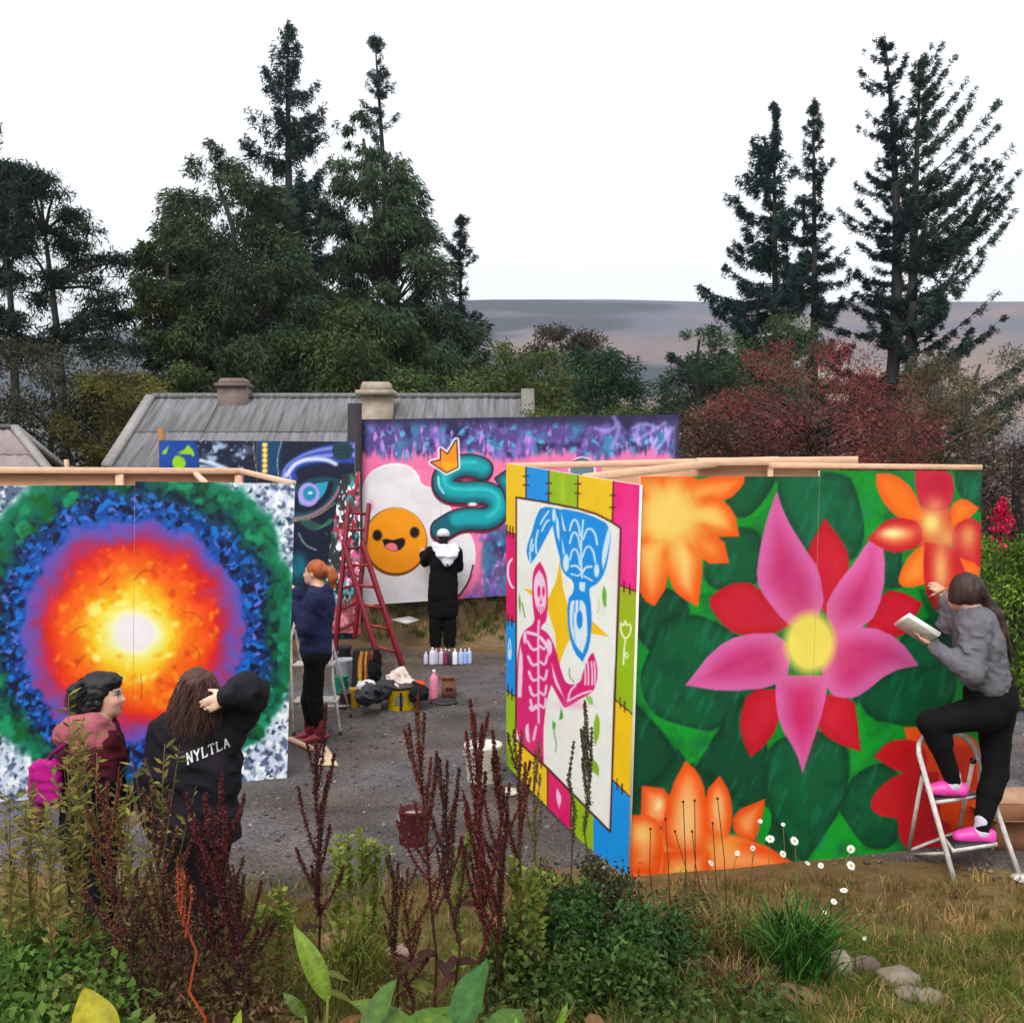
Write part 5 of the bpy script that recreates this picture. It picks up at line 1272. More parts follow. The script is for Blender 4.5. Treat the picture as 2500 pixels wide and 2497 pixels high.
sdf_part('hair', hair, 0.009, shade(gh, 0.7, 20), M_HAIR, pg, noise=lambda p: 0.010 * (vnoise(np.stack([p[:, 0] * 70, p[:, 1] * 70, p[:, 2] * 16], -1), 6) - 0.5), cut=[(Lh(0, 0.050, 0), unit(A_[1] - 0.7 * A_[2]))])
for q in 'LR':
    an = J['an' + q]; b_s = SDF(); b_s.cone(an + (0, 0, 0.10), an, 0.055, 0.052, 0.02); sdf_part('boot_shaft', b_s, 0.011, shade(lin((126, 22, 40)), .4), M_PLASTIC, pg, noise=folds(18, .003, 5))
    shoe(pg, an + (0, 0, 0.0), J['toe' + q], lin((140, 22, 42)), lin((70, 14, 24)), 0.26, 'boot', 0.010)

# ------------------------------------------------------------------ painter at the egg
D = 15.3
pd = thing('person', 'person in black coat and white cap with white patterned scarf facing egg mural', 'person', P(1080, 1580, D))
J = dict(head=P(1082, 1312, D), face=(-0.1, 1, -0.05), up=(0, 0, 1), neck=P(1083, 1338, D), shL=P(1052, 1348, D), shR=P(1113, 1348, D), elL=P(1038, 1372, D + 0.12), elR=P(1120, 1384, D + 0.05), wrL=P(1032, 1352, D + 0.30), wrR=P(1108, 1374, D + 0.28),
         pelvis=P(1082, 1452, D), hipL=P(1067, 1468, D), hipR=P(1096, 1468, D), knL=P(1066, 1520, D), knR=P(1096, 1520, D), anL=P(1063, 1568, D), anR=P(1098, 1568, D), toeL=(-0.15, 1, 0), toeR=(0.15, 1, 0),
         handL=((-0.2, 0.5, 0.7), (0.3, 0.9, 0), 0.6, 1), handR=((-0.3, 0.9, 0.1), (-0.5, 0.4, 0), 0.5, -1), z=1.0)
(bo, V_, Q_), L_, A_ = person_body(pd, J, 0.016, lin((196, 152, 130)))
s, hem, up = top_sdf(J, 0.080, 0.068, 0.052, 0.175, 0.185, 0.72, hem=P(1082, 1490, D)); s.cone(P(1082, 1420, D), P(1082, 1490, D), 0.20, 0.215, 0.06, 0.7, (1, 0, 0))
sdf_part('coat', s, 0.014, shade(lin((13, 13, 18)), 0.4), M_CLOTH, pd, noise=folds(8, 0.008, 25), cut=[(P(1082, 1506, D), (0, 0, -1))])
s = trouser_sdf(J, 0.16, (0.115, 0.095, 0.085)); sdf_part('trousers', s, 0.014, shade(lin((11, 11, 13)), 0.3), M_CLOTH, pd, noise=folds(9, 0.006, 28))
for q in 'LR': shoe(pd, J['an' + q] + (0, 0, 0.0), J['toe' + q], lin((30, 24, 22)), lin((60, 50, 44)), 0.26, h=.013)
hair = SDF(); hair.ell(L_(0, -0.025, 0.01), np.array((0.080, 0.085, 0.085)), A_, 0.02); hair.ell(L_(0, -0.03, -0.06), np.array((0.070, 0.060, 0.06)), A_, 0.02)
sdf_part('hair', hair, 0.012, shade(lin((22, 16, 14)), .6), M_HAIR, pd)
cap = SDF(); cap.ell(L_(0, -0.02, 0.055), np.array((0.094, 0.104, 0.075)), A_, 0.02); cap.ell(L_(0, 0.11, 0.03), np.array((0.07, 0.07, 0.014)), A_, 0.02)
sdf_part('cap', cap, 0.011, shade(lin((222, 222, 228)), .25), M_CLOTH, pd, cut=[(L_(0, 0, 0.012), -A_[2])])
sc = SDF(); sc.chain([P(1066, 1340, D - 0.05), P(1078, 1352, D - 0.17), P(1094, 1374, D - 0.19)], [0.055, 0.075, 0.05], 0.05, 0.5, (1, 0, 0)); sc.chain([P(1112, 1342, D - 0.05), P(1102, 1354, D - 0.17), P(1094, 1376, D - 0.19)], [0.055, 0.07, 0.04], 0.05, 0.5, (1, 0, 0)); sc.chain([P(1066, 1336, D + .06), P(1062, 1334, D - .02), P(1084, 1338, D - .11), P(1108, 1336, D - .02), P(1104, 1336, D + .06)], [0.05] * 5, 0.04)
def scarf_col(V):
    p_ = proj(V); n_ = n2(p_[:, 0], p_[:, 1], 9, 3)[:, None]; k_ = np.clip((n_ - 0.6) * 9, 0, 1) * sm(1356, 1366, p_[:, 1])[:, None]
    return lin((224, 224, 234)) * (1 - k_) + lin((30, 34, 54)) * k_
sdf_part('scarf', sc, 0.012, scarf_col, M_CLOTH, pd, noise=folds(11, 0.008, 35))

# ------------------------------------------------------------------ the two people watching the sun mural
D = 5.0
pa = thing('person', 'person with black hair and burgundy jacket turning to the side before sun mural', 'person', (P(235, 1900, D)[0], D, 0.0))
J = dict(head=P(252, 1697, D), face=(0.93, 0.05, 0.03), up=(0.02, 0, 1), neck=P(234, 1764, D), shL=P(196, 1822, D + 0.13), shR=P(246, 1824, D - 0.14), elL=P(180, 1900, D + 0.20), elR=P(256, 1905, D - 0.17), wrL=P(240, 1960, D + 0.22), wrR=P(300, 1965, D - 0.05),
         pelvis=P(222, 2010, D), hipL=P(200, 2050, D + 0.07), hipR=P(235, 2050, D - 0.07), knL=P(208, 2220, D + .08), knR=P(240, 2220, D - .07), anL=P(200, 2395, D + .08), anR=P(236, 2395, D - .07), toeL=(1, 0, 0), toeR=(0.95, -0.3, 0),
         handL=((0.9, 0, 0.2), (0, -1, 0), 0.5, 1), handR=((0.9, 0.2, 0.1), (0, 1, 0), 0.5, -1), z=0.90)
for k in ('knL', 'knR'): J[k] = np.array((J[k][0], J[k][1], 0.43))
for k in ('anL', 'anR'): J[k] = np.array((J[k][0], J[k][1], 0.10))
(bo, V_, Q_), L_, A_ = person_body(pa, J, 0.0085, lin((212, 164, 142)))
s, hem, up = top_sdf(J, 0.080, 0.070, 0.048, 0.152, 0.162, 0.82)
bur = lin((70, 16, 30)); rose = lin((166, 92, 100)); blk = lin((20, 15, 20))
def jack(V):
    q = (V - J['neck']); p_ = proj(V); n_ = fbm(V * 10, 4)[:, None]
    low = sm(0.15, 0.24, -q[:, 2])[:, None]; c = bur * (1 - low) + blk * low
    return c * (0.75 + 0.5 * n_)
sdf_part('jacket', s, 0.009, jack, M_CLOTH, pa, noise=folds(12, 0.014, 45), cut=[(J['pelvis'] + (0, 0, -.06), (0, 0, -1))])
ho = SDF(); ho.chain([P(262, 1778, D - 0.10), P(226, 1776, D - 0.16), P(186, 1782, D - 0.12), P(166, 1790, D), P(186, 1776, D + .1)], [0.036, 0.056, 0.060, 0.058, 0.04], 0.03); ho.chain([P(228, 1780, D - 0.15), P(222, 1812, D - 0.18), P(182, 1834, D - 0.16)], [0.045, 0.045, 0.020], 0.03); ho.chain([P(262, 1786, D - .12), P(250, 1812, D - .18), P(200, 1838, D - .17)], [0.03, 0.036, 0.015], 0.02)
sdf_part('hood', ho, 0.008, shade(rose, 0.35, 8), M_CLOTH, pa, noise=folds(12, 0.008, 46))
s = trouser_sdf(J, 0.135, (0.100, 0.070, 0.055)); sdf_part('trousers', s, 0.02, shade(lin((20, 17, 24)), .3), M_CLOTH, pa)
for q in 'LR': shoe(pa, J['an' + q], J['toe' + q], lin((40, 34, 34)), lin((70, 64, 60)), 0.24, h=0.012)
hair = SDF(); bh = lin((14, 11, 13))
hair.ell(L_(0, -0.022, 0.038), np.array((0.080, 0.092, 0.082)), A_, 0.02); hair.ell(L_(0, -0.07, -0.02), np.array((0.074, 0.066, 0.085)), A_, 0.04); hair.ell(L_(0.02, -0.125, 0.02), np.array((0.045, 0.05, 0.05)), A_, 0.03); hair.ell(L_(0, 0.045, 0.075), np.array((0.062, 0.050, 0.032)), A_, 0.03)
hair.cone(L_(0.03, -0.07, -0.06), L_(0.02, -0.06, -0.15), 0.055, 0.030, 0.04); hair.cone(L_(0.07, 0.008, 0.02), L_(0.072, 0.0, -0.06), 0.016, 0.010, 0.015)
sdf_part('hair', hair, 0.0075, shade(bh, 0.8, 20), M_HAIR, pa, noise=lambda p: 0.014 * (vnoise(np.stack([p[:, 0] * 34 + p[:, 2] * 40, p[:, 1] * 80, p[:, 2] * 90 - p[:, 0] * 30], -1), 7) - 0.5), cut=None)
rg = np.random.default_rng(8); n_ = 1500
dv = rg.normal(size=(n_, 3)); dv[:, 1] = -np.abs(dv[:, 1]); dv /= np.linalg.norm(dv, axis=1)[:, None]
ro = np.array([L_(a * .080, b * .092 - .026, c * .082 + .036) for a, b, c in dv]); ro = ro[(dv[:, 1] < -0.1)]
strands(ro, (ro - J['head']) * 0.4 + np.array((-0.03, 0, -0.05)), 0.10, 0.25, bh, 5, rg, 0.9, 0.0018).build('hair_strands', M_HAIR, pa)

# pink quilted backpack she carries
bg = thing('backpack', 'bright magenta quilted backpack hanging behind the burgundy jacket', 'bag', P(108, 2020, D - .1))
s = SDF()
for k, (yy, w) in enumerate(((1872, 34), (1896, 40), (1920, 42), (1944, 38))): s.cone(P(112 - w * .55, yy, D - 0.12), P(112 + w * .55, yy, D - 0.16), PX(17, D), PX(17, D), 0.008)
for k, (yy, w) in enumerate(((1880, 34), (1910, 40), (1936, 38))): s.cone(P(112 - w * .4, yy, D - 0.05), P(112 + w * .5, yy, D - 0.05), PX(26, D), PX(26, D), 0.02)
sdf_part('body', s, 0.008, shade(lin((170, 28, 120)), .6), M_CLOTH, bg, noise=folds(16, .005, 55))
s = SDF(); s.chain([P(88, 1962, D - .12), P(84, 1990, D - .12), P(92, 2016, D - .12)], [PX(13, D), PX(16, D), PX(12, D)], 0.02); s.cone(P(88, 1990, D - .12), P(100, 1975, D - .12), PX(12, D), PX(12, D), .02)
sdf_part('pocket', s, 0.008, shade(lin((120, 24, 88)), .6), M_CLOTH, bg, noise=folds(18, .005, 56))
m = MB(); m.tube(np.array([P(112, 1868, D - .14), P(128, 1840, D - .16), P(160, 1815, D - .17), P(176, 1800, D - .14)]), 0.010, 8, lin((120, 20, 90))); m.build('strap', M_CLOTH, bg)

# back-turned person with lettering
D = 5.0
pb_ = thing('person', 'person with wavy brown hair in black lettered hoodie, hand behind the neck', 'person', (P(480, 1900, D)[0], D, 0.0))
J = dict(head=P(484, 1692, D), face=(-0.25, 0.95, 0.02), up=(0, 0, 1), neck=P(480, 1768, D), shL=P(418, 1800, D), shR=P(548, 1784, D), elL=P(384, 1930, D - 0.03), elR=P(602, 1694, D - 0.03), wrL=P(392, 2050, D + 0.06), wrR=P(560, 1697, D - 0.20),
         pelvis=P(478, 2030, D), hipL=P(452, 2060, D), hipR=P(505, 2060, D), knL=P(450, 2200, D), knR=P(512, 2200, D), anL=P(450, 2300, D), anR=P(514, 2300, D), toeL=(-0.2, 1, 0), toeR=(0.2, 1, 0),
         handL=((0.1, 0.2, -1), (1, 0.2, 0), 0.4, 1), handR=((-0.88, -0.05, -0.42), (-0.1, 1, -0.1), 0.35, -1), z=0.97)
for k in ('knL', 'knR'): J[k] = np.array((J[k][0], J[k][1], 0.43))
for k in ('anL', 'anR'): J[k] = np.array((J[k][0], J[k][1], 0.10))
(bo, V_, Q_), L_, A_ = person_body(pb_, J, 0.0088, lin((224, 184, 160)))
s, hem, up = top_sdf(J, 0.098, 0.090, 0.052, 0.178, 0.185, 0.74, cuff=0.98); s.cone(P(478, 1880, D), P(478, 2040, D), 0.18, 0.19, 0.05, .74, (1, 0, 0)); s.cone(P(446, 1800, D), P(516, 1796, D), 0.07, 0.075, 0.06)
s.cone(P(598, 1700, D + .02), P(590, 1760, D + .02), 0.05, 0.05, 0.05)
black = lin((30, 28, 33))
def hood_c(V):
    n_ = fbm(V * 9, 14)[:, None]; return black * (0.7 + 0.7 * n_) + lin((44, 24, 30)) * np.clip(n_ - 0.55, 0, 1) * 0.8
hd_o, HV, HQ = sdf_part('hoodie', s, 0.0085, hood_c, M_CLOTH, pb_, noise=folds(9, 0.016, 65, (0.5, 0, 1)), cut=[(P(478, 2046, D), (0, 0, -1))])
s = trouser_sdf(J, 0.14, (0.105, 0.078, 0.062)); sdf_part('trousers', s, 0.02, shade(lin((30, 26, 30)), .4), M_CLOTH, pb_)
for q in 'LR': shoe(pb_, J['an' + q], J['toe' + q], lin((40, 36, 36)), lin((80, 74, 70)), 0.24, h=0.012)
hair = SDF(); wh_ = lin((74, 44, 32))
hair.ell(L_(0, -0.02, 0.035), np.array((0.090, 0.104, 0.092)), A_, 0.02); hair.ell(L_(0, -0.055, -0.03), np.array((0.092, 0.075, 0.085)), A_, 0.04)
for (x_, zz, r_) in ((-0.075, -0.10, 0.042), (-0.03, -0.12, 0.048), (0.02, -0.115, 0.044), (0.06, -0.085, 0.034), (-0.085, -0.05, 0.04)): hair.cone(L_(x_ * .8, -0.06, -0.02), L_(x_, -0.065, zz), 0.05, r_, 0.03)
sdf_part('hair', hair, 0.0075, shade(wh_, 0.9, 16), M_HAIR, pb_, noise=lambda p: 0.020 * (vnoise(np.stack([p[:, 0] * 42 + 1.2 * np.sin(p[:, 2] * 60), p[:, 1] * 42, p[:, 2] * 9], -1), 7) - 0.5), cut=[(L_(0, 0.06, 0), A_[1])])
rg = np.random.default_rng(18); n_ = 1900
dv = rg.normal(size=(n_, 3)); dv[:, 1] = -np.abs(dv[:, 1]) * 1.0 + 0.25; dv /= np.linalg.norm(dv, axis=1)[:, None]
ro = np.array([L_(a * .090, b * .104 - .02, c * .090 + .03) for a, b, c in dv])
tan_d = (ro - J['head']) * 0.35 + np.array((0, -0.02, -0.07))
strands(ro, tan_d, 0.165, 0.42, wh_, 9, rg, 0.8, 0.0017).build('hair_strands', M_HAIR, pb_)
# lettering on the back, laid on the cloth
bvh = BVHTree.FromPolygons([tuple(v) for v in HV], [tuple(int(i) for i in q) for q in HQ])
LET = {'N': [((0.15, 0), (0.15, 1)), ((0.15, 1), (0.85, 0)), ((0.85, 0), (0.85, 1)), ((0, 0), (0.32, 0)), ((0, 1), (0.28, 1)), ((0.7, 1), (1, 1))], 'Y': [((0.1, 1), (0.5, 0.48)), ((0.9, 1), (0.5, 0.48)), ((0.5, 0.48), (0.5, 0)), ((0.32, 0), (0.68, 0)), ((0, 1), (0.25, 1)), ((0.75, 1), (1, 1))],
       'L': [((0.2, 0), (0.2, 1)), ((0.05, 1), (0.4, 1)), ((0.05, 0), (0.9, 0)), ((0.9, 0), (0.9, 0.22))], 'T': [((0.5, 0), (0.5, 1)), ((0.05, 1), (0.95, 1)), ((0.32, 0), (0.68, 0)), ((0.05, 1), (0.05, 0.8)), ((0.95, 1), (0.95, 0.8))], 'A': [((0.12, 0), (0.5, 1)), ((0.5, 1), (0.88, 0)), ((0.25, 0.35), (0.75, 0.35)), ((0, 0), (0.28, 0)), ((0.72, 0), (1, 0))]}
def zz2(x, y): return np.array((x / 2.76, 1550 + y / 2.76))
qTL, qTR, qBL, qBR = zz2(1250, 800), zz2(1545, 690), zz2(1258, 872), zz2(1556, 745)
lm = MB()
for li, ch in enumerate('NYLTLA'):
    for (a, b) in LET[ch]:
        for t0 in np.linspace(0, 1, 9)[:-1]:
            quad = []
            aa = np.array(a); bb = np.array(b); dd = bb - aa; Ln = np.linalg.norm(dd * (1, 1)); nn = np.array((-dd[1], dd[0])) / max(Ln, 1e-6); wd = 0.115 if abs(dd[1]) > 0.25 else 0.065
            for (tt, sg) in ((t0, -1), (t0 + 0.127, -1), (t0 + 0.127, 1), (t0, 1)):
                q = aa + dd * tt + nn * sg * wd
                u_ = (li + 0.06 + 0.84 * q[0]) / 6.0; v_ = q[1]
                uu = u_; pxy = (qBL * (1 - uu) + qBR * uu) * (1 - v_) + (qTL * (1 - uu) + qTR * uu) * v_
                o_ = np.array((0, 0, CAM_H)); dr = unit(P(pxy[0], pxy[1], D) - o_)
                hit = bvh.ray_cast(Vector(o_), Vector(dr), 20)
                quad.append(np.array(hit[0]) - dr * 0.003 if hit[0] is not None else None)
            if all(v is not None for v in quad): lm.add(quad, Q=[(0, 1, 2, 3)], col=lin((222, 220, 220)))
lm.build('lettering', M_CLOTH, pb_)
# ------------------------------------------------------------------ ladders
WH = lin((222, 214, 206)); RUB = lin((34, 32, 34))
def zF(x, y, d): return P(2150 + x / 2.271, 1350 + y / 2.271, d)
t = thing('step_ladder', 'white folding step ladder with dark treads against flower mural', 'ladder', (P(2360, 2100, 6.6)[0], 6.6, 0))
fl, fr_ = zF(422, 1862, 6.34), zF(778, 1812, 6.50)
tl, tr_2 = zF(212, 1110, 6.62), zF(560, 1180, 6.76)
arch = [tl, zF(212, 1060, 6.64), zF(235, 1022, 6.655), zF(290, 1004, 6.67), zF(380, 998, 6.69), zF(450, 1008, 6.71), zF(510, 1062, 6.74), tr_2]
m = MB(); m.tube(np.array([fl] + [mid(fl, tl, .5)] + arch + [mid(tr_2, fr_, .5), fr_]), 0.0165, 10, WH); m.build('front_frame', M_SOILED, t, True)
bl2, br2 = zF(150, 1668, 6.92), zF(428, 1560, 7.00)
for a, b in ((zF(236, 1215, 6.66), bl2), (zF(512, 1150, 6.78), br2)): m = MB(); m.tube([a, b], 0.013, 9, WH); m.build('rear_leg', M_SOILED, t, True)
m = MB(); m.tube([bl2 + (0, 0, .02), br2 + (0, 0, .02)], 0.011, 8, WH); m.tube([zF(160, 1672, 6.9), zF(366, 1662, 6.5)], 0.010, 8, WH); m.build('stretcher', M_SOILED, t, True)
for (a, b, c, d_) in ((zF(296, 1360, 6.52), zF(572, 1352, 6.66), zF(430, 1310, 6.80), zF(262, 1318, 6.72)), (zF(400, 1640, 6.40), zF(650, 1608, 6.52), zF(520, 1562, 6.72), zF(352, 1588, 6.62))):
    up_ = np.array((0, 0, 1.0)); m = MB(); zz_ = (a[2] + b[2]) / 2
    for p_ in (a, b, c, d_): p_[2] = zz_
    m.hexa([p_ - up_ * .022 for p_ in (a, b, c, d_)] + [p_ + up_ * 0 for p_ in (a, b, c, d_)], WH); tread = m.build('tread', M_SOILED, t)
    ce = (a + b + c + d_) / 4; m = MB(); m.hexa([ce + (p_ - ce) * .93 + up_ * .001 for p_ in (a, b, c, d_)] + [ce + (p_ - ce) * .93 + up_ * .007 for p_ in (a, b, c, d_)], RUB); m.build('rubber_mat', M_PLASTIC, tread)
for p_ in (fl, fr_, bl2, br2):
    m = MB(); m.lathe([(0.016, -.02), (0.021, -.02), (0.021, .03), (0.0175, .035)], p_, 10, col=RUB); m.build('rubber_foot', M_PLASTIC, t)
for p_ in (zF(236, 1215, 6.66), zF(512, 1150, 6.78)): m = MB(); m.lathe([(0.02, -.012), (0.02, .012)], p_, 10, (1, 0.2, 0), RUB); m.build('hinge', M_PLASTIC, t)

def z4(x, y, d): return P(680 + x / 3.113, 1640 + y / 3.113, d)
t = thing('step_ladder', 'small white tubular step ladder beside the navy jacket', 'ladder', (P(770, 1790, 9.9)[0], 9.95, 0))
A0, A1 = z4(118, 468, 9.98), z4(470, 446, 10.02); A0[2] = A1[2] = 0.03
T0, T1 = P(716, 1515, 10.3), P(803, 1508, 10.34)
m = MB(); m.tube(np.array([A0, P(712, 1640, 10.16), P(710, 1560, 10.26), T0 + (0.03, .02, .05), T0 + (0.10, .02, .09), T1 + (-0.10, .02, .09), T1 + (-.03, .02, .05), P(808, 1575, 10.26), P(812, 1660, 10.16), A1]), 0.014, 8, WH); m.build('front_frame', M_SOILED, t, True)
B0, B1 = A0 + (0.02, .75, 0), A1 + (-.02, .75, 0)
m = MB(); m.tube([T0 + (0.01, .03, -.1), B0], 0.012, 8, WH); m.tube([T1 + (-.01, .03, -.1), B1], 0.012, 8, WH); m.tube([B0 + (0, -.02, .1), B1 + (0, -.02, .1)], .010, 8, WH); m.build('rear_frame', M_SOILED, t, True)
for f in (0.28, 0.60):
    a, b = mid(A0, T0, f), mid(A1, T1, f); m = MB(); m.box((a[0], a[1] - .03, a[2] - .01), (b[0], a[1] + .2, a[2] + .012), WH); m.build('tread', M_SOILED, t)
for p_ in (A0, A1, B0, B1): m = MB(); m.lathe([(0.014, -.028), (0.018, -.028), (0.018, .02), (.014, .02)], p_, 8, col=RUB); m.build('rubber_foot', M_PLASTIC, t)

def z3(x, y, d): return P(680 + x / 3.446, 1180 + y / 3.446, d)
t = thing('trestle_ladder', 'tall red wooden trestle ladder standing beside the egg mural', 'ladder', (P(880, 1560, 12.9)[0], 12.9, 0))
R1 = lin((126, 20, 38)); R2 = lin((150, 52, 44))
def g0(p): p = p.copy(); return p
la = [z3(592, 150, 13.2), z3(505, 680, 12.95), z3(478, 1400, 12.6)]; lb = [z3(762, 170, 13.2), z3(700, 500, 13.05), z3(640, 1300, 12.7)]
lc = [z3(545, 500, 13.0), z3(650, 900, 12.7), z3(835, 1470, 12.25)]; ld = [z3(700, 490, 13.0), z3(830, 920, 12.75), z3(1040, 1530, 12.3)]
for pts in (la, lb, lc, ld): pts[-1][2] = max(pts[-1][2], 0.02)
for nm, pts in (('rail', la), ('rail', lb), ('rail', lc), ('rail', ld)):
    m = MB(); m.bar(pts[0], pts[2], 0.04, 0.075, bev=.004, col=R1); m.build(nm, M_SOILED, t)
for f in (0.08, 0.2, 0.33, 0.46, 0.6, 0.74, 0.88):
    m = MB(); m.tube([mid(la[0], la[2], f), mid(lb[0], lb[2], f)], 0.018, 8, R1); m.build('rung', M_SOILED, t)
for f in (0.2, 0.38, 0.55, 0.72, 0.9):
    m = MB(); m.tube([mid(lc[0], lc[2], f), mid(ld[0], ld[2], f)], 0.018, 8, R2); m.build('rung', M_SOILED, t)

# ------------------------------------------------------------------ paint pots, bottles and clutter
def pot(name, label, cat, c, r, h_, body, inside=None, lid=None, n=24, handle=True, taper=1.0, mat=None, fill=0.8):
    mat = mat or M_SOILED; c = np.asarray(c, float); t = thing(name, label, cat, c)
    m = MB(); w = 0.004
    if inside is not None: m.lathe([(0.001, 0.0), (r * taper * .97, 0.0), (r * taper, 0.008), (r * .98, h_ * .9), (r * 1.03, h_ * .93), (r * 1.03, h_), (r * .96, h_), (r * .95, h_ * fill), (0.001, h_ * fill)], c, n, col=body)
    else: m.lathe([(0.001, 0.0), (r * taper * .97, 0.0), (r * taper, 0.008), (r * .98, h_ * .92), (r * 1.02, h_ * .94), (r * 1.02, h_), (0.001, h_)], c, n, col=body)
    m.build('bucket_body', mat, t, False)
    if inside is not None:
        m = MB(); m.lathe([(0.001, 0), (r * .94, 0), (r * .94, .004), (0.001, .004)], c + (0, 0, h_ * fill + .002), n, col=inside); m.build('paint_fill', M_PLASTIC, t)
    if lid is not None:
        m = MB(); m.lathe([(0.001, 0), (r * 1.07, 0), (r * 1.07, .018), (r * .98, .024), (0.001, .022)], c + (0, 0, h_ + .001), n, col=lid); m.build('lid', mat, t)
    if handle:
        a = np.linspace(0, math.pi, 12); m = MB(); m.tube([c + (r * 1.05 * math.cos(q), -r * 0.75 * math.sin(q), h_ * .82 - r * .55 * math.sin(q)) for q in a], 0.003, 5, lin((150, 150, 150))); m.build('handle', M_PLASTIC, t)
    return t
def jug(c, r, h_, col, cap, label, squash=0.7, group=None, cone=False):
    c = np.asarray(c, float); t = thing('paint_bottle', label, 'bottle', c, group)
    m = MB(); m.lathe([(0.001, 0), (r * .95, 0), (r, .01), (r, h_ * .68), (r * .85, h_ * .76), (r * .35, h_ * .86), (r * .33, h_ * .9), (.001, h_ * .9)], c, 18, col=col, squash=squash); m.build('bottle_body', M_PLASTIC, t, True)
    m = MB(); m.lathe([(r * .36, 0), (r * .36, h_ * .05), (r * (.12 if cone else .32), h_ * .1), (.001, h_ * .1)], c + (0, 0, h_ * .9 + .001), 12, col=cap); m.build('cap', M_PLASTIC, t)
    return t
def zg(x, y): # ground point from the clutter close-up
    return G(680 + x / 3.113, 1640 + y / 3.113, 0.012)
# yellow drum
c = zg(920, 300); c[1] += 0.12
t = pot('paint_bucket', 'open yellow paint drum with black rim and a brush resting inside', 'bucket', c, PX(105 / 3.113, 10.6), 0.235, lin((226, 190, 10)), lin((14, 12, 12)), None, 28, False, fill=0.9)
r_ = PX(105 / 3.113, 10.6)
m = MB(); m.lathe([(r_ * 1.0, 0), (r_ * 1.05, 0), (r_ * 1.05, .03), (r_ * .98, .03)], c + (0, 0, .222), 28, col=lin((20, 18, 18))); m.build('rim', M_PLASTIC, t)
m = MB(); an = np.linspace(-1.9, -1.25, 7); V_ = [c + (r_ * 1.006 * math.cos(a), r_ * 1.006 * math.sin(a), z_) for z_ in (.06, .17) for a in an]
m.add(V_, [(k, k + 1, 8 + k, 7 + k) for k in range(6)], col=lin((120, 122, 104))); m.build('label', M_SOILED, t)
m = MB(); an = np.linspace(-1.55, -1.35, 4); V_ = [c + (r_ * 1.012 * math.cos(a), r_ * 1.012 * math.sin(a), z_) for z_ in (.01, .20) for a in an]
m.add(V_, [(k, k + 1, 5 + k, 4 + k) for k in range(3)], col=lin((24, 20, 14))); m.build('paint_drip', M_SOILED, t)
bt = thing('paint_brush', 'white handled brush leaning in the yellow drum', 'brush', c + (-.05, 0, .2)); m = MB(); m.tube([c + (0.02, -.05, .20), c + (-.05, -.09, .285)], [0.010, .014], 8, lin((226, 222, 216))); m.build('handle', M_PLASTIC, bt); m = MB(); m.tube([c + (0.05, -.03, .185), c + (.02, -.05, .2)], [.012, .02], 8, lin((60, 50, 40))); m.build('bristles', M_CLOTH, bt)
# row of paint bottles behind
row = [(1240, 1520, 22, 34, (196, 190, 214)), (1295, 1522, 30, 46, (206, 206, 216)), (1325, 1520, 22, 40, (184, 186, 200)), (1370, 1520, 26, 42, (190, 180, 196)), (1405, 1522, 26, 42, (120, 40, 70)), (1435, 1522, 24, 40, (60, 30, 60)), (1485, 1522, 26, 42, (222, 226, 238)), (1535, 1520, 24, 42, (170, 186, 226)), (1570, 1518, 22, 40, (150, 176, 226)), (1605, 1514, 24, 42, (176, 192, 230))]
nm_ = ['lilac tinted', 'tall pale grey', 'dusty grey', 'pinkish grey', 'dark maroon', 'deep purple', 'bright white', 'pale blue', 'sky blue', 'powder blue']
for (x_, y_, w_, h2, cl), nn in zip(row, nm_):
    c = G(680 + x_ / 3.446, 1180 + y_ / 3.446, 0.012); d_ = c[1]
    jug(c, PX(w_ / 3.446, d_) * .86, PX(h2 * .92, d_), lin(cl), lin((230, 228, 230)), nn + ' paint bottle in the row behind the black coat', 0.8, 'paint bottles lined up on the ground', True)
c = zg(1182, 205); jug(c, PX(34 / 3.113, c[1]), PX(72, c[1]), lin((222, 126, 152)), lin((226, 206, 206)), 'large pink paint bottle in front of the brown box', 0.9)
# brown box
c = zg(1290, 200); t = thing('cardboard_box', 'small brown cardboard box with open top behind the pink bottle', 'box', c + (0, .15, 0))
w_ = PX(105 / 3.113, c[1]); m = MB(); CB = lin((128, 84, 66))
for lo, hi in (((-w_ / 2, 0, 0), (w_ / 2, .006, .2)), ((-w_ / 2, .25, 0), (w_ / 2, .256, .2)), ((-w_ / 2, .006, 0), (-w_ / 2 + .006, .25, .2)), ((w_ / 2 - .006, .006, 0), (w_ / 2, .25, .2)), ((-w_ / 2, 0.006, .0), (w_ / 2, .25, .006))): m.box(c + lo, c + hi, CB)
m.build('carton', material('cardboard', attr=True, rough=.9, var=.25, scale=10), t)
m = MB(); m.hexa([c + q for q in ((-w_ / 2, -.002, .2), (w_ / 2, -.002, .2), (w_ / 2, .004, .2), (-w_ / 2, .004, .2), (-w_ / 2, -.06, .26), (w_ / 2, -.06, .26), (w_ / 2, -.054, .262), (-w_ / 2, -.054, .262))], lin((150, 110, 84))); m.build('flap', MATS['cardboard'], t)
m = MB(); m.box(c + (-.03, -.004, .08), c + (.05, -.001, .12), lin((60, 30, 26))); m.build('printed_mark', MATS['cardboard'], t)
# black lid/tray on the ground
c = zg(1255, 232); r_ = PX(104 / 3.113, c[1]); m = MB(); m.lathe([(.001, 0), (r_, 0), (r_ * 1.02, .012), (r_ * .97, .024), (r_ * .93, .010), (.001, .008)], c, 30, col=lin((46, 44, 48)), squash=1.0); tag(m.build('bucket_lid', M_PLASTIC), 'black round bucket lid lying beside the pink bottle', 'lid')
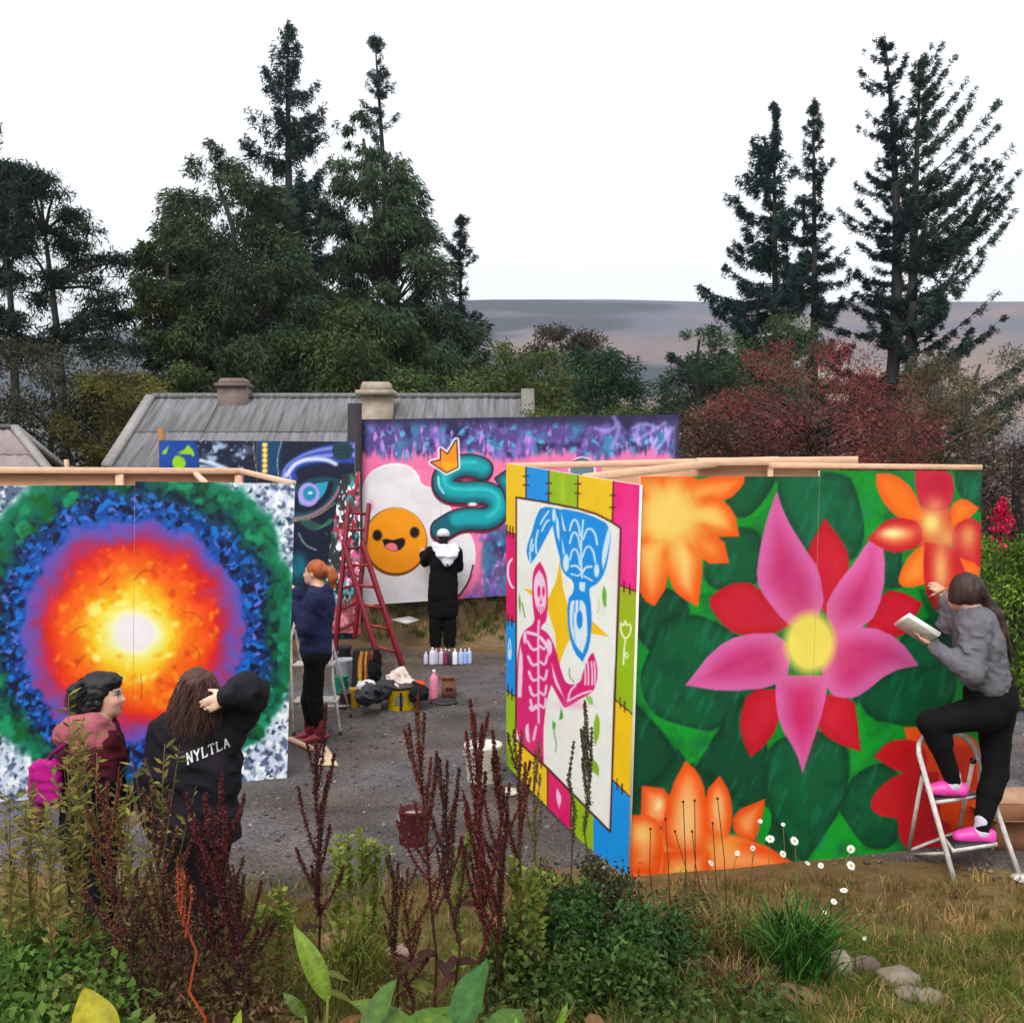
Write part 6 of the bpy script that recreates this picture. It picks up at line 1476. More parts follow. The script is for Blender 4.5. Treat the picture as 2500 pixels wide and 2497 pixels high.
# white tub, spray can, tins
c = zg(742, 285); t = thing('plastic_tub', 'small cream plastic tub beside the yellow drum', 'tub', c); w_ = PX(72 / 3.113, c[1])
m = MB(); m.obox(c + (0, .04, .045), (w_, .1, .09), None, lin((206, 206, 190)), .008); m.build('tub_body', M_PLASTIC, t); m = MB(); m.obox(c + (0, .04, .098), (w_ * 1.06, .108, .016), None, lin((226, 226, 214)), .006); m.build('lid', M_PLASTIC, t)
c = zg(660, 305); t = thing('spray_can', 'grey spray can standing between tub and paint tins', 'spray can', c); r_ = PX(26 / 3.113, c[1]) * 1.0
m = MB(); m.lathe([(.001, 0), (r_, 0), (r_, .17), (r_ * .86, .19), (.001, .19)], c, 18, col=lin((150, 150, 164))); m.build('can_body', M_PLASTIC, t, True); m = MB(); m.lathe([(.001, 0), (r_ * .8, 0), (r_ * .78, .035), (r_ * .3, .04), (.001, .04)], c + (0, 0, .191), 16, col=lin((190, 190, 200))); m.build('cap', M_PLASTIC, t)
for (x_, y_, w_, h_, bc, ic, lb) in ((500, 285, 46, .17, (60, 50, 46), (220, 214, 200), 'dark paint tin with white rim in the clutter'), (575, 280, 40, .21, (196, 146, 40), (236, 214, 150), 'ochre paint tin with pale dripping rim'), (545, 240, 36, .14, (90, 80, 84), (200, 160, 60), 'small grey paint tin behind the ochre tin'), (470, 170, 52, .20, (40, 130, 108), (20, 96, 84), 'round tub with teal rim beside the grey bucket'), (640, 235, 44, .22, (190, 186, 190), (230, 226, 226), 'pale grey paint tin in front of black bags')):
    c = zg(x_, y_); c[1] += PX(w_ / 3.113, c[1]); pot('paint_tin', lb, 'paint tin', c, PX(w_ / 3.113, c[1]), h_, lin(bc), lin(ic), None, 20, True)
c = G(680 + 545 / 3.446, 1180 + 1700 / 3.446, 0.012); c[1] += .1
pot('paint_bucket', 'pale grey plastic bucket behind the teal rimmed tub', 'bucket', c, PX(78 / 3.446, c[1]), .30, lin((168, 170, 178)), lin((200, 204, 206)), None, 24, True, .8)
c = G(680 + 520 / 3.446, 1180 + 1640 / 3.446, 0.012) + (0, .35, 0); pot('paint_tin', 'black paint tin with white splashes behind the grey bucket', 'paint tin', c, .085, .34, lin((30, 28, 30)), lin((224, 222, 216)), None, 18, True)
# white bucket and lid by the skeleton board, tin among the weeds
c = G(1180, 1905, 0.0) ; pot('paint_bucket', 'large white paint bucket at the foot of skeleton mural', 'bucket', c, PX(46, c[1]), .30, lin((216, 216, 206)), lin((230, 230, 222)), None, 28, True, .88)
c = G(1243, 1935, 0.012); r_ = PX(27, c[1]); m = MB(); m.lathe([(.001, 0), (r_, 0), (r_ * 1.02, .010), (r_ * .96, .02), (.001, .014)], c, 26, col=lin((222, 220, 210)), squash=1.0); tag(m.build('bucket_lid', M_SOILED), 'white round bucket lid on the gravel beside the skeleton mural', 'lid')
c = G(1010, 2060, 0.0); pot('paint_tin', 'dark red paint tin with white drips standing alone behind tall dock stems', 'paint tin', c, PX(36, c[1]), .24, lin((84, 26, 40)), lin((226, 222, 214)), None, 24, True)
# fallen offcuts
a, b = G(790, 1875, 0.02), G(775, 1822, 0.02); m = MB(); p0, p1, p2 = G(768, 1868, .012), G(826, 1872, .012), G(790, 1812, .03); up_ = np.array((0, 0, .02)); m.add([p0, p1, p2, mid(p0, p2, .9), p0 + up_, p1 + up_, p2 + up_, mid(p0, p2, .9) + up_], Q=[(4, 5, 6, 7), (0, 1, 5, 4), (1, 2, 6, 5), (2, 3, 7, 6), (3, 0, 4, 7), (3, 2, 1, 0)])
tag(m.build('plywood_offcut', material('pale_ply', color=(0.62, 0.47, 0.31), rough=.8, var=.2, scale=6)), 'pale tapered plywood offcut lying beside the red boots', 'offcut')
m = MB(); m.bar(G(706, 1802, .03), G(762, 1828, .03), .05, .03, bev=.003); tag(m.build('timber_batten', M_WOOD), 'short timber batten lying at the corner of the sun mural', 'batten')
c = P(1000, 1527, 15.25); m = MB(); q = [z3(950, 1190, 15.5), z3(1075, 1212, 15.1), z3(1185, 1190, 15.45), z3(1100, 1172, 15.85)]
for p_ in q: p_[2] = 0.36
m.hexa([p_ for p_ in q] + [p_ + (0, 0, .02) for p_ in q], lin((226, 222, 218))); tag(m.build('white_sheet', M_SOILED), 'white sheet of card lying on the soil bank under the egg mural', 'card')
# bags and rags heaped in the middle
def heap(name, label, cat, prims, col, h=0.014, mat=None, amp=.014, sc=11, seed=3):
    t = thing(name, label, cat, prims[0][0] * np.array((1, 1, 0))); s = SDF()
    for (c, r) in prims: s.ell(c, r, None, 0.04)
    sdf_part('fabric', s, h, shade(lin(col), .4), mat or M_CLOTH, t, noise=folds(sc, amp, seed), cut=[((0, 0, 0.005), (0, 0, -1))]); return t
def e3(x, y, d, rx, ry, rz): c = z3(x, y, d); return (c, np.array((PX(rx / 3.446, d), ry, PX(rz / 3.446, d))))
heap('black_bag', 'black plastic sack with glossy folds behind the yellow drum', 'bag', [e3(760, 1760, 10.9, 90, .2, 70), e3(720, 1800, 10.8, 60, .14, 60)], (20, 18, 26), mat=M_PLASTIC, seed=4, amp=.03, sc=12)
heap('folded_tarp', 'folded charcoal tarpaulin leaning over the clutter behind the drum', 'tarp', [e3(900, 1725, 11.2, 100, .22, 50), e3(850, 1770, 11.1, 50, .18, 50)], (56, 54, 58), seed=5, amp=.03, sc=9)
heap('dust_sheet', 'crumpled cream dust sheet heaped above the charcoal tarpaulin', 'cloth', [e3(1000, 1635, 11.6, 85, .2, 40), e3(1035, 1600, 11.6, 36, .14, 42), e3(1060, 1680, 11.4, 80, .16, 26)], (214, 196, 184), seed=6, amp=.03, sc=10)
heap('orange_cloth', 'crumpled orange red cloth on the black holdall', 'cloth', [e3(1175, 1690, 11.3, 58, .12, 30)], (216, 74, 44), seed=7, amp=.01)
heap('black_holdall', 'black holdall bag lying between the drum and pink bottle', 'bag', [e3(1170, 1760, 11.2, 90, .2, 62), e3(1140, 1720, 11.3, 70, .2, 40)], (26, 24, 28), seed=8, amp=.025, sc=10)
t = thing('tool_crate', 'upright black crate streaked with orange and yellow paint under the red ladder', 'crate', z3(720, 1700, 11.9) * np.array((1, 1, 0)))
xa, xb = z3(615, 1600, 11.9)[0], z3(815, 1600, 11.9)[0]; zt_ = z3(700, 1425, 11.9)[2]; u_ = np.linspace(0, 1, 40); v_ = np.linspace(0, 1, 50); UU, VV = np.meshgrid(u_, v_); Vc = np.stack([xa + (xb - xa) * UU + .02 * (VV - .5), 11.9 + 0 * UU + .05 * VV, .01 + zt_ * VV], -1).reshape(-1, 3)
k_ = np.arange(49)[:, None] * 40 + np.arange(39)[None]; Qc = np.stack([k_, k_ + 1, k_ + 41, k_ + 40], -1).reshape(-1, 4); st_ = n2(UU.ravel() * 6, VV.ravel() * 1.2, .55, 9)[:, None]; st2 = n2(UU.ravel() * 7 + 3, VV.ravel() * 1.0, .5, 19)[:, None]; inner = (sm(.2, .3, UU.ravel()) * sm(.92, .84, UU.ravel()))[:, None]
cc_ = np.tile(lin((18, 15, 15)), (2000, 1)); w1 = np.clip((st_ - .47) * 9, 0, 1) * inner; cc_ = cc_ * (1 - w1) + lin((150, 62, 14)) * w1; w2 = np.clip((st2 - .57) * 9, 0, 1) * inner; cc_ = cc_ * (1 - w2) + lin((222, 160, 50)) * w2
m = MB(); m.add(Vc, Qc, col=cc_); m.build('front_panel', M_SOILED, t); m = MB(); m.box((xa, 11.955, .01), (xb, 12.3, zt_ - .004), lin((20, 18, 18))); m.build('case', M_SOILED, t)
heap('black_coat', 'black coat hanging from the foot of the red ladder', 'coat', [e3(800, 1600, 11.75, 40, .10, 120), e3(825, 1500, 11.8, 22, .08, 90)], (16, 14, 16), seed=10, amp=.03, sc=9)
heap('crumpled_paper', 'crumpled white paper towel on top of the paint tins', 'paper', [e3(745, 1690, 10.95, 60, .10, 24), e3(700, 1705, 10.9, 36, .08, 18)], (216, 210, 202), seed=11, amp=.018, sc=18)
# open carton at the far side of the step ladder
c = G(2480, 2095, 0.0); t = thing('cardboard_box', 'open brown cardboard carton beyond the white step ladder', 'box', c + (0.2, .3, 0))
x0, x1, y0_, y1_ = c[0] - 0.06, c[0] + 0.36, c[1] + .12, c[1] + .52; m = MB(); CB = lin((150, 104, 74)); hh = .19
for lo, hi in (((x0, y0_, 0), (x1, y0_ + .006, hh)), ((x0, y1_, 0), (x1, y1_ + .006, hh)), ((x0, y0_ + .006, 0), (x0 + .006, y1_, hh)), ((x1 - .006, y0_ + .006, 0), (x1, y1_, hh)), ((x0, y0_, .0), (x1, y1_, .006))): m.box(lo, hi, CB)
m.build('carton', MATS['cardboard'], t); FL = lin((186, 144, 112))
for vs_ in (((x0, y0_, hh), (x1, y0_, hh), (x1, y0_ - .13, hh + .05), (x0, y0_ - .13, hh + .05)), ((x0, y1_, hh), (x0, y0_ + .01, hh), (x0 - .12, y0_ + .03, hh + .07), (x0 - .12, y1_, hh + .07)), ((x1, y1_ + .006, hh), (x0, y1_ + .006, hh), (x0, y1_ + .12, hh + .08), (x1, y1_ + .12, hh + .08))):
    v = np.array(vs_); m = MB(); m.hexa([*(v + (0, 0, .001)), *(v + (0, 0, .006))], FL); m.build('flap', MATS['cardboard'], t)
c = G(2499, 2150, 0.012); m = MB(); m.lathe([(.001, 0), (.05, 0), (.085, .012), (.09, .018), (.05, .006), (.001, .005)], c + (.02, 0, 0), 26, col=lin((230, 228, 224))); tag(m.build('paper_plate', M_PLASTIC), 'white paper plate on the ground by the step ladder foot', 'plate')
# ------------------------------------------------------------------ trees
def stuff_(o): o['kind'] = 'stuff'; return o
def rnd_dirs(rg, n):
    v = rg.normal(size=(n, 3)); return v / np.linalg.norm(v, axis=1)[:, None]
def leaf_axes(rg, d, L, W):
    """half vectors for leaves along d"""
    n = len(d); d = d / (np.linalg.norm(d, axis=1)[:, None] + 1e-9)
    s = np.cross(d, rnd_dirs(rg, n)); s /= (np.linalg.norm(s, axis=1)[:, None] + 1e-9)
    return d * L[:, None] * .5, s * W[:, None] * .5

def spruce(label, name, tip, base, r_low, seed, n_br=130, per=120, start=0.12, col=(44, 62, 54), leafL=.42, sweep=0.0, droop=0.25, asym=(0, 0), power=0.8, tight=1.0, hang=0.5, whorl=True, group=None, dens_top=1.0, twig=0.34, trunk_r=None):
    rg = np.random.default_rng(seed); tip = np.asarray(tip, float); base = np.asarray(base, float); H = tip[2] - base[2]
    t = thing(name, label, 'tree', base, group)
    ts = np.linspace(0, 1, 9); bend = np.array((rg.normal(0, .012), rg.normal(0, .01), 0)) * H
    axis_pt = lambda q: base + (tip - base) * np.asarray(q)[..., None] + bend * (np.sin(np.asarray(q) * math.pi))[..., None]
    tr0 = trunk_r or 0.013 * H
    m = MB(); m.tube(axis_pt(ts), tr0 * (1 - ts) ** .85 + 0.015, 8); m.build('trunk', M_BARK, t, True)
    q = start + (1 - start) * (1 - (1 - rg.random(n_br)) ** 1.0)
    if whorl: q = np.round(q * 34) / 34 + rg.normal(0, .004, n_br)
    q = np.clip(q, start, .985); tt = (q - start) / (1 - start)
    az = rg.uniform(0, 2 * math.pi, n_br); dh = np.stack([np.cos(az), np.sin(az), 0 * az], 1)
    lng = r_low * (1 - tt) ** power * rg.choice([.45, .8, 1.0, 1.1], n_br) * rg.uniform(.75, 1.12, n_br) + 0.012 * H * (1 - tt * .85)
    lng *= 1 + asym[0] * np.clip(dh[:, 0], 0, 1) + asym[1] * np.clip(-dh[:, 0], 0, 1)
    rise = sweep + (0.55 * tt) - droop * (1 - tt) + rg.normal(0, .10, n_br)
    b0 = axis_pt(q); tips_up = 0.18 * lng
    def on(i, s): return b0[i] + dh[i] * (lng[i] * s)[:, None] + np.stack([0 * s, 0 * s, rise[i] * lng[i] * s + tips_up[i] * (s ** 3) - droop * .35 * lng[i] * np.sin(s * math.pi)], 1)
    m = MB(); ss = np.linspace(0, 1, 5)
    P5 = np.stack([on(np.arange(n_br), np.full(n_br, s_)) for s_ in ss], 1)
    for i in range(n_br): m.tube(P5[i], np.linspace(0.010 + .010 * lng[i], .004, 5), 3, cap=False)
    m.build("branches", M_BARK, t)["kind"] = "stuff"
    # branchlets either side of each branch, needles along the branchlets
    nsec = np.maximum(7, (lng * 11).astype(int)); bi = np.repeat(np.arange(n_br), nsec); nb_ = len(bi)
    s0 = rg.random(nb_) ** .8 * .95 + .05; root = on(bi, s0); lat = np.cross(dh[bi], (0, 0, 1)) * rg.choice([-1, 1], nb_)[:, None]
    ln = (twig * lng[bi] * (1.08 - s0) + .12) * tight * rg.uniform(.5, 1.25, nb_)
    bd = lat * .85 + dh[bi] * rg.uniform(.3, .9, nb_)[:, None] + rg.normal(0, .22, (nb_, 3)); bd[:, 2] += .1; bd /= np.linalg.norm(bd, axis=1)[:, None]
    total = int(2.3 * per * n_br * dens_top); k = rg.choice(nb_, total, p=(ln + .05) / (ln + .05).sum()); f = rg.random(total); n = total
    fall = hang * ln[k] * f ** 1.6
    pos = root[k] + bd[k] * (ln[k] * f)[:, None] - np.stack([0 * f, 0 * f, fall], 1) + rg.normal(0, .05, (n, 3)) - np.array((0, 0, 1)) * (rg.random(n) ** 3 * .55 * hang)[:, None]
    d = bd[k] + rg.normal(0, .45, (n, 3)) - np.array((0, 0, 1)) * (hang * 1.3 * f)[:, None]
    a, s2 = leaf_axes(rg, d, rg.uniform(.45, 1.1, n) * leafL * .9, rg.uniform(.10, .18, n) * leafL * 1.2)
    bv = (rg.uniform(.75, 1.3, n_br)[bi] * rg.uniform(.8, 1.2, nb_))[k]; c = lin(col) * (bv * rg.uniform(.6, 1.4, n))[:, None]
    m = MB(); m.sprays(pos, a, s2, c); stuff_(m.build('needles', M_NEEDLE, t))
    return t

def dense_tree(label, name, base, prof, seed, n=26000, col=(50, 68, 44), alt=(66, 80, 40), leafL=.5, cat='tree', n_lobe=70, dist=40.0, squash=1.0, group=None, hang=.6, trunk=.3, wide=.34, slim=(.25, .45)):
    """tree given by its outline: prof = list of (height, radius, x offset)"""
    rg = np.random.default_rng(seed); base = np.asarray(base, float); t = thing(name, label, cat, base, group)
    pr = np.array(prof, float); zt = pr[-1, 0]
    m = MB(); zs = np.linspace(0, zt * .93, 8); ox = np.interp(zs, pr[:, 0], pr[:, 2]); m.tube(np.stack([base[0] + ox, base[1] + 0 * zs, base[2] + zs], 1), trunk * (1 - zs / zt) + .03, 8); m.build('trunk', M_BARK, t, True)
    # lobes: sprays gathered in clumps over the outline
    w = np.interp(np.linspace(pr[0, 0], zt, 200), pr[:, 0], pr[:, 1]) + .1; cz = rg.choice(np.linspace(pr[0, 0], zt, 200), n_lobe, p=w / w.sum()); R = np.interp(cz, pr[:, 0], pr[:, 1]); O = np.interp(cz, pr[:, 0], pr[:, 2])
    az = rg.uniform(0, 2 * math.pi, n_lobe); rr = R * np.sqrt(rg.uniform(.25, 1, n_lobe)); lc = np.stack([base[0] + O + rr * np.cos(az), base[1] + squash * rr * np.sin(az), base[2] + cz], 1)
    lr = (0.16 + wide * rg.random(n_lobe)) * (R * .75 + .35)
    cz = np.minimum(cz, zt - .75 * lr); lc[:, 2] = base[2] + cz
    m = MB()
    for k in range(n_lobe):
        if cz[k] > .78 * zt: continue
        o_ = np.array((base[0] + np.interp(cz[k] * .85, pr[:, 0], pr[:, 2]), base[1], base[2] + cz[k] * .85)); m.tube([o_, mid(o_, lc[k], .55) + (0, 0, .1), lc[k]], [.05 * trunk / .3 + .01, .03, .012], 4, cap=False)
    if m.V: stuff_(m.build('limbs', M_BARK, t))
    pk = (lr ** 1.6 + .04) / (lr ** 1.6 + .04).sum(); i = rg.choice(n_lobe, n, p=pk); d = rnd_dirs(rg, n); rad = rg.random(n) ** .45
    pos = lc[i] + d * (lr[i] * rad)[:, None] * np.array((1.15, 1.15, .8)) + rg.normal(0, .05, (n, 3))
    ax = d * .7 + rg.normal(0, .5, (n, 3)) + np.array((0, 0, -hang)); out = lc[i] - np.array((base[0], base[1], 0)); out[:, 2] = 0; ax += out / (np.linalg.norm(out, axis=1)[:, None] + .3) * .6
    a, s2 = leaf_axes(rg, ax, rg.uniform(.5, 1.25, n) * leafL, rg.uniform(*slim, n) * leafL)
    mixv = np.clip(rg.random(n_lobe)[i] * .7 + rg.random(n) * .5 - .1, 0, 1)[:, None]; bv = (rg.uniform(.62, 1.4, n_lobe)[i] * rg.uniform(.7, 1.3, n))[:, None]
    c = (lin(col) * (1 - mixv) + lin(alt) * mixv) * bv
    m = MB(); m.sprays(pos, a, s2, c); stuff_(m.build('crown', M_LEAF, t)); return t

def outline(d, pts, base_px):
    """silhouette rows (y, x left, x right) in photograph pixels at distance d -> base point and profile"""
    zb = -0.3
    bx = P(base_px, 1165, d)[0]; rows = []
    for (y_, xl, xr) in pts:
        z_ = P(0, y_, d)[2]; a = P(xl, y_, d)[0]; b = P(xr, y_, d)[0]; rows.append((z_ - zb, (b - a) / 2, (a + b) / 2 - bx))
    rows.sort(); return np.array((bx, d, zb)), rows

def gnd(x, d, z=-0.3): return np.array((P(x, 1165, d)[0], d, z))
# four spruces beyond the red thorn
d = 46; spruce('bushy blue green spruce at the outer end of the row beyond red thorn tree', 'spruce_tree', P(1889, 245, d), gnd(1893, d), PX(225, d), 1, 130, 230, .25, (40, 62, 60), hang=.55, asym=(-.45, .1), leafL=.36, tight=.8, twig=.26)
d = 48; spruce('slender feathery spruce between two larger spruces beyond red thorn tree', 'spruce_tree', P(1986, 235, d), gnd(1983, d), PX(150, d), 2, 120, 170, .2, (42, 56, 56), hang=.4, leafL=.32, tight=.8, twig=.26)
d = 45; spruce('tallest spruce with bare level branches beyond the red thorn tree', 'spruce_tree', P(2160, 80, d), gnd(2138, d), PX(170, d), 3, 120, 170, .15, (32, 48, 50), hang=.3, tight=.6, droop=.12, power=.5, asym=(-.2, .1), leafL=.30, twig=.2, trunk_r=.38)
d = 44; spruce('spruce with long upswept branches leaning out from the row beyond the red thorn', 'spruce_tree', P(2248, 138, d), gnd(2226, d), PX(200, d), 4, 130, 210, .14, (54, 72, 64), hang=.3, sweep=.40, droop=.05, power=.55, asym=(.6, -.6), leafL=.32, tight=.7, twig=.2, trunk_r=.36)
# central stand
d = 43; spruce('tall ragged spruce with drooping twigs rising above the dense trees', 'spruce_tree', P(702, 46, d), gnd(752, d), PX(270, d), 5, 160, 230, .3, (46, 62, 60), hang=.8, power=.85, leafL=.34, tight=.75, twig=.28, trunk_r=.34)
d = 42; spruce('thin dying spruce top standing above the dark dense cypress', 'spruce_tree', P(914, 78, d), gnd(948, d), PX(120, d), 6, 100, 90, .25, (74, 80, 80), hang=.3, tight=.5, power=.6, leafL=.26, twig=.22)
d = 39; spruce('small open spruce beside the dense dark cypress, hill behind', 'spruce_tree', P(1123, 522, d), gnd(1128, d), PX(150, d), 7, 100, 130, .1, (50, 62, 60), hang=.35, power=.65, leafL=.28, tight=.7, twig=.24)
d = 36; b, pf = outline(d, [(352, 480, 540), (400, 440, 590), (480, 405, 690), (560, 400, 740), (660, 360, 770), (760, 395, 800), (860, 390, 820), (960, 380, 830), (1060, 400, 830)], 600)
dense_tree('broad dark green cypress with clumped foliage behind the cottage chimney', 'cypress_tree', b, pf, 11, 80000, (46, 62, 46), (66, 80, 50), .25, 'tree', 260, hang=.6, wide=.17, slim=(.16, .3))
d = 38; b, pf = outline(d, [(262, 862, 892), (310, 846, 910), (400, 832, 980), (440, 800, 1015), (520, 780, 1050), (620, 790, 1068), (740, 780, 1130), (840, 770, 1165), (960, 770, 1200), (1060, 780, 1180)], 920)
dense_tree('tall pointed dark cypress with hanging sprays beside the ragged spruce', 'cypress_tree', b, pf, 12, 84000, (44, 62, 50), (68, 86, 54), .25, 'tree', 280, hang=.9, wide=.16, slim=(.16, .3))
d = 34; b, pf = outline(d, [(590, 330, 372), (640, 345, 470), (700, 330, 480), (800, 330, 500), (900, 350, 640), (1000, 370, 700)], 420)
dense_tree('dark leafy tree with jutting twigs at the edge of the broad cypress', 'leafy_tree', b, pf, 13, 26000, (44, 58, 42), (76, 84, 42), .22, 'tree', 80, wide=.2, slim=(.2, .36))
d = 37; b, pf = outline(d, [(690, 620, 760), (800, 640, 1000), (900, 600, 1120), (1000, 600, 1150)], 860)
dense_tree('low mixed evergreen filling the gap behind the sandstone chimney', 'evergreen_shrub', b, pf, 14, 40000, (48, 64, 40), (80, 96, 48), .24, 'tree', 110, wide=.2, slim=(.18, .32))
# pines at the other edge
def pine(label, top, basept, lobes, seed, col=(40, 54, 44), d=34.0):
    rg = np.random.default_rng(seed); t = thing('pine_tree', label, 'tree', basept); top = np.asarray(top, float); bs = np.asarray(basept, float)
    m = MB(); q = np.linspace(0, 1, 8); pts = bs + (top - bs) * q[:, None] + np.array((.25, 0, 0)) * np.sin(q * 4)[:, None]; m.tube(pts, .22 * (1 - q) + .03, 8); m.build('trunk', M_BARK, t, True)
    mb = MB(); ml = MB()
    for (x_, y_, rx, ry) in lobes:
        c = P(x_, y_, d + rg.uniform(-1.5, 1.5)); at = pts[np.argmin(abs(pts[:, 2] - (c[2] - .5)))]
        mb.tube([at, mid(at, c, .5) + (0, 0, .15), c], [.07, .045, .02], 5, cap=False)
        n = int(rx * ry * .62); dv = rnd_dirs(rg, n); r_ = rg.random(n) ** .5
        pos = c + dv * r_[:, None] * np.array((PX(rx, d), PX(rx, d) * .8, PX(ry, d))) + rg.normal(0, .09, (n, 3)) - np.array((0, 0, 1)) * (rg.random(n) ** 5 * .6)[:, None]
        ax = rg.normal(0, .6, (n, 3)) + np.array((0, 0, -.5)) + dv * .6; a, s2 = leaf_axes(rg, ax, rg.uniform(.16, .36, n), rg.uniform(.03, .07, n))
        ml.sprays(pos, a, s2, lin(col) * (rg.uniform(.7, 1.3) * rg.uniform(.6, 1.4, n))[:, None])
        for _ in range(3): e = pos[rg.integers(n)]; mb.tube([c, e], [.018, .006], 3, cap=False)
    stuff_(mb.build('branches', M_BARK, t)); stuff_(ml.build('needles', M_NEEDLE, t)); return t
rg = np.random.default_rng(77); lob = []
for (y_, xl, xr) in ((440, 60, 130), (480, 40, 170), (520, 30, 210), (560, 50, 240), (600, 60, 190), (640, 150, 310), (680, 90, 250), (730, 80, 290), (770, 140, 300), (800, 40, 290), (840, 80, 330)):
    for k in range(4): lob.append((rg.uniform(xl, xr), y_ + rg.normal(0, 9), rg.uniform(30, 54), rg.uniform(8, 15)))
pine('open crowned pine with flat layered branches and bare trunk beyond outbuilding', P(108, 432, 34), gnd(152, 34), lob, 21)
lob = []
for (y_, xl, xr) in ((420, -30, 60), (470, -60, 60), (540, -60, 40), (600, -60, 70), (680, -50, 70), (760, -50, 60), (830, -60, 90)):
    for k in range(4): lob.append((rg.uniform(xl, xr), y_ + rg.normal(0, 12), rg.uniform(34, 58), rg.uniform(14, 26)))
pine('dark pine half hidden behind the layered pine', P(14, 400, 36), gnd(20, 36), lob, 22, (38, 54, 46), 36.0)
lob = [(-14, 318, 16, 8), (-30, 330, 18, 9), (-40, 300, 30, 14), (-60, 350, 40, 20), (-70, 420, 50, 22)]
pine('pine with a single twig reaching over the outbuilding', P(-70, 250, 30), gnd(-70, 30), lob, 23, d=30.0)
# shrubs and small trees
def shrub(label, d, pts, bx, seed, n, col, alt, leaf, name='shrub', lobes=50, hang=.1, wide=.34, cat='shrub', trunk=.12):
    b, pf = outline(d, pts, bx); b[2] = float(gz(b[0], d)) - 0.1; pf = [(z_ - .3 - b[2], r_, o_) for z_, r_, o_ in pf]; pf = [(q_ * pf[0][0], pf[0][1] * w_, pf[0][2]) for q_, w_ in ((.12, .8), (.5, .95)) if pf[0][0] > .8] + pf
    return dense_tree(label, name, b, pf, seed, n, col, alt, leaf, cat, lobes, hang=hang, trunk=trunk, wide=wide)
shrub('dark tangle of undergrowth between the pines and the outbuilding', 28, [(830, 0, 200), (900, -60, 300), (1000, -60, 330), (1110, -60, 300)], 100, 31, 18000, (36, 42, 34), (70, 68, 44), .16, lobes=60)
shrub('yellowing olive bush beside the cottage gable', 26.5, [(900, 240, 330), (950, 200, 380), (1030, 150, 390), (1120, 140, 350)], 260, 32, 24000, (74, 74, 40), (118, 110, 48), .11, lobes=50)
shrub('rounded olive green tree at the end of the cottage roof', 31, [(835, 1225, 1320), (880, 1180, 1370), (930, 1150, 1410), (1000, 1140, 1420), (1060, 1140, 1420)], 1285, 33, 42000, (64, 80, 38), (94, 102, 52), .14, 'leafy_tree', 120, cat='tree')
shrub('dull reddish green tree crown behind the rounded olive tree', 40, [(798, 1310, 1420), (840, 1275, 1460), (900, 1280, 1480), (1000, 1280, 1480)], 1375, 34, 22000, (60, 64, 48), (84, 72, 60), .17, 'leafy_tree', 80, cat='tree')
shrub('glossy deep green tree between olive tree and pale gap in the hedge', 29, [(852, 1400, 1500), (900, 1385, 1540), (960, 1390, 1580), (1050, 1380, 1590)], 1480, 35, 32000, (38, 64, 46), (64, 90, 60), .14, 'leafy_tree', 100, cat='tree')
shrub('yellow green hedge strip showing above the egg mural', 23, [(985, 1290, 1560), (1010, 1260, 1620), (1060, 1250, 1660)], 1450, 36, 19000, (62, 76, 36), (88, 96, 48), .085, 'hedge', 150, cat='hedge', wide=.04)
shrub('dark holly like tree with airy twigs next to the red thorn', 31, [(790, 1700, 1740), (850, 1630, 1770), (920, 1600, 1800), (1020, 1600, 1820)], 1700, 37, 28000, (44, 66, 50), (70, 88, 62), .14, 'leafy_tree', 90, cat='tree')
shrub('mid green rounded tree under the spruces', 40, [(757, 1800, 1880), (790, 1740, 1960), (850, 1740, 2000), (950, 1740, 2000)], 1850, 38, 20000, (54, 74, 46), (78, 94, 60), .16, 'leafy_tree', 80, cat='tree')
shrub('wide red leaved thorn tree behind the flower mural', 19.5, [(835, 1880, 2010), (862, 1830, 2090), (900, 1800, 2120), (945, 1770, 2180), (985, 1680, 2190), (1040, 1690, 2250), (1130, 1680, 2260)], 1950, 39, 46000, (132, 48, 60), (96, 70, 56), .08, 'thorn_tree', 240, cat='tree', wide=.13, trunk=.16)
shrub('brown red bush with spiky bare twigs beside the red thorn tree', 22, [(880, 2230, 2330), (930, 2180, 2390), (1000, 2150, 2420), (1120, 2150, 2440)], 2280, 40, 24000, (100, 68, 56), (84, 80, 52), .08, 'thorn_tree', 110, cat='tree', wide=.15)
shrub('low russet bush at the edge of the egg mural', 18.5, [(1000, 1640, 1720), (1060, 1640, 1900), (1150, 1640, 1950)], 1740, 41, 9000, (92, 52, 50), (70, 66, 44), .1, 'bush', 45, cat='bush')
shrub('grey green bush filling the space under the spruces', 27, [(850, 2330, 2500), (930, 2180, 2560), (1040, 2160, 2560), (1160, 2160, 2560)], 2400, 42, 20000, (64, 70, 60), (92, 86, 62), .11, 'bush', 50, cat='bush')
shrub('dark purple brown bush behind the edge of flower mural', 12.5, [(1075, 2400, 2560), (1160, 2380, 2580), (1300, 2390, 2580), (1420, 2400, 2580)], 2480, 43, 12000, (62, 46, 54), (80, 66, 58), .075, 'bush', 60, cat='bush')
shrub('bright green leafy bush beyond the ladder painter', 11.2, [(1310, 2410, 2560), (1380, 2385, 2570), (1450, 2390, 2570), (1520, 2400, 2570)], 2470, 44, 9000, (70, 104, 30), (120, 146, 54), .075, 'bush', 50, cat='bush')
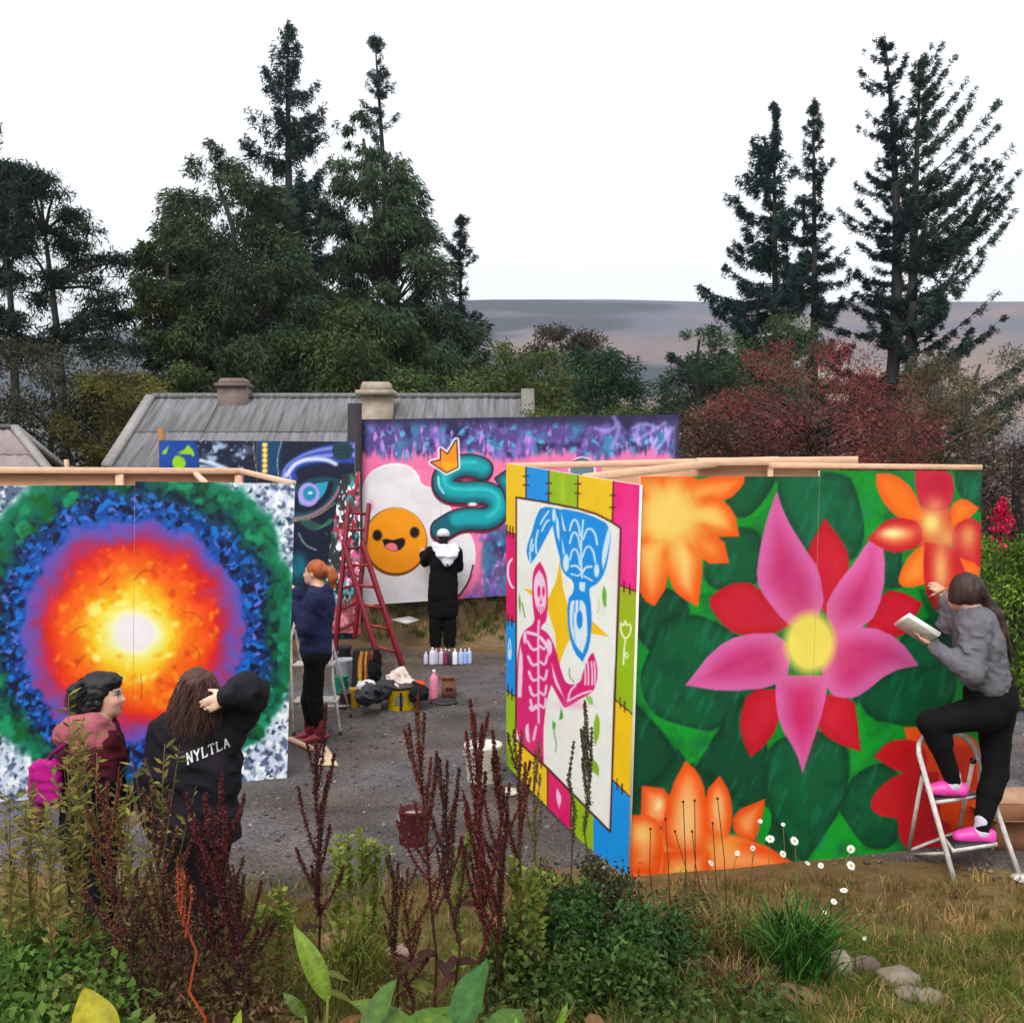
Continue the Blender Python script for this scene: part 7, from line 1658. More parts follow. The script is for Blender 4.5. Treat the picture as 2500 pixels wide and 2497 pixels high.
for (xa, xb, d, sd, lb) in ((880, 1080, 17.0, 45, 'dark scrub growing under the egg mural behind the red ladder'), (1060, 1260, 17.2, 46, 'dark brown scrub under the egg mural behind the black coat')):
    shrub(lb, d, [(1400, xa, xb), (1460, xa - 20, xb + 10), (1510, xa - 20, xb + 20)], (xa + xb) / 2, sd, 8000, (44, 48, 30), (70, 58, 40), .08, 'bush', 50, cat='bush')
# pink flower spike beyond the mural
t = thing('flower_spike', 'crimson foxglove like flower spike beyond the flower mural', 'flower', G(2447, 1520, 0)); d_ = 10.5; rg = np.random.default_rng(5)
m = MB(); m.tube([P(2444, 1500, d_), P(2447, 1360, d_), P(2450, 1215, d_)], .006, 5, lin((70, 84, 40))); m.build('stem', M_STALK, t)
n = 260; q = rg.random(n); pos = np.array([P(2446 + 2 * k, 1300 - 85 * k, d_) for k in q]) + rg.normal(0, 1, (n, 3)) * (.075 * (1.05 - q))[:, None]; a, s2 = leaf_axes(rg, rg.normal(0, .5, (n, 3)) + (0, 0, -.8), rg.uniform(.04, .08, n), rg.uniform(.02, .035, n)); m = MB(); m.leaves(pos, a, s2, lin((206, 34, 76)) * rg.uniform(.6, 1.3, (n, 1))); stuff_(m.build('petals', M_LEAF, t))
# ------------------------------------------------------------------ weeds on the bank
def gpt(px_, d): x_ = (px_ - CX) / FPX * d / math.cos(PITCH); return np.array((x_, d, float(gz(x_, d))))
def stuff(o): o['kind'] = 'stuff'; return o

def blade_leaf(base, tip, width, nrm, sag=0.12, n=7, col=(1, 1, 1), wave=.05, fold=.18, seed=0):
    """a broad leaf: midrib, two lobes, wavy margin"""
    rg = np.random.default_rng(seed); base = np.asarray(base, float); tip = np.asarray(tip, float); ax = tip - base; L = np.linalg.norm(ax); d = ax / L
    nrm = unit(np.asarray(nrm, float) - d * np.dot(nrm, d)); s = np.cross(d, nrm); ph = rg.uniform(0, 6)
    V, C = [], []
    for k in range(n + 1):
        t = k / n; w = width * .5 * (math.sin(math.pi * min(1, t * .96 + .04) ** .8) ** .85) * (1 if k < n else 0.02)
        c = base + ax * t + nrm * (sag * L * (math.sin(t * math.pi * .9) - .6 * t * t))
        for j, q in enumerate((-1, -.55, 0, .55, 1)):
            wz = fold * w * abs(q) + wave * width * math.sin(ph + t * 11 + j * 1.7) * abs(q)
            V.append(c + s * w * q + nrm * wz); C.append(np.asarray(col) * (1.25 if q == 0 else 1) * rg.uniform(.88, 1.1))
    Q = [(k * 5 + j, k * 5 + j + 1, k * 5 + 6 + j, k * 5 + 5 + j) for k in range(n) for j in range(4)]
    return np.array(V), Q, np.array(C)

def dock(label, bx, d, top, seed, nb=9, spread=45, col=(92, 40, 36), stem=(66, 36, 30), dens=900, low=.42, leaves=3, sz=.0068, name='dock_plant', base_px=None):
    rg = np.random.default_rng(seed); g = gpt(bx, d); tp = P(top[0], top[1], d); t = thing(name, label, 'plant', g)
    H = tp - g; q = np.linspace(0, 1, 8); wob = rg.normal(0, .012, (8, 3)); wob[0] = 0
    pts = g + H * q[:, None] + wob; m = MB(); m.tube(pts, np.linspace(.0075, .002, 8), 6, lin(stem)); m.build('stem', M_STALK, t, True)
    br = []
    nb = int(nb * 1.4)
    for k in range(nb):
        f = low + (1 - low) * (k + rg.random()) / nb * .92; a = g + H * f; az = rg.uniform(0, 2 * math.pi)
        out = np.array((math.cos(az), .6 * math.sin(az), 0)) * PX(spread, d) * (1.25 - f) * rg.uniform(.5, 1.2) * 1.6; L = np.linalg.norm(H) * rg.uniform(.16, .34) * (1.15 - .5 * f)
        br.append(np.array([a, a + out * .45 + (0, 0, L * .35), a + out * .8 + (0, 0, L * .75), a + out * .95 + (0, 0, L)]))
    m = MB()
    for b in br: m.tube(b, [.004, .003, .002, .001], 4, lin(stem), cap=False)
    if nb: stuff(m.build('side_stems', M_STALK, t))
    br.append(pts[int(8 * low):])
    pos, ax = [], []
    for b in br:
        L = np.linalg.norm(np.diff(b, axis=0), axis=1).sum(); n = max(20, int(dens * 1.3 * L)); s = rg.random(n) ** .85 * (len(b) - 1) * .999; s = np.where(rg.random(n) < .8, np.round(s * 7) / 7, s); s = np.clip(s, 0, len(b) - 1.001)
        i = s.astype(int); f = (s - i)[:, None]; p_ = b[i] * (1 - f) + b[i + 1] * f; r_ = rg.normal(0, .0062, (n, 3)) * (1.15 - s / len(b))[:, None]; pos.append(p_ + r_); ax.append(rg.normal(0, .6, (n, 3)) + (0, 0, -.5))
    pos, ax = np.concatenate(pos), np.concatenate(ax); n = len(pos); a, s2 = leaf_axes(rg, ax, rg.uniform(.7, 1.5, n) * sz * 1.5, rg.uniform(.7, 1.3, n) * sz)
    c = lin(col) * rg.uniform(.22, 1.35, (n, 1)) + rg.uniform(0, .012, (n, 1)); m = MB(); m.leaves(pos, a, s2, c); stuff(m.build('seed_heads', M_STALK, t))
    for k in range(leaves):
        f = rg.uniform(.12, .45); a = g + H * f; az = rg.uniform(0, 6.28); dr = np.array((math.cos(az), .7 * math.sin(az), rg.uniform(-.5, .3))); tip_ = a + dr * rg.uniform(.10, .2)
        V, Q, C = blade_leaf(a, tip_, rg.uniform(.025, .045), (0, -.4, 1), .1, col=lin([(70, 34, 28), (54, 30, 24), (96, 98, 44)][rg.integers(3)]), seed=seed + k); m = MB(); m.add(V, Q, col=C); m.build('leaf', M_LEAF, t, True)
    return t

def herb(label, bx, d, top, seed, n_leaf=46, col=(122, 132, 56), alt=(150, 130, 80), leaf=.055, w=.014, stem=(110, 96, 56), low=.25, name='willowherb', nb=4, spread=30):
    rg = np.random.default_rng(seed); g = gpt(bx, d); tp = P(top[0], top[1], d); t = thing(name, label, 'plant', g); H = tp - g
    lines = [g + H * np.linspace(0, 1, 7)[:, None] + rg.normal(0, .008, (7, 3)) * np.linspace(0, 1, 7)[:, None]]
    for k in range(nb):
        f = rg.uniform(.35, .8); a = g + H * f; o = np.array((rg.normal(), rg.normal() * .6, 0)) * PX(spread, d); L = np.linalg.norm(H) * (1 - f) * rg.uniform(.6, 1.0); lines.append(np.array([a, a + o * .5 + (0, 0, L * .5), a + o + (0, 0, L)]))
    m = MB(); m.tube(lines[0], np.linspace(.005, .0015, 7), 5, lin(stem)); m.build('stem', M_STALK, t)
    if nb:
        m = MB()
        for b in lines[1:]: m.tube(b, [.003, .002, .001], 4, lin(stem), cap=False)
        stuff(m.build('side_stems', M_STALK, t))
    P_, A_2, C_ = [], [], []
    for li, b in enumerate(lines):
        n = n_leaf if li == 0 else n_leaf // 4; s = (low + (1 - low) * rg.random(n) if li == 0 else rg.random(n)) * (len(b) - 1.001); i = s.astype(int); f = (s - i)[:, None]; P_.append(b[i] * (1 - f) + b[i + 1] * f); az = rg.uniform(0, 6.28, n); A_2.append(np.stack([np.cos(az), np.sin(az), rg.uniform(.1, 1.0, n)], 1))
    pos, ax = np.concatenate(P_), np.concatenate(A_2); n = len(pos); L = rg.uniform(.5, 1.2, n) * leaf; ax /= np.linalg.norm(ax, axis=1)[:, None]; a, s2 = leaf_axes(rg, ax, L, rg.uniform(.7, 1.2, n) * w * 2); mv = rg.random((n, 1))
    m = MB(); m.leaves(pos + a, a, s2, (lin(col) * (1 - mv) + lin(alt) * mv) * rg.uniform(.7, 1.3, (n, 1))); stuff(m.build('leaves', M_LEAF, t)); return t

# rust coloured docks
dock('tall slim dark rust dock seed stalk standing alone against the gravel', 778, 4.35, (772, 1830), 1, 10, 60, (84, 34, 36), dens=1100, low=.40, leaves=4)
dock('tall rust dock with feathery open head before the lone red tin', 1085, 4.25, (1020, 1800), 2, 12, 80, (108, 50, 38), dens=900, low=.42, leaves=4)
dock('dense crimson brown dock stalk in front of the white paint bucket', 1195, 4.2, (1160, 1790), 3, 13, 60, (112, 44, 40), dens=1300, low=.36, leaves=3)
dock('bushy red brown dock stalk beside the crimson brown one', 1215, 4.4, (1222, 1850), 4, 12, 60, (104, 48, 38), dens=1200, low=.3, leaves=3)
dock('thin blackish dock stalk bending toward the white bucket', 1130, 4.0, (1080, 1900), 5, 8, 60, (74, 36, 32), dens=800, low=.45, leaves=3)
dock('dark wine red dock stalk in front of the lettered hoodie', 610, 4.0, (528, 1985), 6, 13, 90, (96, 36, 40), dens=1300, low=.34, leaves=4)
dock('wine red dock with wide head covering the trouser legs', 545, 4.1, (490, 2010), 7, 13, 110, (92, 40, 38), dens=1300, low=.3, leaves=4)
dock('brown withered dock between the two watchers', 420, 4.0, (375, 1990), 8, 12, 100, (104, 62, 46), dens=1100, low=.3, leaves=5)
dock('russet dock tangled in the yellow willowherb', 300, 4.05, (255, 1950), 9, 10, 80, (122, 66, 48), dens=900, low=.35, leaves=4)
dock('short brown dock beside the pale green sprigs', 965, 4.7, (962, 2110), 10, 9, 40, (88, 58, 42), dens=900, low=.3, leaves=2)
dock('short rusty dock leaning over the pink stones', 1010, 4.3, (985, 2150), 11, 9, 60, (110, 60, 44), dens=800, low=.3, leaves=3)
dock('orange red curved dock stem near the big yellow leaf', 525, 3.5, (432, 2180), 12, 4, 30, (150, 74, 46), (168, 76, 44), 300, .8, 2)
dock('withered dock with curled black leaves near the hoodie', 640, 3.9, (560, 2130), 13, 7, 70, (66, 40, 34), dens=700, low=.4, leaves=7)
dock('low umber dock tangle beside the nettles', 330, 3.8, (300, 2160), 14, 10, 110, (84, 54, 42), dens=900, low=.25, leaves=5)
dock('umber dock tangle below the withered brown dock', 470, 3.75, (440, 2170), 15, 11, 120, (88, 56, 44), dens=900, low=.2, leaves=6)
dock('dark spiked mullein seed head before the skeleton mural', 1400, 5.0, (1400, 1812), 16, 0, 10, (96, 90, 58), (70, 66, 44), 2000, .55, 2, .007, 'mullein')
dock('taller dark mullein seed head with side spike before the skeleton mural', 1445, 5.0, (1438, 1772), 17, 3, 40, (92, 88, 60), (70, 66, 44), 1700, .62, 2, .007, 'mullein')
dock('slim olive weed stalk rising before the patchwork border', 1300, 4.8, (1304, 1850), 18, 4, 40, (112, 92, 54), (96, 84, 44), 500, .5, 2, .006, 'weed_stalk')
dock('reddish weed stalk in front of pink patchwork corner', 1275, 4.5, (1262, 1800), 19, 7, 50, (112, 56, 46), (90, 60, 40), 700, .5, 2, .007, 'weed_stalk')
# yellow green willowherb
for k, (bx, d, tx, ty, lb) in enumerate(((205, 4.2, 165, 1700, 'willowherb with broad pale leaves before the black hair'), (150, 4.3, 205, 1745, 'willowherb whose pale tip touches the burgundy hood'), (250, 4.2, 232, 1835, 'willowherb shoot before the burgundy jacket'), (190, 4.1, 165, 1850, 'yellow leaved willowherb beside the magenta backpack'), (300, 4.3, 288, 1905, 'leggy willowherb with drooping leaves before the jacket hem'),
                                         (385, 4.2, 402, 1815, 'upright willowherb with narrow leaves before the black sleeve'), (60, 4.2, 70, 1890, 'green willowherb under the magenta backpack'), (110, 4.0, 120, 1960, 'bushy willowherb below the magenta backpack'), (320, 4.0, 310, 1985, 'straggling willowherb by the russet dock'), (20, 4.1, 10, 1930, 'willowherb at the foot of the sun mural edge'))):
    herb(lb, bx, d, (tx, ty), 40 + k, 70, (112, 122, 50), (142, 116, 70), .056, .008, nb=6, spread=40)
for k, (bx, d, tx, ty, lb) in enumerate(((850, 5.2, 848, 2040, 'pale green tansy sprig at the gravel edge'), (885, 5.1, 880, 2020, 'taller pale green tansy sprig at the gravel edge'), (905, 5.2, 915, 2045, 'pale tansy sprig beside the short brown dock'), (820, 4.9, 826, 2080, 'leafy green tansy clump at the gravel edge'), (1120, 4.4, 1125, 2030, 'pale leaved herb behind the crimson brown dock'), (1265, 4.5, 1262, 2060, 'broad leaved herb under the skeleton mural'), (1310, 4.6, 1316, 2130, 'yellow leaved herb at the patchwork corner'), (680, 4.6, 684, 2160, 'yellow flowered sprig in the dry grass'), (640, 4.5, 622, 2210, 'yellow green sprig beside the withered dock'))):
    herb(lb, bx, d, (tx, ty), 60 + k, 90, (110, 128, 44), (140, 144, 70), .045, .012, (96, 104, 48), .1, 'herb_sprig', 5, 28)

# undergrowth and grass: nobody could count these
def herb_patch(name, label, pts, seed, hgt, leaf, col, alt, per=26, w=.5, third=None):
    rg = np.random.default_rng(seed); n0 = len(pts); g = np.stack([pts[:, 0], pts[:, 1], gz(pts[:, 0], pts[:, 1])], 1); hh = hgt * rg.uniform(.5, 1.15, n0); lean = rg.normal(0, .16, (n0, 2)) * hh[:, None]
    i = np.repeat(np.arange(n0), per); n = len(i); f = rg.random(n) ** .7; pos = g[i] + np.stack([lean[i, 0] * f, lean[i, 1] * f, hh[i] * f], 1) + rg.normal(0, .018, (n, 3))
    ax = rg.normal(0, .7, (n, 3)) + (0, -.2, .1); L = rg.uniform(.5, 1.25, n) * leaf; a, s2 = leaf_axes(rg, ax, L, L * w * rg.uniform(.7, 1.2, n)); mv = np.clip(rg.random(n0)[i] * .7 + rg.random(n) * .4 - .05, 0, 1)[:, None]
    c = (lin(col) * (1 - mv) + lin(alt) * mv) * rg.uniform(.6, 1.4, (n, 1)); m = MB(); m.leaves(pos + a, a, s2, c)
    tips = g + np.stack([lean[:, 0], lean[:, 1], hh], 1); sd = np.array((.002, 0, 0)); V = np.stack([g - sd, g + sd, tips], 1).reshape(-1, 3); m.add(V, T=np.arange(n0 * 3).reshape(-1, 3), col=lin((80, 74, 40)))
    return tag(m.build(name, M_LEAF), label, 'undergrowth', kind='stuff')
def scatter(n, d0, d1, x0, x1, seed):
    rg = np.random.default_rng(seed); d = rg.uniform(d0, d1, n); p_ = rg.uniform(x0, x1, n); return np.stack([(p_ - CX) / FPX * d, d], 1)
herb_patch('nettle_bed', 'fresh green nettle bed below the sun mural edge', scatter(380, 3.1, 4.4, -60, 300, 1), 1, .48, .05, (56, 92, 34), (96, 120, 48))
herb_patch('withered_weeds', 'brown withered weeds among the dock stalks', scatter(420, 3.2, 4.5, 150, 660, 2), 2, .48, .036, (84, 58, 44), (114, 98, 52), 30, .32)
herb_patch('withered_weeds', 'olive and straw weeds around the magenta backpack', scatter(260, 4.2, 4.75, -80, 420, 9), 9, .46, .036, (96, 92, 48), (128, 106, 62), 26, .34)
herb_patch('low_weeds', 'mixed low green and tan weeds along the bank', scatter(300, 3.4, 4.9, 560, 1300, 3), 3, .17, .035, (88, 96, 42), (136, 112, 72), 20, .36)
herb_patch('low_weeds', 'dark green creeping weeds under the leafy shrubs', scatter(200, 3.3, 4.4, 1150, 1950, 4), 4, .2, .04, (52, 78, 34), (84, 98, 44), 20, .5)
def grass(name, label, n, d0, d1, x0, x1, seed, h0, h1, cols, w=.0028, lean=.35, clump=14):
    rg = np.random.default_rng(seed); nc = max(1, n // clump); cp = scatter(nc, d0, d1, x0, x1, seed); i = rg.integers(0, nc, n); p_ = cp[i] + rg.normal(0, .035, (n, 2)); g = np.stack([p_[:, 0], p_[:, 1], gz(p_[:, 0], p_[:, 1]) - .005], 1)
    hh = rg.uniform(h0, h1, n) * rg.uniform(.6, 1.2, nc)[i]; dr = rg.normal(0, lean, (n, 2)); mid_ = g + np.stack([dr[:, 0] * hh * .3, dr[:, 1] * hh * .3, hh * .6], 1); tp = g + np.stack([dr[:, 0] * hh, dr[:, 1] * hh, hh * rg.uniform(.75, 1, n)], 1)
    az = rg.uniform(0, 3.14, n); sd = np.stack([np.cos(az), np.sin(az), 0 * az], 1) * w; V = np.stack([g - sd, g + sd, mid_ + sd * .8, mid_ - sd * .8, tp], 1).reshape(-1, 3); k = np.arange(n)[:, None] * 5
    cs = np.array([lin(c) for c in cols]); c = cs[rg.integers(0, len(cs), nc)[i]] * rg.uniform(.65, 1.35, (n, 1)); m = MB(); m.add(V, Q=k + np.array((0, 1, 2, 3)), T=k + np.array((3, 2, 4)), col=np.repeat(c, 5, 0))
    return tag(m.build(name, M_LEAF), label, 'grass', kind='stuff')
GR, OL, DRY, STR = (74, 98, 34), (104, 106, 44), (138, 112, 68), (168, 140, 90)
grass('grass', 'green and straw grass below the withered weeds', 9000, 3.0, 4.9, -60, 900, 1, .08, .26, (GR, OL, DRY, OL))
grass('grass', 'tall straw grass around the watchers', 7000, 4.3, 6.0, -120, 640, 8, .12, .34, (OL, DRY, GR, STR))
grass('grass', 'thin yellowing grass along the gravel edge', 9000, 4.6, 6.4, 560, 1300, 2, .03, .11, (OL, DRY, STR, GR), .0024)
grass('dry_grass', 'dry brown trodden grass in front of the flower mural', 17000, 4.2, 6.4, 1500, 2760, 3, .025, .10, (DRY, STR, OL, (112, 88, 58)), .0026, .6)
grass('grass', 'patchy green grass around the pale stones', 8000, 3.9, 5.6, 1750, 2820, 4, .03, .12, (GR, OL, (92, 112, 40)), .0028, .5)
grass('grass', 'grass under the leafy shrubs', 6000, 3.4, 4.8, 1150, 1900, 5, .06, .2, (GR, OL, DRY))
grass('lawn', 'mown lawn beyond the gravel behind the flower mural', 9000, 13.0, 17.5, 2350, 2620, 6, .03, .09, ((96, 124, 36), (112, 132, 46), (84, 108, 34)), .008)
grass('bank_grass', 'rough grass on the soil bank under the egg mural', 3200, 15.7, 17.2, 860, 1260, 7, .04, .16, (GR, OL, DRY, STR), .008)

# leafy shrubs at the corner of the boards
def low_shrub(label, bx, d, rx, hgt, seed, n, col, alt, leaf=.036):
    rg = np.random.default_rng(seed); g = gpt(bx, d); t = thing('leafy_shrub', label, 'shrub', g); ns = 26
    az = rg.uniform(0, 6.28, ns); o = np.stack([np.cos(az), np.sin(az) * .7], 1) * (PX(rx, d) * np.sqrt(rg.random(ns)))[:, None]; hh = hgt * (1.05 - .55 * (np.hypot(o[:, 0], o[:, 1]) / PX(rx, d)) ** 2) * rg.uniform(.75, 1.1, ns); m = MB(); ends = []
    for k in range(ns):
        e = g + (o[k, 0], o[k, 1], hh[k]); s0 = g + (o[k, 0] * .3, o[k, 1] * .3, 0); m.tube([s0, mid(s0, e, .5) + rg.normal(0, .015, 3), e], [.006, .004, .002], 4, lin((74, 56, 40)), cap=False); ends.append((s0, e))
    stuff(m.build('stems', M_STALK, t)); i = rg.integers(0, ns, n); f = rg.random((n, 1)) ** .6; S = np.array([e[0] for e in ends]); E = np.array([e[1] for e in ends]); pos = S[i] * (1 - f) + E[i] * f + rg.normal(0, .035, (n, 3)); ax = rg.normal(0, .7, (n, 3)) + (0, -.1, .2); L = rg.uniform(.5, 1.2, n) * leaf; a, s2 = leaf_axes(rg, ax, L, L * .55); mv = np.clip(rg.random(ns)[i] * .6 + rg.random(n) * .5 - .05, 0, 1)[:, None]
    m = MB(); m.leaves(pos, a, s2, (lin(col) * (1 - mv) + lin(alt) * mv) * rg.uniform(.55, 1.4, (n, 1))); stuff(m.build('foliage', M_LEAF, t)); return t
low_shrub('dark leafy shrub at the corner where skeleton and flower murals meet', 1480, 5.5, 110, .42, 1, 4200, (48, 62, 36), (78, 72, 46), .032)
low_shrub('deep green shrub with glossy leaves below the blue patchwork corner', 1400, 4.9, 150, .42, 2, 6000, (42, 76, 34), (70, 98, 44))
low_shrub('spreading green shrub beside the dry grass clump', 1590, 4.9, 140, .36, 3, 5000, (46, 80, 38), (74, 100, 48))
low_shrub('low green shrub beneath the glossy shrub', 1480, 4.45, 190, .30, 4, 5600, (40, 70, 30), (80, 104, 44))
low_shrub('brownish shrub under the skeleton mural border', 1330, 5.2, 80, .48, 5, 3200, (74, 74, 40), (112, 100, 56), .032)
low_shrub('olive shrub at the foot of the rust docks', 1250, 4.5, 80, .42, 6, 3000, (66, 82, 36), (104, 116, 52), .04)
low_shrub('small bronze tipped shrub in front of orange flower painting', 1700, 5.5, 70, .24, 7, 2200, (84, 72, 46), (96, 98, 50), .03)
low_shrub('dense nettle green shrub below the sun mural', 60, 3.9, 150, .52, 8, 4600, (62, 98, 38), (100, 126, 52), .045)
low_shrub('green shrub mixed with straw beneath the magenta backpack', 180, 3.7, 130, .40, 9, 3800, (76, 100, 42), (124, 122, 62), .042)

# broad leaves close to the lens
def broad(label, leaves, d, bx, name='broad_leaf_plant'):
    t = thing(name, label, 'plant', gpt(bx, d))
    for k, (b0, t0, w, col, nv) in enumerate(leaves):
        V, Q, C = blade_leaf(P(*b0), P(*t0), PX(w, d), nv, .08, 9, lin(col), seed=k + int(bx)); m = MB(); m.add(V, Q, col=C); m.build('leaf', M_BROAD, t, True)
    g = gpt(bx, d); m = MB()
    for k, (b0, t0, w, col, nv) in enumerate(leaves): m.tube([g + (.01 * k, 0, -.02), mid(g, P(*b0), .6), P(*b0)], .005, 5, lin((110, 120, 50)))
    stuff(m.build('leaf_stalks', M_STALK, t)); return t
broad('plant with one big upright yellow leaf at the foot of the bank', [((255, 2580, 2.9), (205, 2408, 3.0), 112, (176, 164, 8), (.45, -1, .5)), ((335, 2570, 2.9), (378, 2470, 2.95), 46, (112, 122, 22), (-.3, -1, .8)), ((560, 2560, 2.9), (588, 2462, 2.95), 30, (140, 160, 20), (.3, -1, .3))], 2.9, 290)
broad('plant with one tall bright green ragged leaf before the gravel', [((800, 2440, 3.5), (716, 2256, 3.6), 56, (112, 138, 28), (.6, -1, .1)), ((745, 2480, 3.4), (690, 2420, 3.4), 30, (84, 108, 40), (0, -1, .9))], 3.5, 780)
broad('clump of wide green leaves under the rust docks', [((1020, 2540, 3.1), (850, 2440, 3.35), 70, (92, 118, 40), (.2, -.5, 1)), ((890, 2540, 3.1), (968, 2385, 3.25), 64, (76, 108, 36), (-.5, -1, .3)), ((960, 2590, 3.0), (1120, 2450, 3.3), 92, (84, 122, 34), (0, -.5, 1)), ((1120, 2540, 3.1), (1188, 2335, 3.35), 96, (58, 104, 42), (-.5, -1, .2)), ((1180, 2590, 3.0), (1275, 2455, 3.3), 90, (84, 120, 42), (0, -.5, 1)), ((1110, 2570, 3.0), (1020, 2475, 3.2), 84, (98, 128, 36), (.3, -.6, .9)), ((790, 2560, 3.2), (890, 2470, 3.35), 44, (120, 80, 40), (0, -.6, 1)), ((1060, 2600, 2.9), (1090, 2470, 3.2), 70, (90, 124, 40), (.1, -.4, 1))], 3.1, 1040)
broad('two narrow bright blades rising under the leafy shrub', [((1340, 2550, 3.1), (1386, 2442, 3.15), 26, (112, 146, 40), (.4, -1, .2)), ((1280, 2560, 3.1), (1258, 2478, 3.15), 28, (104, 144, 40), (-.3, -1, .3)), ((1465, 2540, 3.1), (1440, 2470, 3.2), 50, (122, 88, 46), (0, -.7, 1))], 3.1, 1330)

# tufts of long grass
def tuft(label, bx, d, hgt, spread, seed, cols, n=420, w=.0035, leanx=0.0):
    rg = np.random.default_rng(seed); g = gpt(bx, d); t = thing('grass_tuft', label, 'grass', g); b = g + np.stack([rg.normal(0, spread * .35, n), rg.normal(0, spread * .3, n), 0 * np.ones(n)], 1); dr = np.stack([rg.normal(leanx, .45, n), rg.normal(-.05, .4, n)], 1); hh = hgt * rg.uniform(.45, 1.1, n); V = []
    az = rg.uniform(0, 3.14, n); sd = np.stack([np.cos(az), np.sin(az), 0 * az], 1) * w; p1 = b + np.stack([dr[:, 0] * hh * .3, dr[:, 1] * hh * .3, hh * .55], 1); p2 = b + np.stack([dr[:, 0] * hh * .75, dr[:, 1] * hh * .75, hh * .85], 1); p3 = b + np.stack([dr[:, 0] * hh * 1.2, dr[:, 1] * hh * 1.2, hh * .8], 1)
    V = np.stack([b - sd, b + sd, p1 + sd, p1 - sd, p2 + sd * .7, p2 - sd * .7, p3], 1).reshape(-1, 3); k = np.arange(n)[:, None] * 7; cs = np.array([lin(c) for c in cols]); c = cs[rg.integers(0, len(cs), n)] * rg.uniform(.6, 1.35, (n, 1)); m = MB(); m.add(V, Q=np.concatenate([k + np.array((0, 1, 2, 3)), k + np.array((3, 2, 4, 5))]), T=k + np.array((5, 4, 6)), col=np.repeat(c, 7, 0)); stuff(m.build('blades', M_LEAF, t)); return t
tuft('lush dark green grass tuft beside the pale stone', 1950, 4.9, .40, .17, 1, ((50, 96, 30), (70, 116, 40), (38, 76, 28)), 520, .0045, .1)
tuft('withered straw grass tuft in front of orange flower painting', 1800, 5.1, .36, .2, 2, (OL, DRY, (110, 90, 56), (96, 98, 44)), 620, .003, -.1)
tuft('low brown matted tuft beside the green shrub', 1790, 4.6, .22, .2, 3, (DRY, (96, 74, 50), (86, 70, 48)), 420, .003)
tuft('straw tuft fanning out at the foot of the bank', 150, 3.3, .34, .12, 4, (STR, DRY, OL), 120, .002, .3)
tuft('yellow green tuft at the gravel edge', 850, 5.0, .34, .2, 5, ((116, 128, 46), OL, (128, 134, 60)), 460, .003)

# stones
def stone(label, px_, py_, rx, rz, col, seed, d=None):
    c = G(px_, py_ + rz, .05) if d is None else P(px_, py_, d); g = float(gz(c[0], c[1])); w = PX(rx, c[1]); hz = PX(rz, c[1]); s = SDF(); rg = np.random.default_rng(seed); t_c = np.array((c[0], c[1] + w * .4, g + hz * .55)); A = np.array(Matrix.Rotation(rg.uniform(-.5, .5), 3, 'Z') @ Matrix.Rotation(rg.uniform(-.25, .25), 3, 'Y'))
    s.ell(t_c, (w, w * .75, hz), A, .03); s.ell(t_c + (w * .3, -.02, -hz * .1), (w * .6, w * .6, hz * .8), A, .02); V, Q = s.mesh(max(.008, w / 14), lambda p: .03 * (fbm(p * 14, seed) - .5) + .02 * np.abs(vnoise(p * 26, seed) - .5))
    o = link('stone', mesh_np('stone', V, Q, col=shade(lin(col), .5, 16)(V), smooth=False), M_STONE); tag(o, label, 'stone')
stone('pale pointed stone beside the lush green tuft', 2045, 2350, 42, 46, (176, 160, 136), 1)
stone('brownish grey rounded stone behind the pale stone', 2118, 2345, 38, 24, (122, 106, 96), 2)
stone('long grey stone half sunk in the grass', 2205, 2385, 62, 24, (136, 124, 108), 3)
stone('flat grey stone near the long half sunk stone', 2250, 2450, 60, 18, (128, 116, 100), 4)
stone('reddish sandstone lump at the edge of the weeds', 820, 2275, 58, 28, (150, 104, 88), 5)
stone('pale pinkish stone beside the short rusty dock', 980, 2300, 44, 24, (158, 134, 122), 6)
stone('earthy brown stone below the reddish lump', 860, 2330, 44, 20, (104, 78, 62), 7)
stone('small round grey stone beneath the matted brown tuft', 1738, 2410, 16, 14, (132, 120, 112), 8)
stone('buff stone sunk below the lush tuft', 1960, 2470, 60, 16, (126, 98, 72), 9)

# daisies and dry stalks before the flower mural
def daisy(px_, py_, d, r, seed, label, tilt=(0, -.7, .6), group='oxeye daisies in front of the flower mural'):
    rg = np.random.default_rng(seed); c = P(px_, py_, d); g = np.array((c[0] + rg.normal(0, .05), d + .05, float(gz(c[0], d)))); t = thing('oxeye_daisy', label, 'flower', g, group); m = MB(); m.tube([g, mid(g, c, .5) + rg.normal(0, .02, 3), c], .0022, 5, lin((110, 108, 60))); m.build('stem', M_STALK, t)
    n_, s_, u_ = frame(np.array(tilt) + rg.normal(0, .25, 3), (1, 0, 0)); m = MB(); k = 14
    for q in range(k):
        a = q * 2 * math.pi / k; dr = math.cos(a) * s_ + math.sin(a) * u_; pd_ = np.cross(n_, dr); tip_ = c + dr * r + n_ * rg.uniform(-.3, .1) * r; m.add([c + dr * r * .2 - pd_ * r * .07, c + dr * r * .2 + pd_ * r * .07, c + dr * r * .75 + pd_ * r * .17, tip_, c + dr * r * .75 - pd_ * r * .17], Q=[(0, 1, 2, 4)], T=[(4, 2, 3)], col=lin((238, 236, 230)))
    stuff(m.build('petals', M_LEAF, t)); m = MB(); m.lathe([(r * .28, 0), (r * .24, r * .12), (.0005, r * .16)], c, 10, n_, lin((214, 170, 30))); m.build('flower_centre', M_LEAF, t)
DL = 'white oxeye daisy on a thin stem against the flower mural'
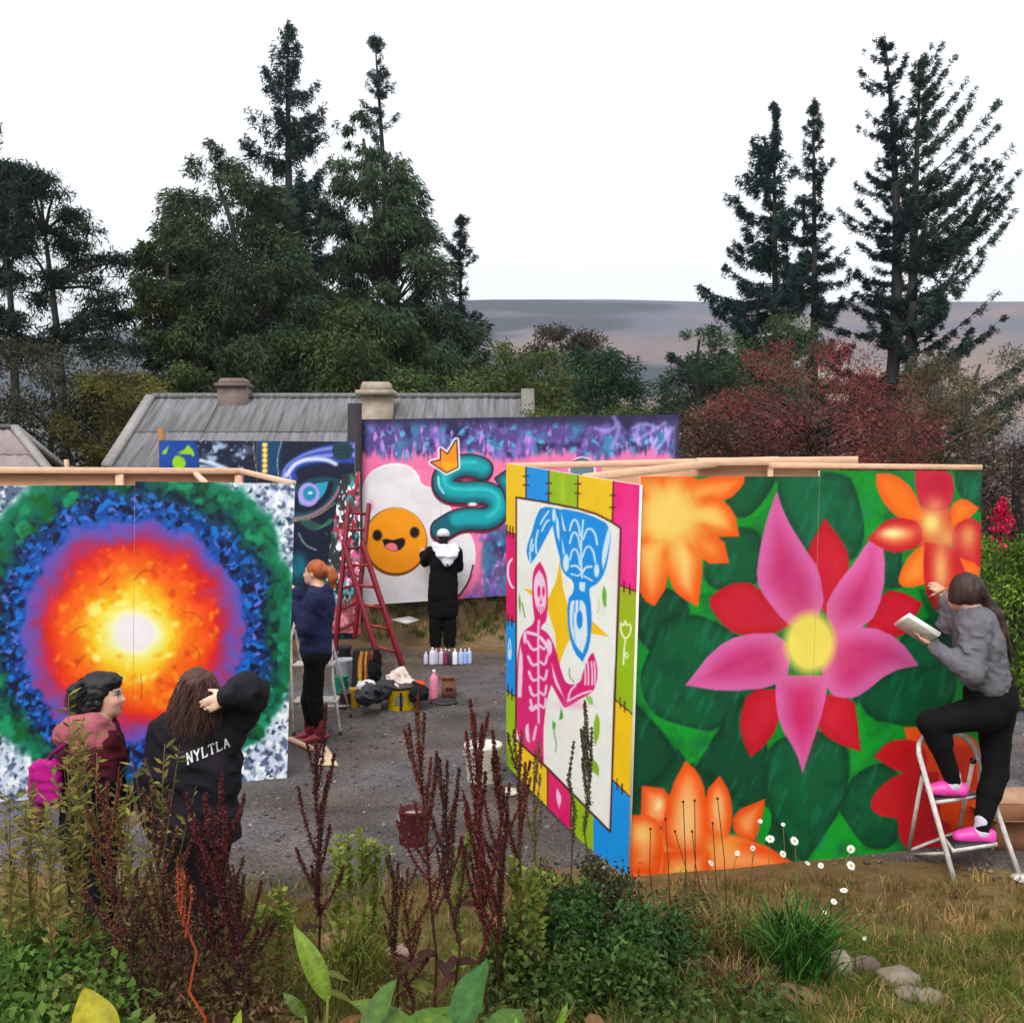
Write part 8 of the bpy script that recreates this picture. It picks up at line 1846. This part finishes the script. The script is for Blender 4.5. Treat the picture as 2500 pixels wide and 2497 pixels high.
for k, (x_, y_, r_) in enumerate(((1880, 2047, 15), (1940, 2052, 15), (1736, 2106, 11), (1838, 2070, 9), (1800, 2082, 9), (1912, 2084, 12), (1972, 2106, 9), (2004, 2112, 10), (2077, 2072, 14), (2078, 2112, 16), (1856, 2004, 8), (1912, 2012, 7))): daisy(x_, y_, 5.95, PX(r_ * .8, 5.95), k, DL)
DG = 'white oxeye daisy rising from the dry grass by the stones'
for k, (x_, y_, r_) in enumerate(((2060, 2172, 13), (2036, 2200, 11), (2014, 2226, 7), (2110, 2290, 7), (1900, 2330, 7), (1795, 2410, 6), (2462, 2486, 15))): daisy(x_, y_, 5.0, PX(r_ * .8, 5.0), 30 + k, DG, group='oxeye daisies in the dry grass')
for k, (x0, y0_, x1, y1_) in enumerate(((1640, 2100, 1625, 2000), (1680, 2150, 1668, 1958), (1700, 2140, 1696, 1955), (1668, 2150, 1648, 2030), (1722, 2120, 1690, 2030), (1600, 2130, 1588, 2024), (1780, 2120, 1752, 1950), (1760, 2130, 1740, 2010))):
    t = thing('dry_stalk', 'thin brown seed stalk in front of the lower orange flower painting', 'plant', gpt(x0, 6.0), 'dry seed stalks before the orange flower'); rg = np.random.default_rng(k); a, b = gpt(x0, 6.0), P(x1, y1_, 6.0); m = MB(); m.tube([a, mid(a, b, .5) + rg.normal(0, .02, 3), b], .0028, 5, lin((78, 56, 34))); m.build('stem', M_STALK, t); m = MB(); m.lathe([(.002, -.006), (.008, 0), (.006, .008), (.001, .011)], b, 8, col=lin((70, 44, 28))); m.build('seed_head', M_STALK, t)

# ------------------------------------------------------------------ the damp air over the moor
m = MB(); m.box((-3300, -60, -80), (3300, 3100, 330))
hz = bpy.data.materials.new('damp_air'); hz.use_nodes = True; hz.node_tree.nodes.remove(hz.node_tree.nodes['Principled BSDF'])
pv = hz.node_tree.nodes.new('ShaderNodeVolumePrincipled'); pv.inputs['Color'].default_value = (0.86, 0.90, 0.97, 1); pv.inputs['Density'].default_value = 0.00022; pv.inputs['Anisotropy'].default_value = 0.2
hz.node_tree.links.new(pv.outputs[0], hz.node_tree.nodes['Material Output'].inputs['Volume'])
tag(m.build('haze', hz), 'thin damp haze over the moor and yard', 'haze', kind='stuff')
